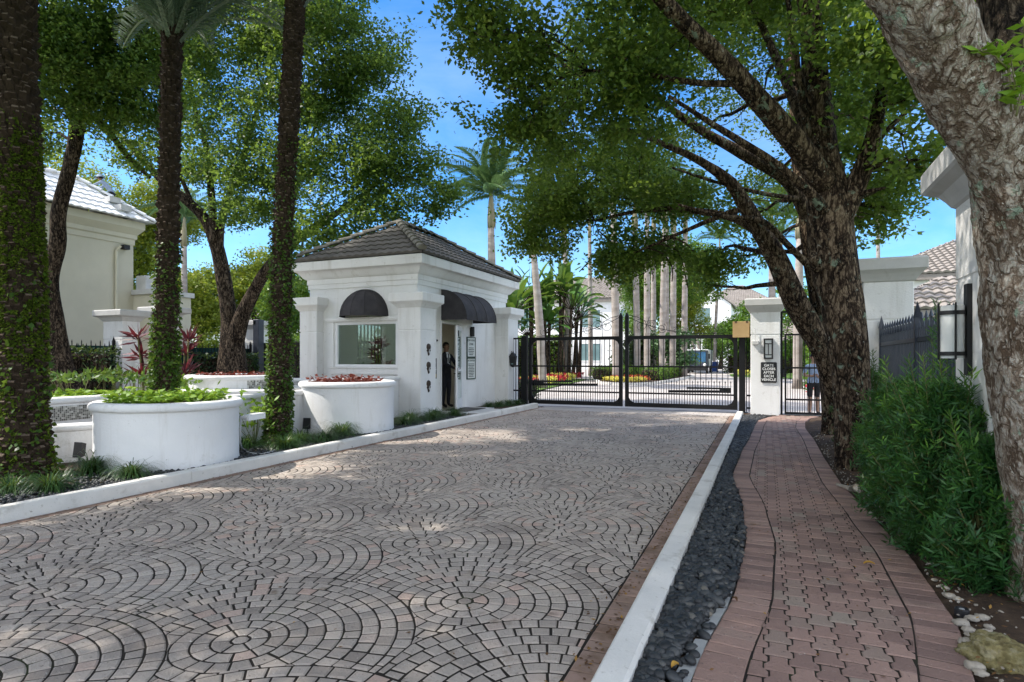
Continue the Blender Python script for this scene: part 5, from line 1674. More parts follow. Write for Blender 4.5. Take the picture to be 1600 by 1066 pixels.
# left broadleaf trees
TB = [PL((362, 612, 22.4, 0.62), (362, 580, 22.5, 0.50), (363, 530, 22.6, 0.43), (358, 495, 22.6, 0.30), (350, 440, 22.5, 0.27), (340, 390, 22.4, 0.25), (322, 345, 22.2, 0.2), (290, 312, 22.0, 0.17), (255, 285, 21.8, 0.13), (215, 240, 21.5, 0.10), (170, 195, 21, 0.07)),
      PL((368, 530, 22.5, 0.34), (378, 495, 22.3, 0.28), (400, 450, 22.0, 0.22), (425, 412, 21.6, 0.19), (470, 370, 21, 0.14), (530, 330, 20, 0.10), (600, 280, 19, 0.05)),
      PL((342, 395, 22.3, 0.17), (345, 350, 22.2, 0.14), (360, 300, 22, 0.11), (385, 230, 21.5, 0.09), (410, 140, 21, 0.05)),
      PL((335, 380, 22.2, 0.16), (330, 300, 22.0, 0.13), (322, 230, 21.8, 0.10), (300, 150, 21.4, 0.07), (290, 60, 21, 0.04)),
      PL((430, 410, 21.5, 0.12), (450, 330, 21, 0.10), (480, 240, 20.4, 0.07), (510, 140, 20, 0.04)),
      PL((302, 322, 22.0, 0.08), (268, 240, 22, 0.07), (240, 160, 22, 0.04))]
CB = CL((480, 40, 18.5, 1.7), (545, 55, 18.5, 1.4), (585, 120, 18.3, 1.35), (625, 185, 18.2, 1.15), (600, 250, 18.2, 1.4), (650, 255, 18.0, 0.9), (680, 310, 17.8, 0.75), (640, 330, 18, 0.9), (540, 180, 19, 1.5), (530, 280, 18.6, 1.5), (580, 340, 18.4, 1.1), (500, 360, 18.6, 1.1), (480, 250, 19, 1.5), (470, 140, 19.5, 1.6), (410, 70, 20, 1.7), (420, 190, 20, 1.5), (410, 300, 20.4, 1.3), (340, 60, 20.5, 1.7), (350, 170, 21, 1.4), (335, 260, 21.5, 1.1), (300, 200, 21.5, 1.1, 0.8), (480, 420, 20, 0.8, 0.7), (705, 300, 17.8, 0.4, 0.8), (560, 390, 18.4, 0.7), (615, 60, 18.4, 0.7, 0.7), (655, 205, 18, 0.5, 0.7),
        (370, 330, 21, 1.0), (300, 110, 21, 1.6), (440, 330, 20, 1.1), (390, 260, 20.5, 1.3), (300, 260, 22, 0.9), (270, 40, 21, 1.6), (430, 20, 19.5, 1.7), (520, 110, 18.6, 1.4), (470, -60, 19, 2.0), (560, -50, 18.5, 1.2, 0.7), (380, -90, 20.5, 2.0), (300, -60, 21, 2.0), (450, -220, 19.5, 2.4), (340, -230, 20.5, 2.4), (540, -130, 19, 1.4, 0.7))
make_tree('broadleaf_tree', 'tall forked broadleaf tree behind the guardhouse with crown over its roof', 'tree', 'broadleaf trees along the left fence', base_of(TB[0]), TB, CB, M['dimleaf'], M['darkbark'], 0.125, 0.58, 0.27, 17, 165, 5, rough=0.07)
TA = [PL((92, 620, 16.6, 0.55), (92, 580, 16.7, 0.36), (86, 520, 16.8, 0.27), (78, 440, 16.8, 0.22), (90, 380, 16.7, 0.20), (92, 330, 16.6, 0.19), (110, 260, 16.5, 0.175), (120, 200, 16.4, 0.18), (122, 170, 16.3, 0.16), (150, 130, 16, 0.13), (195, 95, 15.6, 0.11), (225, 45, 15.3, 0.08), (240, -30, 15, 0.05)),
      PL((118, 190, 16.3, 0.15), (100, 155, 16.1, 0.12), (70, 125, 15.8, 0.10), (40, 85, 15.4, 0.06), (10, 40, 15, 0.03)),
      PL((128, 172, 16.3, 0.11), (165, 200, 16.8, 0.09), (200, 245, 17.4, 0.075), (235, 278, 18, 0.05)),
      PL((150, 130, 16, 0.10), (160, 70, 15.9, 0.08), (150, 0, 15.8, 0.05))]
CA = CL((110, 30, 14.5, 1.3), (170, 60, 14.5, 1.3), (60, 60, 14.2, 1.1), (215, 120, 15.2, 1.2), (120, 120, 15, 1.1), (85, 170, 15.2, 0.75, 0.8), (225, 40, 14.8, 1.1), (20, 60, 13.8, 1.2), (165, 170, 16, 1.0), (245, 190, 16.5, 1.0), (215, 240, 17.5, 0.9, 0.8), (150, 215, 17, 0.7, 0.7), (20, 150, 14.5, 0.8, 0.7),
        (60, 215, 17, 0.8), (115, 90, 14.6, 1.3), (190, 140, 15.5, 1.2), (250, 120, 16, 1.1), (150, 130, 15.5, 1.1), (60, 110, 14.8, 1.0), (100, -90, 14.5, 1.7), (210, -90, 14.5, 1.7), (0, -60, 14, 1.6), (150, -250, 15, 2.0), (30, -250, 14.5, 1.9), (270, -220, 15.5, 1.8))
make_tree('broadleaf_tree', 'slender curving broadleaf tree just right of the mossy palm', 'tree', 'broadleaf trees along the left fence', base_of(TA[0]), TA, CA, M['dimleaf'], M['darkbark'], 0.11, 0.58, 0.24, 17, 190, 5, rough=0.08, tone_shift=0.05)

TS = [[(Vector((-13.2, -1.5, -0.1)), 0.42), (Vector((-13.1, -1.4, 0.6)), 0.33), (Vector((-12.8, -1.2, 3.0)), 0.29), (Vector((-12.2, -0.6, 6.0)), 0.24), (Vector((-11.0, 0.6, 9.0)), 0.17), (Vector((-9.5, 2.4, 11.0)), 0.09)],
      [(Vector((-12.4, -0.8, 5.4)), 0.18), (Vector((-11.5, 1.5, 8.0)), 0.14), (Vector((-10.6, 4.5, 10.4)), 0.09), (Vector((-9.6, 7.5, 12.0)), 0.05)],
      [(Vector((-12.6, -1.0, 4.6)), 0.16), (Vector((-11.2, -2.6, 7.4)), 0.12), (Vector((-9.5, -4.0, 9.6)), 0.06)]]
CS = [(Vector(c), r, k) for c, r, k in (((-12.5, 0.5, 10.2), 1.9, 1), ((-10.2, -0.5, 9.8), 1.9, 1), ((-8.0, -1.2, 9.4), 1.7, 0.9), ((-9.0, 1.8, 10.3), 1.9, 1), ((-6.8, 1.0, 9.8), 1.5, 0.9), ((-11.5, 3.2, 10.8), 1.9, 1), ((-9.0, 4.6, 11.2), 1.9, 1), ((-7.0, 3.6, 10.6), 1.6, 0.8), ((-11.0, 6.2, 12.2), 1.8, 1), ((-8.6, 7.2, 12.4), 1.8, 1), ((-6.6, 6.2, 11.8), 1.5, 0.8), ((-10.0, -3.6, 9.6), 1.8, 1), ((-7.6, -4.2, 9.2), 1.7, 1), ((-12.6, -2.6, 9.4), 1.7, 1), ((-10.4, 9.0, 13.2), 1.7, 0.9), ((-8.0, 9.6, 13.2), 1.5, 0.8), ((-9.6, -6.0, 8.8), 1.8, 1), ((-7.0, -2.8, 8.8), 1.5, 0.9), ((-12.8, 4.8, 11.0), 1.7, 1), ((-12.5, 8.0, 12.6), 1.7, 1), ((-5.6, 4.6, 11.0), 1.2, 0.8), ((-5.4, 7.6, 12.0), 1.2, 0.8))]
make_tree('broadleaf_tree', 'broadleaf tree outside the picture at the left whose crown shades the driveway', 'tree', 'broadleaf trees along the left fence', (-13.2, -1.5, 0), TS, CS, M['dimleaf'], M['darkbark'], 0.13, 0.65, 0.30, 18, 230, 2, rough=0.08)

# ---------------------------------------------------------------- date palms
def date_frond(L=3.2, n=44, lw=0.013, ll_k=0.15):
    """feather frond along +x, arching; returns vertex/face arrays"""
    V, F, T = [], [], []
    mid = []
    for k in range(n + 1):
        s = k / n
        a = 0.15 + 1.15 * s
        mid.append((L * s * math.cos(a * 0.35), 0, L * (0.34 * s - 0.62 * s * s)))
    for k in range(n):
        p, q = Vector(mid[k]), Vector(mid[k + 1])
        wd = 0.035 * (1 - k / n) + 0.006
        b0 = len(V)
        V += [(p.x, -wd, p.z), (p.x, wd, p.z), (q.x, wd * 0.95, q.z), (q.x, -wd * 0.95, q.z)]
        F.append((b0, b0 + 1, b0 + 2, b0 + 3)); T.append(0.95)
        V += [(p.x, -wd, p.z), (p.x, wd, p.z), (q.x, 0, q.z - wd), (p.x, 0, p.z - wd)]
        F.append((b0 + 4, b0 + 7, b0 + 6, b0 + 5)); T.append(0.8)
    for k in range(3, n):
        for sub in range(2):
            s = (k + sub * 0.5) / n
            p = Vector(mid[k]).lerp(Vector(mid[min(k + 1, n)]), sub * 0.5)
            ll = L * (0.04 + ll_k * math.sin(PI * min(1, 0.1 + 0.85 * s)) ** 0.8)
            for sg in (-1, 1):
                d = Vector((0.75, sg * 0.8, 0.25 + RND.uniform(-0.15, 0.25))).normalized()
                e = Vector((d.x * 0.8, d.y * 0.7, -0.5)).normalized()
                m_ = p + d * ll * 0.55; tp = m_ + e * ll * 0.45
                w_ = Vector((0.5, -sg * 0.5, 0.3)).normalized() * lw
                b0 = len(V)
                V += [p[:], (m_ + w_)[:], tp[:], (m_ - w_)[:]]
                F.append((b0, b0 + 1, b0 + 2, b0 + 3)); T.append(min(1, max(0, RND.gauss(0.45, 0.2))))
    return np.array([tuple(v) for v in V]), np.array(F), np.array(T)


FV, FF, FT = date_frond()
ROYV, ROYF, ROYT = date_frond(3.4, 44, 0.03, 0.22)


def palm_boots(b, path, r, rings, per, size, jit=0.3, mi=0):
    """overlapping leaf bases in spiral rows on a curved trunk"""
    n = len(path)
    for i in range(rings):
        s = i / rings * (n - 1)
        k = int(s); f = s - k
        p = path[k].lerp(path[min(k + 1, n - 1)], f)
        rr = r(i / rings)
        for j in range(per):
            a = 2 * PI * (j + 0.5 * (i % 2)) / per + RND.gauss(0, 0.05)
            d = Vector((math.cos(a), math.sin(a), 0)); s_ = Vector((-math.sin(a), math.cos(a), 0))
            w = 2 * PI * rr / per * RND.uniform(0.85, 1.15)
            h = size * RND.uniform(0.7, 1.3)
            out = size * RND.uniform(0.3, 1.3) * 0.6
            o = p + d * rr * 0.97 + Vector((0, 0, RND.gauss(0, size * 0.32)))
            tp = RND.uniform(0.18, 0.42); sk = s_ * w * RND.gauss(0, 0.12)
            v = [o - s_ * w * 0.5 - Vector((0, 0, h * 0.6)), o + s_ * w * 0.5 - Vector((0, 0, h * 0.6)), o + sk + s_ * w * tp + d * out + Vector((0, 0, h * 0.3)), o + sk - s_ * w * tp + d * out + Vector((0, 0, h * 0.3)),
                 o + sk + s_ * w * tp * 0.95 + d * out * 0.6 + Vector((0, 0, h * 0.55)), o + sk - s_ * w * tp * 0.95 + d * out * 0.6 + Vector((0, 0, h * 0.55)), o + s_ * w * 0.4 + Vector((0, 0, h * 0.45)), o - s_ * w * 0.4 + Vector((0, 0, h * 0.45))]
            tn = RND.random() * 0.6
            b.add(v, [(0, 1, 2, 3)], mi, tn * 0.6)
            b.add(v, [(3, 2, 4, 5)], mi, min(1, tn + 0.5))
            b.add(v, [(5, 4, 6, 7), (0, 3, 5, 7), (1, 6, 4, 2)], mi, tn)


def ivy_on(name, path, r, s0, s1, n, L, mat, parent, dens=lambda s, a: 1, thick=0.05, tonebase=0.5):
    P0, D = [], []
    m_ = len(path)
    while len(P0) < n:
        s = RND.uniform(s0, s1); a = RND.uniform(0, 2 * PI)
        if RND.random() > dens(s, a): continue
        k = int(s * (m_ - 1)); p = path[k].lerp(path[min(k + 1, m_ - 1)], s * (m_ - 1) - k)
        d = Vector((math.cos(a), math.sin(a), 0))
        P0.append((p + d * (r(s) + RND.uniform(0.0, thick)))[:])
        D.append((d * RND.uniform(0.2, 0.9) + Vector((RND.gauss(0, 0.5), RND.gauss(0, 0.5), RND.gauss(-0.4, 0.5)))).normalized()[:])
    return leaves(name, np.array(P0), L, 0.7, mat, parent, D=np.array(D), up=0.6, tone=np.clip(NR.normal(tonebase, 0.22, n), 0, 1))


def date_palm(lab, pts, r0, r1, nf, elev_low, size=0.085, per=13, ivy=None, moss=None):
    sp = smooth_path(pts, 8)
    path = [p for p, r in sp]
    ztop = path[-1]
    t = thing('date_palm', (path[0].x, path[0].y, 0.08), lab, 'palm tree', 'date palms in the left planting bed')
    H = (path[-1] - path[0]).length
    rf_ = lambda s: r0 + (r1 - r0) * s + (0.10 * math.exp(-s * 22))
    b = MB()
    b.tube(path, [rf_(i / (len(path) - 1)) * 0.97 for i in range(len(path))], 20, 0, True, 0.1)
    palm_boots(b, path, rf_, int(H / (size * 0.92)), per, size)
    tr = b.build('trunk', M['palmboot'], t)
    if ivy: ivy_on('ivy', path, rf_, ivy[0], ivy[1], ivy[2], ivy[3], M['ivy'], t, ivy[4], 0.06)
    if moss: ivy_on('moss', path, rf_, moss[0], moss[1], moss[2], 0.035, M['mossleaf'], t, moss[3], 0.03, 0.5)
    # crown
    first = None
    for i in range(nf):
        ring = i / nf
        az = i * 2.399 + 0.4
        el = elev_low + (1.15 - elev_low) * ring
        if first is None:
            me_o = np_mesh('frond', FV, FF, M['datefrond'], None, tone=FT)
            first = me_o
            o = first
        else:
            o = first.copy(); COL.objects.link(o)
        o.parent = t
        rt = r1 * 0.9
        o.rotation_euler = (0, -el, az)
        o.location = Vector((ztop.x + math.cos(az) * rt, ztop.y + math.sin(az) * rt, ztop.z - 0.25 + 0.5 * ring)) - WL[t]
        sc = RND.uniform(0.9, 1.1)
        o.scale = (sc, sc, sc)
    return t


pl1 = PL((38, 752, 7.25, 0.3), (36, 600, 7.3, 0.3), (33, 400, 7.3, 0.3), (28, 200, 7.3, 0.3), (24, 0, 7.3, 0.3), (20, -180, 7.3, 0.3))
date_palm('thick mossy date palm at the left edge of the picture', pl1, 0.235, 0.175, 26, 0.4, 0.085, 15,
          ivy=(0.0, 0.38, 700, 0.075, lambda s, a: 1.0 if s < 0.06 else (0.25 + 0.4 * (mnoise.noise((a * 1.5, s * 14, 2)) > 0.2))),
          moss=(0.0, 0.62, 26000, lambda s, a: (1.0 if 0.24 < s < 0.58 else (0.85 if s < 0.07 else 0.35)) * (0.15 + 0.85 * (mnoise.noise((math.cos(a) * 1.6, math.sin(a) * 1.6, s * 16)) > (-0.2 if 0.24 < s < 0.56 else 0.12)))))
pl2 = PL((250, 690, 10.35, 0.25), (254, 640, 10.4, 0.25), (258, 550, 10.4, 0.25), (262, 400, 10.4, 0.25), (266, 200, 10.4, 0.25), (269, 45, 10.4, 0.25))
date_palm('ivy covered date palm with fronds showing at the top left', pl2, 0.185, 0.138, 30, 0.6, 0.08, 13,
          ivy=(0.0, 0.62, 6500, 0.06, lambda s, a: (0.9 if s < 0.45 else 0.35) * (0.35 + 0.65 * (mnoise.noise((math.cos(a) * 2, math.sin(a) * 2, s * 18)) > -0.1))))
pl3 = PL((432, 702, 9.95, 0.25), (436, 640, 10.1, 0.24), (438, 520, 10.1, 0.22), (443, 350, 10.1, 0.22), (452, 180, 10.1, 0.23), (459, 60, 10.1, 0.24), (463, -10, 10.1, 0.24))
date_palm('date palm between the two round white planters, ivy on its lower trunk', pl3, 0.162, 0.130, 30, 0.75, 0.075, 13,
          ivy=(0.0, 0.62, 5200, 0.055, lambda s, a: (0.8 if s < 0.5 else 0.3) * (0.35 + 0.65 * (mnoise.noise((math.cos(a) * 2, math.sin(a) * 2 + 5, s * 18)) > -0.05))),
          moss=(0.0, 0.10, 3500, lambda s, a: 1.0))
# ================================================================== SHRUBS AND SMALL PLANTS
def blade_mesh(n, L, W, spread, seed, droop=0.9, folds=3):
    r_ = random.Random(seed)
    V, F, T = [], [], []
    for i in range(n):
        a = r_.uniform(0, 2 * PI); l = L * r_.uniform(0.6, 1.15); el = r_.uniform(0.5, 1.5)
        d = Vector((math.cos(a), math.sin(a), 0)); s = Vector((-math.sin(a), math.cos(a), 0))
        o = d * r_.uniform(0, spread) + s * r_.uniform(-spread, spread) * 0.5
        b0 = len(V)
        tn = min(1, max(0, r_.gauss(0.45, 0.25)))
        p = o.copy(); e = el
        for k in range(folds + 1):
            w = W * (1 - k / (folds + 0.15)) * 0.5 + 0.0006
            V += [(p - s * w)[:], (p + s * w)[:]]
            p = p + (d * math.cos(e) + Vector((0, 0, math.sin(e)))) * (l / folds)
            e -= droop * r_.uniform(0.6, 1.2)
        for k in range(folds):
            F.append((b0 + 2 * k, b0 + 2 * k + 1, b0 + 2 * k + 3, b0 + 2 * k + 2)); T.append(tn)
    return np.array(V), np.array(F), np.array(T)


BL = [blade_mesh(330, 0.50, 0.013, 0.08, s, 0.75, 4) for s in range(3)]
BM = []
for q, (v_, f_, t_) in enumerate(BL):
    o = np_mesh('grass_clump', v_, f_, M['blade'], None, tone=t_)
    BM.append(o)
CLUMPS = [  # u, v, scale, label
    (-6.85, 4.75, 0.85, 'strappy grass clump on the pebbles in front of the big planter'),
    (-7.55, 4.75, 1.0, 'grass clump between the black ground light and the mossy palm'),
    (-6.95, 3.95, 0.9, 'bright grass clump at the foot of the mossy palm, nearest the kerb'),
    (-7.25, 3.75, 0.8, 'small grass clump at the left foot of the mossy palm'),
    (-6.85, 7.2, 1.0, 'grass clump beside the grey conduit, right of the big planter'),
    (-7.05, 7.75, 1.0, 'grass clump at the foot of the middle palm, behind the kerb'),
    (-6.85, 8.1, 0.95, 'grass clump just right of the middle palm base'),
    (-6.98, 8.72, 1.12, 'largest grass clump, left of the guardhouse planter by the small ground light'),
    (-7.5, 7.05, 0.9, 'grass clump deep between planter and low wall'),
    (-6.95, 10.75, 0.95, 'grass clump right of the guardhouse planter'),
    (-7.2, 11.3, 1.05, 'grass clump halfway along the low wall by the guardhouse corner'),
    (-6.95, 11.75, 0.95, 'grass clump below the ornaments, nearer the planter'),
    (-7.15, 12.3, 1.0, 'grass clump below the ornaments, nearer the door'),
    (-6.95, 12.9, 0.9, 'last grass clump before the guardhouse doorstep'),
    (-7.3, 15.6, 0.75, 'first low grass clump under the notices'),
    (-7.2, 16.05, 0.8, 'second low grass clump under the notices'),
    (-7.1, 16.55, 0.8, 'third low grass clump along the guardhouse wall'),
    (-7.0, 17.0, 0.7, 'last low grass clump beside the gate hinge')]
for i, (u, v, s, lab) in enumerate(CLUMPS):
    if i < 3: o = BM[i]
    else:
        o = BM[i % 3].copy(); COL.objects.link(o)
    o.location = (u, v, 0.09); o.scale = (s, s, s); o.rotation_euler = (0, 0, i * 1.3)
    tag(o, lab, 'grass clump', 'strappy grass clumps behind the kerb')


# ---- podocarpus hedge plants on the right
def podo(lab, x, y, r, h, nshoot, extra=()):
    t = thing('podocarpus_shrub', (x, y, 0.03), lab, 'shrub', 'shrubs along the right fence')
    b = MB()
    LP, LD, LT = [], [], []
    ns_ = int(nshoot * 1.5)
    extra = list(extra)
    for q in range(9):
        a = RND.uniform(0, 2 * PI)
        extra.append(((x + 0.3 * r * math.cos(a), y + 0.3 * r * math.sin(a), h * 0.45), (x + r * RND.uniform(0.3, 0.95) * math.cos(a), y + r * RND.uniform(0.3, 0.95) * math.sin(a), h * RND.uniform(0.95, 1.2))))
    for i in range(ns_ + len(extra)):
        if i < ns_:
            a = RND.uniform(0, 2 * PI); k = RND.random() ** 0.38
            hh = h * RND.uniform(0.06, 1.0)
            lump = 1 + 0.48 * mnoise.noise((math.cos(a) * 1.8 + x * 3, math.sin(a) * 1.8, hh * 2.6))
            bulge = math.sin(PI * min(1, 0.22 + 0.70 * hh / h)) * lump
            tip = Vector((x + r * k * bulge * math.cos(a), y + r * k * bulge * math.sin(a), hh * (0.92 + 0.16 * lump - 0.08)))
            o = Vector((x + r * 0.3 * k * math.cos(a), y + r * 0.3 * k * math.sin(a), 0.03 + hh * 0.35))
            dn = (Vector((math.cos(a), math.sin(a), 0)) * RND.uniform(0.2, 1.0) + Vector((RND.gauss(0, 0.45), RND.gauss(0, 0.45), RND.uniform(-0.1, 0.9)))).normalized()
            L_ = RND.uniform(0.10, 0.20)
        else:
            o, tip = Vector(extra[i - ns_][0]), Vector(extra[i - ns_][1]); k = 1; hh = h
            dn = (tip - o).normalized(); L_ = (tip - o).length * 0.75
        st = tip - dn * L_
        if i % 7 == 0 or i >= ns_: b.tube([o, o.lerp(tip, 0.5) + Vector((RND.gauss(0, 0.02), RND.gauss(0, 0.02), 0)), tip], [0.008, 0.005, 0.002], 5)
        nl = int(L_ / 0.0075) if i < ns_ else int(L_ / 0.011)
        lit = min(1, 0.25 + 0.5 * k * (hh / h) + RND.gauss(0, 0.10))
        fresh = RND.random() < 0.26
        s_ = dn.orthogonal().normalized(); w_ = dn.cross(s_)
        for q in range(nl):
            f = q / nl
            p = st.lerp(tip, f)
            an = q * 2.4 + RND.uniform(-0.3, 0.3)
            d = (s_ * math.cos(an) + w_ * math.sin(an)) * RND.uniform(0.75, 1.0) + dn * (0.35 + 0.7 * f) + Vector((0, 0, -0.05))
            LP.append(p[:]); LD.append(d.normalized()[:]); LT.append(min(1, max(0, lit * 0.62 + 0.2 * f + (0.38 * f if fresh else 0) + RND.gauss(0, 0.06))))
    b.build('stems', M['stem'], t, smooth=True)
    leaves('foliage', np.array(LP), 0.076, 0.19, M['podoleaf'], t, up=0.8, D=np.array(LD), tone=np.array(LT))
    return t


podo('podocarpus shrub just behind the front oak trunk', 1.32, 9.9, 0.40, 1.35, 260)
podo('dense podocarpus shrub beside the front oak trunk, before the iron fence', 1.45, 8.25, 0.52, 1.22, 480)
podo('broad podocarpus shrub in the middle of the right bed', 1.40, 7.1, 0.54, 1.15, 500)
e_ = [((1.35, 6.1, 0.5), tuple(P(1488, 478, 5.6))), ((1.35, 6.1, 0.5), tuple(P(1455, 512, 5.7))), ((1.35, 5.8, 0.5), tuple(P(1527, 504, 5.2))), ((1.35, 5.9, 0.6), tuple(P(1462, 470, 5.6))), ((1.35, 5.8, 0.6), tuple(P(1505, 530, 5.3))), ((1.35, 5.8, 0.6), tuple(P(1540, 540, 5.1)))]
podo('tall podocarpus shrub with loose shoots in front of the cylinder wall lamp', 1.30, 6.1, 0.50, 1.27, 600, e_)
podo('podocarpus shrub covering the foot of the near white pillar', 1.22, 5.3, 0.38, 1.30, 460)
podo('nearest podocarpus shrub, bright tips touching the leaning trunk', 1.34, 4.72, 0.34, 0.98, 380)
podo('podocarpus shrub right behind the leaning trunk', 1.9, 4.6, 0.42, 1.4, 240)
podo('podocarpus shrub beside the far oak trunk near the pedestrian gate', 1.55, 12.0, 0.4, 1.25, 170)


# ---- cordyline and foliage around the second palm
def rosette(b_lp, b_ld, b_ll, c, n, L):
    for i in range(n):
        a = i * 2.4; el = RND.uniform(-0.1, 1.3)
        d = Vector((math.cos(a) * math.cos(el), math.sin(a) * math.cos(el), math.sin(el)))
        b_lp.append((Vector(c) + d * 0.03)[:]); b_ld.append(d[:])


for (px_, d_, lab, hs_) in ((228, 12.5, 'red leaved cordyline left of the ivy covered palm', (1.15, 1.6, 1.95, 1.4)), (290, 12.8, 'red leaved cordyline right behind the ivy covered palm', (1.2, 1.65, 1.9))):
    c = P(px_, 560, d_)
    t = thing('cordyline', (c.x, c.y, 0.1), lab, 'plant', 'red cordylines by the pillar')
    b = MB(); LP, LD = [], []
    for k, h in enumerate(hs_):
        x, y = c.x + RND.uniform(-0.22, 0.22), c.y + RND.uniform(-0.22, 0.22)
        b.tube([(c.x, c.y, 0.1), ((c.x + x) / 2, (c.y + y) / 2, h * 0.6), (x, y, h)], 0.018, 6)
        for q in range(26):
            a = q * 2.4; el = RND.uniform(-0.2, 1.25)
            d = Vector((math.cos(a) * math.cos(el), math.sin(a) * math.cos(el), math.sin(el)))
            LP.append((x, y, h - 0.12 + 0.15 * q / 26)); LD.append(d[:])
    b.build('stem', M['stem'], t, smooth=True)
    leaves('foliage', np.array(LP), 0.40, 0.17, M['cordy'], t, up=1.2, D=np.array(LD))
for q, (px_, py_, d_, n, mt, lab) in enumerate(((115, 592, 12.0, 70, 'broadleaf', 'dark broad leaved plant behind the long mosaic planter'), (165, 588, 12.2, 70, 'ivy', 'mottled low plant left of the red cordyline'), (215, 594, 11.6, 60, 'broadleaf', 'low green plant below the red cordyline'), (292, 600, 11.3, 60, 'hedge', 'pale variegated plant right of the ivy covered palm'))):
    c = P(px_, py_, d_)
    t = thing('foliage_plant', (c.x, c.y, 0.6), lab, 'plant')
    LP = np.array(c) + NR.normal(0, 1, (n * 2, 3)) * np.array([0.30, 0.30, 0.05])
    D = rand_unit(n * 2); D[:, 2] = np.abs(D[:, 2]) + 0.1
    leaves('foliage', LP, 0.15, 0.4, M[mt], t, up=0.8, D=unit(D))
    b = MB()
    for k in range(10): b.tube([(c.x, c.y, 0.2), tuple(LP[k])], 0.008, 4)
    b.build('stems', M['stem'], t)
c = P(398, 640, 9.6)
t = thing('foliage_plant', (c.x, c.y, 0.1), 'small green leafy plant left of the middle palm base', 'plant')
LP = np.array(c) + NR.normal(0, 1, (110, 3)) * np.array([0.16, 0.16, 0.17]); LP[:, 2] -= 0.05
leaves('foliage', LP, 0.13, 0.38, M['lime'], t, up=0.8)
b = MB()
for k in range(10): b.tube([(c.x, c.y, 0.1), tuple(LP[k])], 0.006, 4)
b.build('stems', M['stem'], t)

# ================================================================== LEFT FENCE, HEDGE, HOUSE
def picket_fence(name, A, B, h, pitch, lab, mat, post=2.4, rails=(0.18, 0.85), screen=False, spear=True, cat='fence', bar=0.02, mid=None):
    A, B = Vector((*A, 0)), Vector((*B, 0)); d = (B - A).normalized(); L = (B - A).length
    t = thing(name, (A.x, A.y, 0), lab, cat)
    q = lambda s, z: Vector((A.x + d.x * s, A.y + d.y * s, z))
    b = MB()
    n = int(L / pitch)
    for i in range(n + 1):
        s = L * i / n
        hh = h - (0.10 if i % 2 else 0.0)
        b.bar(q(s, 0.08), q(s, hh), bar, bar, up=(d.x, d.y, 0))
        if spear:
            c = q(s, hh)
            w = bar * 1.1
            b.add([c + d * -w, c + Vector((d.y, -d.x, 0)) * w, c + d * w, c - Vector((d.y, -d.x, 0)) * w, c + Vector((0, 0, 0.09))], [(0, 1, 4), (1, 2, 4), (2, 3, 4), (3, 0, 4)])
    b.build('pickets', mat, t)
    b = MB()
    for z in rails: b.bar(q(0, h * z), q(L, h * z), 0.035, 0.05)
    b.build('rails', mat, t)
    np_ = max(1, int(round(L / post)))
    for i in range(np_ + 1):
        b = MB()
        s = L * i / np_
        b.bar(q(s, -0.05), q(s, h + 0.02), 0.065, 0.065, up=(d.x, d.y, 0))
        c = q(s, h + 0.02)
        b.add([c + Vector((-0.04, -0.04, 0)), c + Vector((0.04, -0.04, 0)), c + Vector((0.04, 0.04, 0)), c + Vector((-0.04, 0.04, 0)), c + Vector((0, 0, 0.2))], [(0, 1, 4), (1, 2, 4), (2, 3, 4), (3, 0, 4), (3, 2, 1, 0)])
        b.build('post', mat, t)
    if screen:
        b = MB(); o_ = Vector((d.y, -d.x, 0)) * -0.04
        n_ = int(L / 0.2)
        for i in range(n_):
            s0, s1 = L * i / n_, L * (i + 1) / n_
            w0, w1 = 0.012 * math.sin(i * 1.3), 0.012 * math.sin((i + 1) * 1.3)
            b.poly([q(s0, 0.12) + o_ * (1 + w0 * 20), q(s1, 0.12) + o_ * (1 + w1 * 20), q(s1, h * 0.95) + o_ * (1 + w1 * 20), q(s0, h * 0.95) + o_ * (1 + w0 * 20)])
        b.build('screen', M['screen'], t)
    return t


picket_fence('iron_fence', (-19.5, 1.5), (-19.5, 12.95), 2.0, 0.14, 'black iron fence with green screen left of the pillar, beyond the exit lane', M['iron'], screen=True)
picket_fence('iron_fence', (-19.6, 15.3), (-19.8, 18.85), 2.0, 0.14, 'black iron fence with green screen behind the forked tree', M['iron'], screen=True)
picket_fence('iron_fence', (1.66, 10.9), (1.62, 8.27), 1.95, 0.095, 'dark blue iron picket fence far bay, next to the pillar behind the oak', M['navy'], rails=(0.13, 0.88), bar=0.022, post=2.6)
picket_fence('iron_fence', (1.62, 8.27), (1.66, 5.95), 1.95, 0.095, 'dark blue iron picket fence near bay, beside the cylinder wall lamp', M['navy'], rails=(0.13, 0.88), bar=0.022, post=2.3)


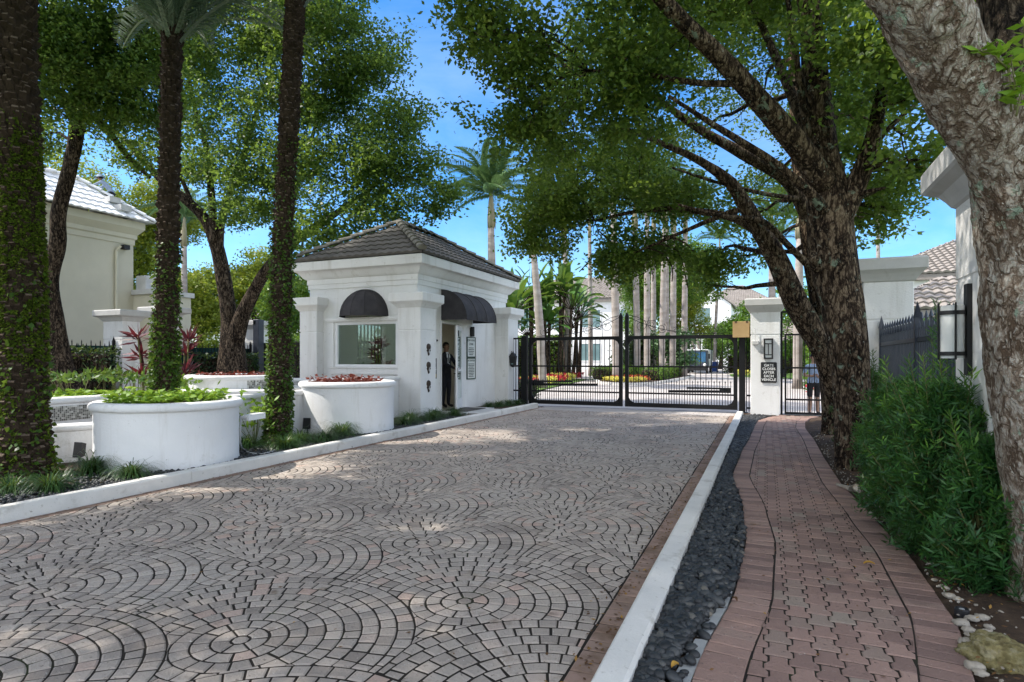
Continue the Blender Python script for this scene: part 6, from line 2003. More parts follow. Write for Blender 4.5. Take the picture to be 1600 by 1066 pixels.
def hedge_box(name, lab, x0, x1, y0, y1, z1, n, L, mat, z0=0.0, cat='hedge', parent=None, bump=0.18, asp=0.6, core=True):
    """clipped hedge: leaves on all faces of a lumpy block with a dark core"""
    t = thing(name, ((x0 + x1) / 2, (y0 + y1) / 2, z0), lab, cat)
    P0 = []
    lx, ly, lz = x1 - x0, y1 - y0, z1 - z0
    wts = [lx * ly, lx * lz, lx * lz, ly * lz, ly * lz]
    for i in range(n):
        f = RND.choices(range(5), wts)[0]
        a, c = RND.random(), RND.random()
        if f == 0: p = [x0 + lx * a, y0 + ly * c, z1]; nn = (0, 0, 1)
        elif f == 1: p = [x0 + lx * a, y0, z0 + lz * c]; nn = (0, -1, 0)
        elif f == 2: p = [x0 + lx * a, y1, z0 + lz * c]; nn = (0, 1, 0)
        elif f == 3: p = [x0, y0 + ly * a, z0 + lz * c]; nn = (-1, 0, 0)
        else: p = [x1, y0 + ly * a, z0 + lz * c]; nn = (1, 0, 0)
        e = bump * (mnoise.noise((p[0] * 1.7, p[1] * 1.7, p[2] * 1.7)) - 0.2) - RND.random() ** 2 * bump * 0.9
        P0.append([p[k] + nn[k] * e for k in range(3)])
    leaves('foliage', np.array(P0), L, asp, mat, t, up=0.3)
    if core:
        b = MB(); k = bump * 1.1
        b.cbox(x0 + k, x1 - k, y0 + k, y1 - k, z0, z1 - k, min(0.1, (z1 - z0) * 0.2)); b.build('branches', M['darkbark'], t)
    return t


hedge_box('dark_hedge', 'dark clipped hedge in front of the fence between mossy palm and pillar', -19.2, -18.5, 4.0, 12.6, 1.85, 5200, 0.11, M['darkhedge'])
hedge_box('dark_hedge', 'dark clipped hedge in front of the fence behind the forked tree', -19.45, -18.95, 15.6, 18.6, 1.7, 2400, 0.11, M['darkhedge'])
hedge_box('green_hedge', 'bright green hedge beyond the fence behind the forked tree', -27, -25, 24, 34, 2.9, 5000, 0.16, M['hedge'], bump=0.35)
hedge_box('green_hedge', 'tall lime hedge beyond the exit gate', -24, -22, 34, 44, 3.3, 4000, 0.18, M['hedge'], bump=0.35)


def wave_roof(b, e0, e1, r0, r1): tile_slope(b, e0, e1, r0, r1, 0.40, 0.30, 0.035, 0.03, 4)


HU, HV1, HZ = -24.0, 16.75, 7.1
t = thing('left_house', (-30, 8, 0), 'cream two storey house with white tiled roof behind the left trees', 'house')
b = MB(); b.box(-26.7, HU, -14, HV1, -0.05, HZ - 0.5); b.box(-40, -26.71, -14, HV1 - 3, -0.05, HZ - 0.6)
b.box(-25.2, HU + 1.1, HV1 + 0.001, HV1 + 1.8, -0.05, 4.1)
b.build('wall', M['cream'], t)
b = MB(); b.prof_rect(-26.7, HU, -14, HV1, [(0.04, HZ - 0.95), (0.04, HZ - 0.75), (0.10, HZ - 0.70), (0.10, HZ - 0.55), (0.3, HZ - 0.30), (0.3, HZ - 0.02)], 0, True); b.build('cornice', M['cream'], t)
b = MB()
e0, e1, z = HU + 0.55, HV1 + 0.55, HZ
HW, HS = 1.9, 0.80
rz = HZ + HW * HS
wave_roof(b, (e0, -14.5, z), (e0, e1, z), (e0 - HW, -14.5 + HW, rz), (e0 - HW, e1 - HW, rz))
wave_roof(b, (e0, e1, z), (e0 - 2 * HW, e1, z), (e0 - HW, e1 - HW, rz), (e0 - HW, e1 - HW, rz))
wave_roof(b, (e0 - 2 * HW, e1, z), (e0 - 2 * HW, -14.5, z), (e0 - HW, e1 - HW, rz), (e0 - HW, -14.5 + HW, rz))
rf = b.build('roof', M['whitetile'], t)
b = MB(); cap_tiles(b, (e0, e1, z + 0.05), (e0 - HW, e1 - HW, rz + 0.05), 0.13, 0.42); cap_tiles(b, (e0 - HW, e1 - HW, rz + 0.05), (e0 - HW, -12, rz + 0.05), 0.13, 0.42); b.build('hip_tiles', M['whitetile'], rf, auto=40)
b = MB()
hx = lambda s, o=0.0: Vector((e0 - HW * s, e1 - HW * s + o, z + HW * HS * s))
for s_, dv_ in ((0.42, -0.5), (0.20, -0.75), (0.85, -2.3), (0.95, -2.6)):
    c = hx(s_) + Vector((0, dv_, 0.1)); b.box(c.x - 0.3, c.x + 0.25, c.y - 0.22, c.y + 0.22, c.z - 0.1, c.z + 0.12)
    b.build('loose_tile', M['capstone'], rf); b = MB()
b = MB(); b.tube([(HU + 0.08, 16.0, 0.2), (HU + 0.08, 16.0, HZ - 1.3), (HU + 0.2, 16.1, HZ - 1.1)], 0.05, 8); b.build('downpipe', M['cream'], t)
b = MB(); b.tube([(HU + 0.12, 10.2, 1.0), (HU + 0.05, 10.3, 3.1), (HU + 0.05, 10.3, 3.9)], 0.02, 6); b.build('cable', M['greypvc'], t)
b = MB(); b.cbox(HU, HU + 0.25, 16.2, 16.45, HZ - 1.2, HZ - 1.02, 0.01); b.build('security_camera', M['black'], t)
b = MB(); b.box(-25.3, HU + 1.2, HV1 - 0.1, HV1 + 1.9, 4.1, 4.3); b.cbox(-24.0, HU + 0.6, HV1 + 0.1, HV1 + 0.9, 4.3, 4.9, 0.03); b.build('porch_roof', M['capstone'], t)


def far_house(name, lab, x, y, w_, dp_, h, rh, wins, roofmat, rz_=0.0, gable=False, wallmat=None):
    t = thing(name, (x, y, 0), lab, 'house', rz=0)
    b = MB(); b.box(x - w_ / 2, x + w_ / 2, y, y + dp_, -0.05, h)
    if gable: b.add([(x - w_ / 2, y, h), (x + w_ / 2, y, h), (x, y, h + rh)], [(0, 1, 2)]); b.add([(x - w_ / 2, y + dp_, h), (x + w_ / 2, y + dp_, h), (x, y + dp_, h + rh)], [(2, 1, 0)])
    b.build('wall', wallmat or M['whitepaint'], t)
    b = MB(); o = 0.5
    X0, X1, Y0, Y1 = x - w_ / 2 - o, x + w_ / 2 + o, y - o, y + dp_ + o
    if gable:
        for sg, xe in ((-1, X0), (1, X1)):
            b.hexa([(xe, Y0, h - 0.25), (x, Y0, h + rh), (x, Y1, h + rh), (xe, Y1, h - 0.25), (xe, Y0, h), (x, Y0, h + rh + 0.25), (x, Y1, h + rh + 0.25), (xe, Y1, h)])
    else:
        k = min(w_, dp_) / 2
        ra = Vector((x - w_ / 2 + k, y + dp_ / 2, h + rh)) if w_ > dp_ else Vector((x, y + k, h + rh))
        rb = Vector((x + w_ / 2 - k, y + dp_ / 2, h + rh)) if w_ > dp_ else Vector((x, y + dp_ - k, h + rh))
        if w_ > dp_:
            S = [((X0, Y0, h), (X1, Y0, h), ra, rb), ((X1, Y0, h), (X1, Y1, h), rb, rb), ((X1, Y1, h), (X0, Y1, h), rb, ra), ((X0, Y1, h), (X0, Y0, h), ra, ra)]
        else:
            S = [((X0, Y0, h), (X1, Y0, h), ra, ra), ((X1, Y0, h), (X1, Y1, h), ra, rb), ((X1, Y1, h), (X0, Y1, h), rb, rb), ((X0, Y1, h), (X0, Y0, h), rb, ra)]
        for s_ in S: tile_slope(b, *s_, 0.5, 0.42, 0.10, 0.08, 4)
        b.prof_rect(X0 + 0.05, X1 - 0.05, Y0 + 0.05, Y1 - 0.05, [(0, h - 0.35), (0, h - 0.02)])
    b.build('roof', roofmat, t)
    for (wx, wz, ww, wh) in wins:
        b = MB()
        for (a, c, d, e) in ((wx - ww / 2 - 0.1, wx + ww / 2 + 0.1, wz - 0.1, wz), (wx - ww / 2 - 0.1, wx + ww / 2 + 0.1, wz + wh, wz + wh + 0.1), (wx - ww / 2 - 0.1, wx - ww / 2, wz, wz + wh), (wx + ww / 2, wx + ww / 2 + 0.1, wz, wz + wh), (wx - 0.04, wx + 0.04, wz, wz + wh)):
            b.box(x + a, x + c, y - 0.08, y - 0.001, d, e)
        wf = b.build('window', M['whitepaint'], t)
        b = MB(); b.box(x + wx - ww / 2, x + wx + ww / 2, y - 0.03, y - 0.002, wz, wz + wh); b.build('pane', M['farglass'], wf)
    return t


p = P(345, 500, 62)
far_house('white_house', 'white house with teal windows seen beyond the fence left of the guardhouse', p.x, p.y, 16, 9, 5.2, 2.6, [(-5.2, 2.2, 2.4, 2.2), (-1.8, 2.2, 1.0, 2.2), (3.2, 2.2, 1.2, 2.2), (6, 2.2, 1.6, 2.2)], M['fartile'])
p = P(900, 500, 80)
far_house('white_house', 'white villa behind the left palms beyond the gate', p.x - 2, p.y, 20, 12, 9.3, 3.6, [(-6, 5.6, 2.6, 2.2), (-1, 5.6, 2.6, 2.2), (4, 5.6, 2.6, 2.2), (8, 5.6, 1.4, 2.2), (-3, 1.2, 2.6, 2.2), (4, 1.2, 2.6, 2.2)], M['fartile'])
p = P(1090, 480, 105)
far_house('white_house', 'white gabled villa in the far distance above the parked truck', p.x, p.y, 11, 14, 10.8, 4.3, [(0, 7.2, 4.2, 3.0), (-3, 2, 2, 2.4), (3, 2, 2, 2.4)], M['fartile'], gable=True)
p = P(1150, 470, 118)
far_house('white_house', 'grey roofed wing right of the far gabled villa', p.x, p.y, 16, 14, 11.5, 5, [(-3, 7.5, 2, 2.4), (3, 7.5, 2, 2.4)], M['fartile'])
p = P(1500, 460, 36)
far_house('white_house', 'white house with beige tiled hip roof above the iron fence at the right', p.x + 3.0, p.y, 15, 12, 6.6, 3.0, [(-4, 4.0, 1.6, 1.6), (2, 4, 1.6, 1.6)], M['fartile'])
p = P(1450, 500, 28)
far_house('white_house', 'low front wing with beige tiles directly above the iron fence', p.x + 2.6, p.y, 8, 5, 3.75, 1.75, [(-2.6, 1.2, 1.4, 1.5)], M['fartile'])
p = P(1262, 520, 62)
far_house('white_house', 'grey roofed house seen through the pedestrian gate', p.x, p.y, 11, 9, 2.9, 3.2, [(0, 1, 2, 1.5)], M['fartile'])

# ================================================================== BEYOND THE GATE
def ell(cx, cy, rx, ry, n=48, a0=0, a1=2 * PI): return [(cx + rx * math.cos(a0 + (a1 - a0) * i / n), cy + ry * math.sin(a0 + (a1 - a0) * i / n)) for i in range(n)]


strip('inner_road', [(-7.4, 17.75), (0.3, 17.75), (6, 30), (8, 70), (2, 110), (-40, 110), (-40, 44), (-18, 40), (-11.3, 33)], -0.012, M['road'])
b = MB(); b.poly([(0.3, 17.75, -0.008), (1.9, 17.2, -0.008), (4, 24, -0.008), (6, 30, -0.008)]); tag(b.build('inner_path', M['road']), kind='structure')
ISL = [(-9.0, 34.6), (-7.9, 33.6), (-6.7, 33.7), (-5.95, 35.0), (-5.7, 38.5), (-5.45, 45), (-5.4, 51), (-6.6, 53), (-9.5, 53), (-11.6, 50), (-11.3, 44), (-10.2, 38)]
b = MB(); b.prism(ISL[::-1] if area(ISL) < 0 else ISL, -0.05, 0.13); tag(b.build('island_kerb', M['kerb']), kind='structure')
ci = (sum(p[0] for p in ISL) / len(ISL), sum(p[1] for p in ISL) / len(ISL))
ISI = [(ci[0] + (p[0] - ci[0]) * 0.94, ci[1] + (p[1] - ci[1]) * 0.985) for p in ISL]
strip('island_bed', ISI if area(ISI) > 0 else ISI[::-1], 0.135, M['soil'])
LB = [(-7.6, 18.5), (-8.6, 21.5), (-9.55, 25.4), (-10.4, 32), (-11.5, 41), (-16, 44), (-30, 46), (-30, 18.5)]
strip('left_lawn', LB, 0.03, M['grass'])
RB_ = [(2.2, 22), (3.2, 29), (4.5, 40), (30, 40), (30, 20), (4, 18)]
strip('right_lawn', RB_, 0.03, M['grass'])
strip('far_lawn', [(-2.6, 52), (-3.2, 60), (2, 75), (30, 75), (30, 50), (4, 46)], 0.02, M['grass'])


def in_poly(x, y, poly):
    c = False
    for i in range(len(poly)):
        (x0, y0), (x1, y1) = poly[i - 1], poly[i]
        if (y0 > y) != (y1 > y) and x < (x1 - x0) * (y - y0) / (y1 - y0) + x0: c = not c
    return c


def bed(name, lab, poly, z0, h, n, L, mat, cat='flowers', asp=0.8):
    xs = [p[0] for p in poly]; ys = [p[1] for p in poly]
    P0 = []
    while len(P0) < n:
        x, y = RND.uniform(min(xs), max(xs)), RND.uniform(min(ys), max(ys))
        if in_poly(x, y, poly): P0.append((x, y, z0 + h * RND.random() ** 0.6 * (0.75 + 0.25 * mnoise.noise((x * 2, y * 2, 1)))))
    D = rand_unit(n); D[:, 2] = np.abs(D[:, 2]) * 0.6
    o = leaves(name, np.array(P0), L, asp, mat, origin=(xs[0], ys[0], z0), up=0.8, D=unit(D))
    return tag(o, lab, cat, kind='stuff')


def offset_band(line, w):
    """closed band left of a plan polyline"""
    out = []
    for i, p in enumerate(line):
        a, c = line[max(i - 1, 0)], line[min(i + 1, len(line) - 1)]
        d = Vector((c[0] - a[0], c[1] - a[1])).normalized()
        out.append((p[0] - d.y * w, p[1] + d.x * w))
    return list(line) + out[::-1]


edge = [(-9.75, 26.0), (-10.3, 30), (-10.8, 34.5), (-11.3, 39), (-11.7, 42.5)]
for k, (mt, nm, lab) in enumerate((('redflower', 'red_flowers', 'nearest patch of red flowers along the left lawn edge'), ('yellowflower', 'yellow_flowers', 'first patch of yellow flowers along the left lawn edge'), ('redflower', 'red_flowers', 'middle patch of red flowers along the left lawn edge'), ('yellowflower', 'yellow_flowers', 'second patch of yellow flowers along the left lawn edge'), ('redflower', 'red_flowers', 'farthest patch of red flowers before the left road bend'))):
    v0 = 27.5 + k * 3.1
    seg = [(-9.75 - (v - 26) * 0.118 - 0.6, v) for v in (v0, v0 + 1.5, v0 + 3.0)]
    bed(nm, lab, offset_band(seg, 1.6), 0.05, 0.5, 900, 0.13, M[mt])
hedge_box('border_hedge', 'low clipped green hedge inside the gate at the left post', -9.4, -7.7, 19.6, 20.9, 0.72, 2400, 0.07, M['darkhedge'], bump=0.08)
hedge_box('green_hedge', 'tall bright green hedge behind the left palms inside the gate', -22, -14.6, 45, 47, 3.3, 7000, 0.2, M['hedge'], bump=0.4)
hedge_box('green_hedge', 'bright green hedge inside the gate behind the leftmost white palms', -19.5, -17.5, 27, 45, 3.1, 9000, 0.18, M['hedge'], bump=0.4)
# island planting
yl = [(-9.1, 35.4), (-8.6, 34.6), (-7.7, 34.0), (-6.8, 34.1), (-6.3, 35.0)]
bed('yellow_flowers', 'yellow flowers edging the front of the round island', offset_band(yl, 1.0)if True else yl, 0.14, 0.32, 1500, 0.10, M['yellowflower'])
bed('red_flowers', 'orange red flowers behind the yellow edge of the island', [(-9.2, 36.8), (-8.2, 35.4), (-6.6, 35.4), (-6.4, 37.2), (-8.0, 37.8)], 0.14, 0.40, 380, 0.10, M['orangeflower'])
hedge_box('island_hedge', 'low clipped hedge along the island, left half', -10.6, -8.2, 38.0, 44.0, 0.95, 3600, 0.11, M['hedge'], z0=0.13, bump=0.15)
hedge_box('island_hedge', 'low clipped hedge along the right island kerb', -7.4, -6.0, 37.6, 50.5, 0.9, 5200, 0.11, M['hedge'], z0=0.13, bump=0.15)
bed('orange_flowers', 'orange flowers between the island palms', [(-9.5, 46), (-6.5, 46), (-6.5, 50), (-9.5, 50)], 0.14, 0.7, 700, 0.13, M['orangeflower'])
# right side beyond the pedestrian gate
bed('red_flowers', 'bright red flowers beyond the pedestrian gate', [(1.5, 27.5), (6.5, 27.5), (7.5, 30.5), (1.9, 30.5)], 0.03, 0.75, 2200, 0.12, M['redflower'])
hedge_box('green_hedge', 'tall sunlit hedge behind the red flowers right of the plaque pillar', 1.8, 12, 31.5, 33.2, 3.2, 6500, 0.16, M['hedge'], bump=0.3)
bed('yellow_flowers', 'yellow flowers on the far lawn right of the blue bin', [(-2.3, 55), (-2.6, 60), (0.5, 60), (0.5, 55)], 0.03, 0.5, 700, 0.14, M['yellowflower'])
hedge_box('green_hedge', 'long green hedge on the far lawn behind the blue bin', -4.0, 10, 66, 68, 2.2, 4500, 0.2, M['hedge'], bump=0.35)
hedge_box('green_hedge', 'green hedge closing the road far behind the island', -16, -8, 72, 74, 2.6, 3500, 0.22, M['hedge'], bump=0.35)
def royal(x, y, H, r, lab, crown=True, lean=(0, 0), nf=15, fl=1.0, group='white trunked palms beyond the gate', mat=None, dead=False):
    t = thing('royal_palm', (x, y, 0), lab, 'palm tree', group)
    b = MB()
    n = 14
    path = [Vector((x + lean[0] * (k / n) ** 1.4, y + lean[1] * (k / n) ** 1.4, H * k / n)) for k in range(n + 1)]
    rad = [r * (1.25 if k == 0 else 1.0 + 0.10 * math.sin(PI * min(1, k / n * 1.1)) - 0.25 * (k / n) ** 2) for k in range(n + 1)]
    b.tube(path, rad, 16, 0, True, 0.5, lambda p, d, rr, i, k: rr * (1 + 0.02 * mnoise.noise((p.x, p.y, p.z * 2))))
    b.build('trunk', mat or M['royal'], t, smooth=True)
    top = path[-1]
    if crown:
        b = MB(); b.tube([top - Vector((0, 0, 0.05)), top + Vector((0, 0, 0.5)), top + Vector((0, 0, 1.3)), top + Vector((0, 0, 1.9))], [r * 0.80, r * 0.86, r * 0.62, r * 0.35], 14, 0)
        for k in range(3):
            a = RND.uniform(0, 6.28)
            b.tube([top + Vector((math.cos(a) * r * 0.7, math.sin(a) * r * 0.7, 1.0)), top + Vector((math.cos(a) * r * 0.9, math.sin(a) * r * 0.9, 0.3)), top + Vector((math.cos(a) * r * 1.0, math.sin(a) * r * 1.0, -0.1))], [0.05, 0.06, 0.02], 6)
        b.build('crownshaft', M['crownshaft'], t, smooth=True)
        for i in range(nf):
            az = i * 2.399 + x; el = 1.15 - 1.25 * (i / nf)
            global RF
            if RF is None: o = RF = np_mesh('frond', ROYV, ROYF, M['frond'], None, tone=ROYT)
            else: o = RF.copy(); COL.objects.link(o)
            o.parent = t
            o.location = top + Vector((0, 0, 1.75 + 0.1 * math.sin(el))) - WL[t]
            o.rotation_euler = (RND.gauss(0, 0.3), -el, az)
            s = fl * RND.uniform(0.85, 1.1); o.scale = (s, s, s)
    return t


RF = None
p = P(771, 560, 33); royal(p.x, p.y, 8.7, 0.235, 'tall white palm with full crown against the sky above the guardhouse roof', lean=(-0.15, 0), nf=24, fl=1.0)
p = P(848, 585, 30); royal(p.x, p.y, 6.9, 0.20, 'white palm with peeling crown top just right of the guardhouse roof', lean=(-0.5, 0), nf=6, fl=0.5)
for (px, d, H, r, ln, lab) in ((888, 44, 10.5, 0.25, -0.3, 'second white palm trunk inside the left gate leaf, brownish'), (923, 52, 12, 0.22, -0.1, 'slim white palm trunk right of the banana plants'), (963, 38, 11, 0.27, -0.2, 'broad pale palm trunk just left of the gate meeting posts'),
                               (996, 44, 11, 0.26, -0.2, 'pale palm trunk just right of the gate meeting posts'), (1011, 39, 11, 0.22, 0.0, 'brown tinted palm trunk on the island, nearest the front'), (1021, 50, 12, 0.24, 0.0, 'slim white palm trunk in the middle of the island cluster'),
                               (1034, 42, 11, 0.22, 0.2, 'leaning pale palm trunk in the island cluster'), (1042, 53, 12, 0.22, 0.0, 'far white trunk half hidden in the island cluster'), (1051, 45, 11, 0.25, 0.1, 'thick brownish palm trunk at the right of the island cluster'),
                               (1069, 46, 11, 0.24, 0.1, 'clean white palm trunk at the right end of the island by the truck')):
    p = P(px, 560, d); royal(p.x, p.y, H, r * 0.88, lab, lean=(ln, 0), nf=13, fl=1.0)
for (px, d, H, r, ln, lab) in ((1116, 70, 13.5, 0.16, 0.6, 'thin leaning grey palm right of the truck'), (1088, 75, 7, 0.17, -1.2, 'thin slanting palm stem behind the truck, left one'), (1096, 78, 6.5, 0.17, -1.0, 'thin slanting palm stem behind the truck, right one'), (1206, 52, 12, 0.28, 0, 'pale palm trunk behind the plaque pillar'), (1246, 30, 7.5, 0.21, 0.1, 'white palm trunk seen inside the pedestrian gate'), (1220, 66, 13, 0.25, 0, 'distant pale palm trunk above the plaque pillar')):
    p = P(px, 560, d); royal(p.x, p.y, H, r, lab, lean=(ln, 0), nf=11, fl=0.9)
for (px, d, H, lab) in ((288, 40, 9.0, 'grey palm trunk in the far garden behind the ivy covered palm'), (1372, 60, 15, 'far slender palm behind the oak trunks')):
    p = P(px, 560, d); royal(p.x, p.y, H, 0.2, lab, nf=11, fl=0.9)


# ---- banana-like plants (giant bird of paradise)
def strelitzia(px, d, lab, nst, H, seed):
    r_ = random.Random(seed)
    c = P(px, 560, d)
    t = thing('giant_bird_of_paradise', (c.x, c.y, 0), lab, 'plant', 'banana leaved plants beyond the gate')
    st = MB(); lv = MB()
    for k in range(nst):
        x, y = c.x + r_.uniform(-1.1, 1.1), c.y + r_.uniform(-0.8, 0.8); h = H * r_.uniform(0.55, 1.0)
        lx = r_.uniform(-0.5, 0.5)
        st.tube([(x, y, 0), (x + lx * 0.4, y, h * 0.5), (x + lx, y, h)], [0.14, 0.12, 0.10], 8)
        a0 = r_.uniform(0, PI)
        for q in range(9):
            f = q / 8 - 0.5
            el = PI / 2 - abs(f) * 2.3
            dv = Vector((math.cos(a0) * math.copysign(1, f) * math.cos(el), math.sin(a0) * math.copysign(1, f) * math.cos(el), math.sin(el)))
            o = Vector((x + lx, y, h - 0.15))
            e = o + dv * 1.1
            st.tube([o, e], [0.04, 0.025], 5)
            L = r_.uniform(1.3, 2.0); n_ = 8
            side = dv.cross(Vector((math.sin(a0), -math.cos(a0), 0.3))).normalized()
            side = Vector((math.sin(a0), -math.cos(a0), r_.uniform(-0.3, 0.3))).normalized()
            pr_ = e; dd = dv.copy()
            rows = []
            for i in range(n_ + 1):
                s = i / n_
                w = 0.30 * math.sin(PI * min(1, 0.12 + 0.88 * s)) ** 0.7 * (1 if i < n_ else 0.1)
                rows.append((pr_ - side * w + Vector((0, 0, 0.06)), pr_.copy(), pr_ + side * w + Vector((0, 0, 0.06))))
                dd = (dd + Vector((0, 0, -0.13))).normalized(); pr_ = pr_ + dd * L / n_
            tn = r_.random()
            for i in range(n_):
                if r_.random() < 0.12: continue
                lv.add([rows[i][0], rows[i][1], rows[i + 1][1], rows[i + 1][0]], [(0, 1, 2, 3)], 0, tn); lv.add([rows[i][1], rows[i][2], rows[i + 1][2], rows[i + 1][1]], [(0, 1, 2, 3)], 0, min(1, tn + 0.1))
    st.build('stems', M['darkbark'], t, smooth=True)
    lv.build('leaves', M['broadleaf'], t)


strelitzia(808, 40, 'banana leaved clump at the guardhouse corner beyond the gate', 4, 5.2, 1)
strelitzia(832, 42, 'tallest banana leaved clump left of the first brownish palm trunk', 6, 5.8, 2)
strelitzia(868, 43, 'dense banana leaved clump between two pale palm trunks', 7, 6.8, 3)
strelitzia(902, 47, 'banana leaved clump with wide drooping leaves in front of the villa', 5, 5.0, 4)
strelitzia(785, 44, 'banana leaved clump mostly behind the guardhouse roof end', 4, 5.0, 5)


# ---- sunlit background trees
def blob_tree(lab, x, y, H, r, mat, L=0.22, n=7, seed=1, trunk=True, z0=None):
    r_ = random.Random(seed)
    z0 = H * 0.42 if z0 is None else z0
    cl = []
    for k in range(n):
        a = r_.uniform(0, 6.28); q = r_.uniform(0.1, 0.75)
        cl.append((Vector((x + r * q * math.cos(a), y + r * q * math.sin(a), r_.uniform(z0, H))), r * r_.uniform(0.38, 0.6)))
    cl.append((Vector((x, y, H * 0.75)), r * 0.6))
    lim = [[(Vector((x, y, -0.05)), 0.3), (Vector((x + 0.2, y, H * 0.3)), 0.22), (Vector((x, y, H * 0.7)), 0.12), (Vector((x, y, H * 0.9)), 0.05)]]
    return make_tree('garden_tree', lab, 'tree', 'sunlit trees in the background', (x, y, 0), lim, cl, mat, M['darkbark'], L, 0.65, 0.5, 16, 48, 1, nseg=10)


for k, (px, d, H, r, mt, lab) in enumerate((
        (95, 44, 15, 5.5, 'sunleaf', 'yellow green tree behind the cream house, leftmost'), (215, 50, 15, 5.5, 'sunleaf', 'yellow green tree behind the cream house roof corner'),
        (310, 46, 8.5, 4.0, 'sunleaf', 'bright yellowish tree between ivy palm and forked trunk'), (395, 50, 9.5, 4.2, 'sunleaf', 'bright yellowish tree right of the forked trunk'), (450, 40, 7.0, 3.2, 'hedge', 'bushy green tree at the left corner of the guardhouse'),
        (1005, 66, 12, 3.6, 'hedge', 'bright green tree behind the gate meeting posts'), (1040, 66, 14, 6.0, 'hedge', 'large bright green tree behind the island palms'), (1070, 72, 11, 4.0, 'sunleaf', 'yellow green tree left of the gabled villa'),
        (1160, 60, 6.5, 3.0, 'hedge', 'green tree behind the cardboard box'), (1125, 84, 6.5, 3.5, 'dimleaf', 'dark bushy tree right of the blue bin'), (955, 92, 9, 3.0, 'sunleaf', 'yellowish tree right of the left villa'), (1265, 54, 8.5, 3.0, 'hedge', 'green tree above the pedestrian gate'), (1390, 48, 8, 3.0, 'dimleaf', 'green tree top showing behind the oak and the pillar'), (740, 70, 8, 4, 'hedge', 'tree hidden behind the guardhouse'),
        (995, 49, 3.4, 2.2, 'darkhedge', 'rounded dark shrub tree on the island left side'), (1055, 47, 3.6, 1.8, 'frond', 'pale green bushy plant between island trunks'))):
    c = P(px, 560, d)
    blob_tree(lab, c.x, c.y, H, r, M[mt], L=0.24 if d > 45 else 0.2, n=8, seed=k, z0=0.7 if H < 4 else (1.8 if H < 10 else None))
# far woods
P0 = []
for k in range(70):
    a = -0.95 + 1.75 * k / 69
    d = RND.uniform(150, 190)
    c = Vector((math.sin(a - 0.4) * d, math.cos(a - 0.4) * d, 0))
    h = RND.uniform(4, 8.5)
    for q in range(90):
        v = Vector((RND.gauss(0, 1), RND.gauss(0, 1), RND.gauss(0, 1))).normalized() * RND.random() ** 0.4
        P0.append((c.x + v.x * 5, c.y + v.y * 4, h * 0.5 + v.z * h * 0.5))
tag(leaves('far_woods', np.repeat(np.array(P0), 3, 0) + NR.normal(0, 0.5, (len(P0) * 3, 3)), 1.3, 0.7, M['dimleaf'], up=0.4), 'dark band of far trees along the horizon', 'trees', kind='stuff')

# ---- truck, bin
c = P(1089, 560, 59)
tx, ty = c.x, c.y
t = thing('parked_truck', (tx, ty, 0), 'small white box truck with dark blue cab facing the gate', 'truck')
b = MB(); b.cbox(tx - 1.05, tx + 1.0, ty + 1.7, ty + 5.6, 0.75, 2.35, 0.04); b.build('cargo_box', M['whitepaint'], t)
b = MB(); b.hexa([(tx - 1.0, ty - 0.15, 0.55), (tx + 1.0, ty - 0.15, 0.55), (tx + 1.0, ty + 1.6, 0.55), (tx - 1.0, ty + 1.6, 0.55), (tx - 0.94, ty + 0.12, 2.25), (tx + 0.94, ty + 0.12, 2.25), (tx + 0.94, ty + 1.6, 2.32), (tx - 0.94, ty + 1.6, 2.32)])
b.cbox(tx - 1.0, tx + 1.0, ty + 0.2, ty + 1.6, 2.26, 2.38, 0.03, 1)
cab = b.build('cab', [M['navy'], M['whitepaint']], t)
b = MB(); b.hexa([(tx - 0.88, ty - 0.06, 1.12), (tx + 0.88, ty - 0.06, 1.12), (tx + 0.88, ty + 0.02, 1.12), (tx - 0.88, ty + 0.02, 1.12), (tx - 0.84, ty + 0.085, 2.12), (tx + 0.84, ty + 0.085, 2.12), (tx + 0.84, ty + 0.16, 2.12), (tx - 0.84, ty + 0.16, 2.12)]); b.build('windscreen', M['blueglass'], cab)
b = MB(); b.box(tx - 1.0, tx - 0.985, ty + 0.4, ty + 1.3, 1.2, 2.1); b.build('side_window', M['blueglass'], cab)
b = MB(); b.cbox(tx - 1.02, tx + 1.02, ty - 0.28, ty - 0.1, 0.3, 0.72, 0.03); b.build('bumper', M['black'], t)
for s in (-1, 1):
    b = MB(); b.ball((tx + s * 0.76, ty - 0.2, 0.86), 0.17, 0.1, 0.15, 12); b.build('headlight', M['letter'], t)
    b = MB(); b.cbox(tx + s * 1.14 - 0.08, tx + s * 1.14 + 0.08, ty + 0.05, ty + 0.12, 1.45, 1.95, 0.02); b.bar((tx + s * 0.97, ty + 0.1, 1.9), (tx + s * 1.14, ty + 0.1, 1.9), 0.03); b.build('mirror', M['black'], t)
for yy in (ty + 0.5, ty + 4.4):
    for s in (-1, 1):
        b = MB(); b.tube([(tx + s * 0.80, yy, 0.38), (tx + s * 1.0, yy, 0.38)], 0.38, 18); wh = b.build('wheel', M['tyre'], t, auto=40)
        b = MB(); b.tube([(tx + s * 0.99, yy, 0.38), (tx + s * 1.01, yy, 0.38)], 0.2, 14); b.build('rim', M['greypvc'], wh)
c = P(1117, 560, 64)
t = thing('wheelie_bin', (c.x, c.y, 0), 'blue wheelie bin beside the far lawn right of the truck', 'bin')
b = MB(); b.prof_rect(c.x - 0.27, c.x + 0.27, c.y - 0.3, c.y + 0.3, [(0, 0.08), (0.06, 1.0), (0.08, 1.0), (0.08, 1.05)], 0, True, 0.04); b.build('body', M['binblue'], t)
b = MB(); b.cbox(c.x - 0.36, c.x + 0.36, c.y - 0.39, c.y + 0.39, 1.05, 1.13, 0.03); b.build('lid', M['binblue'], t)
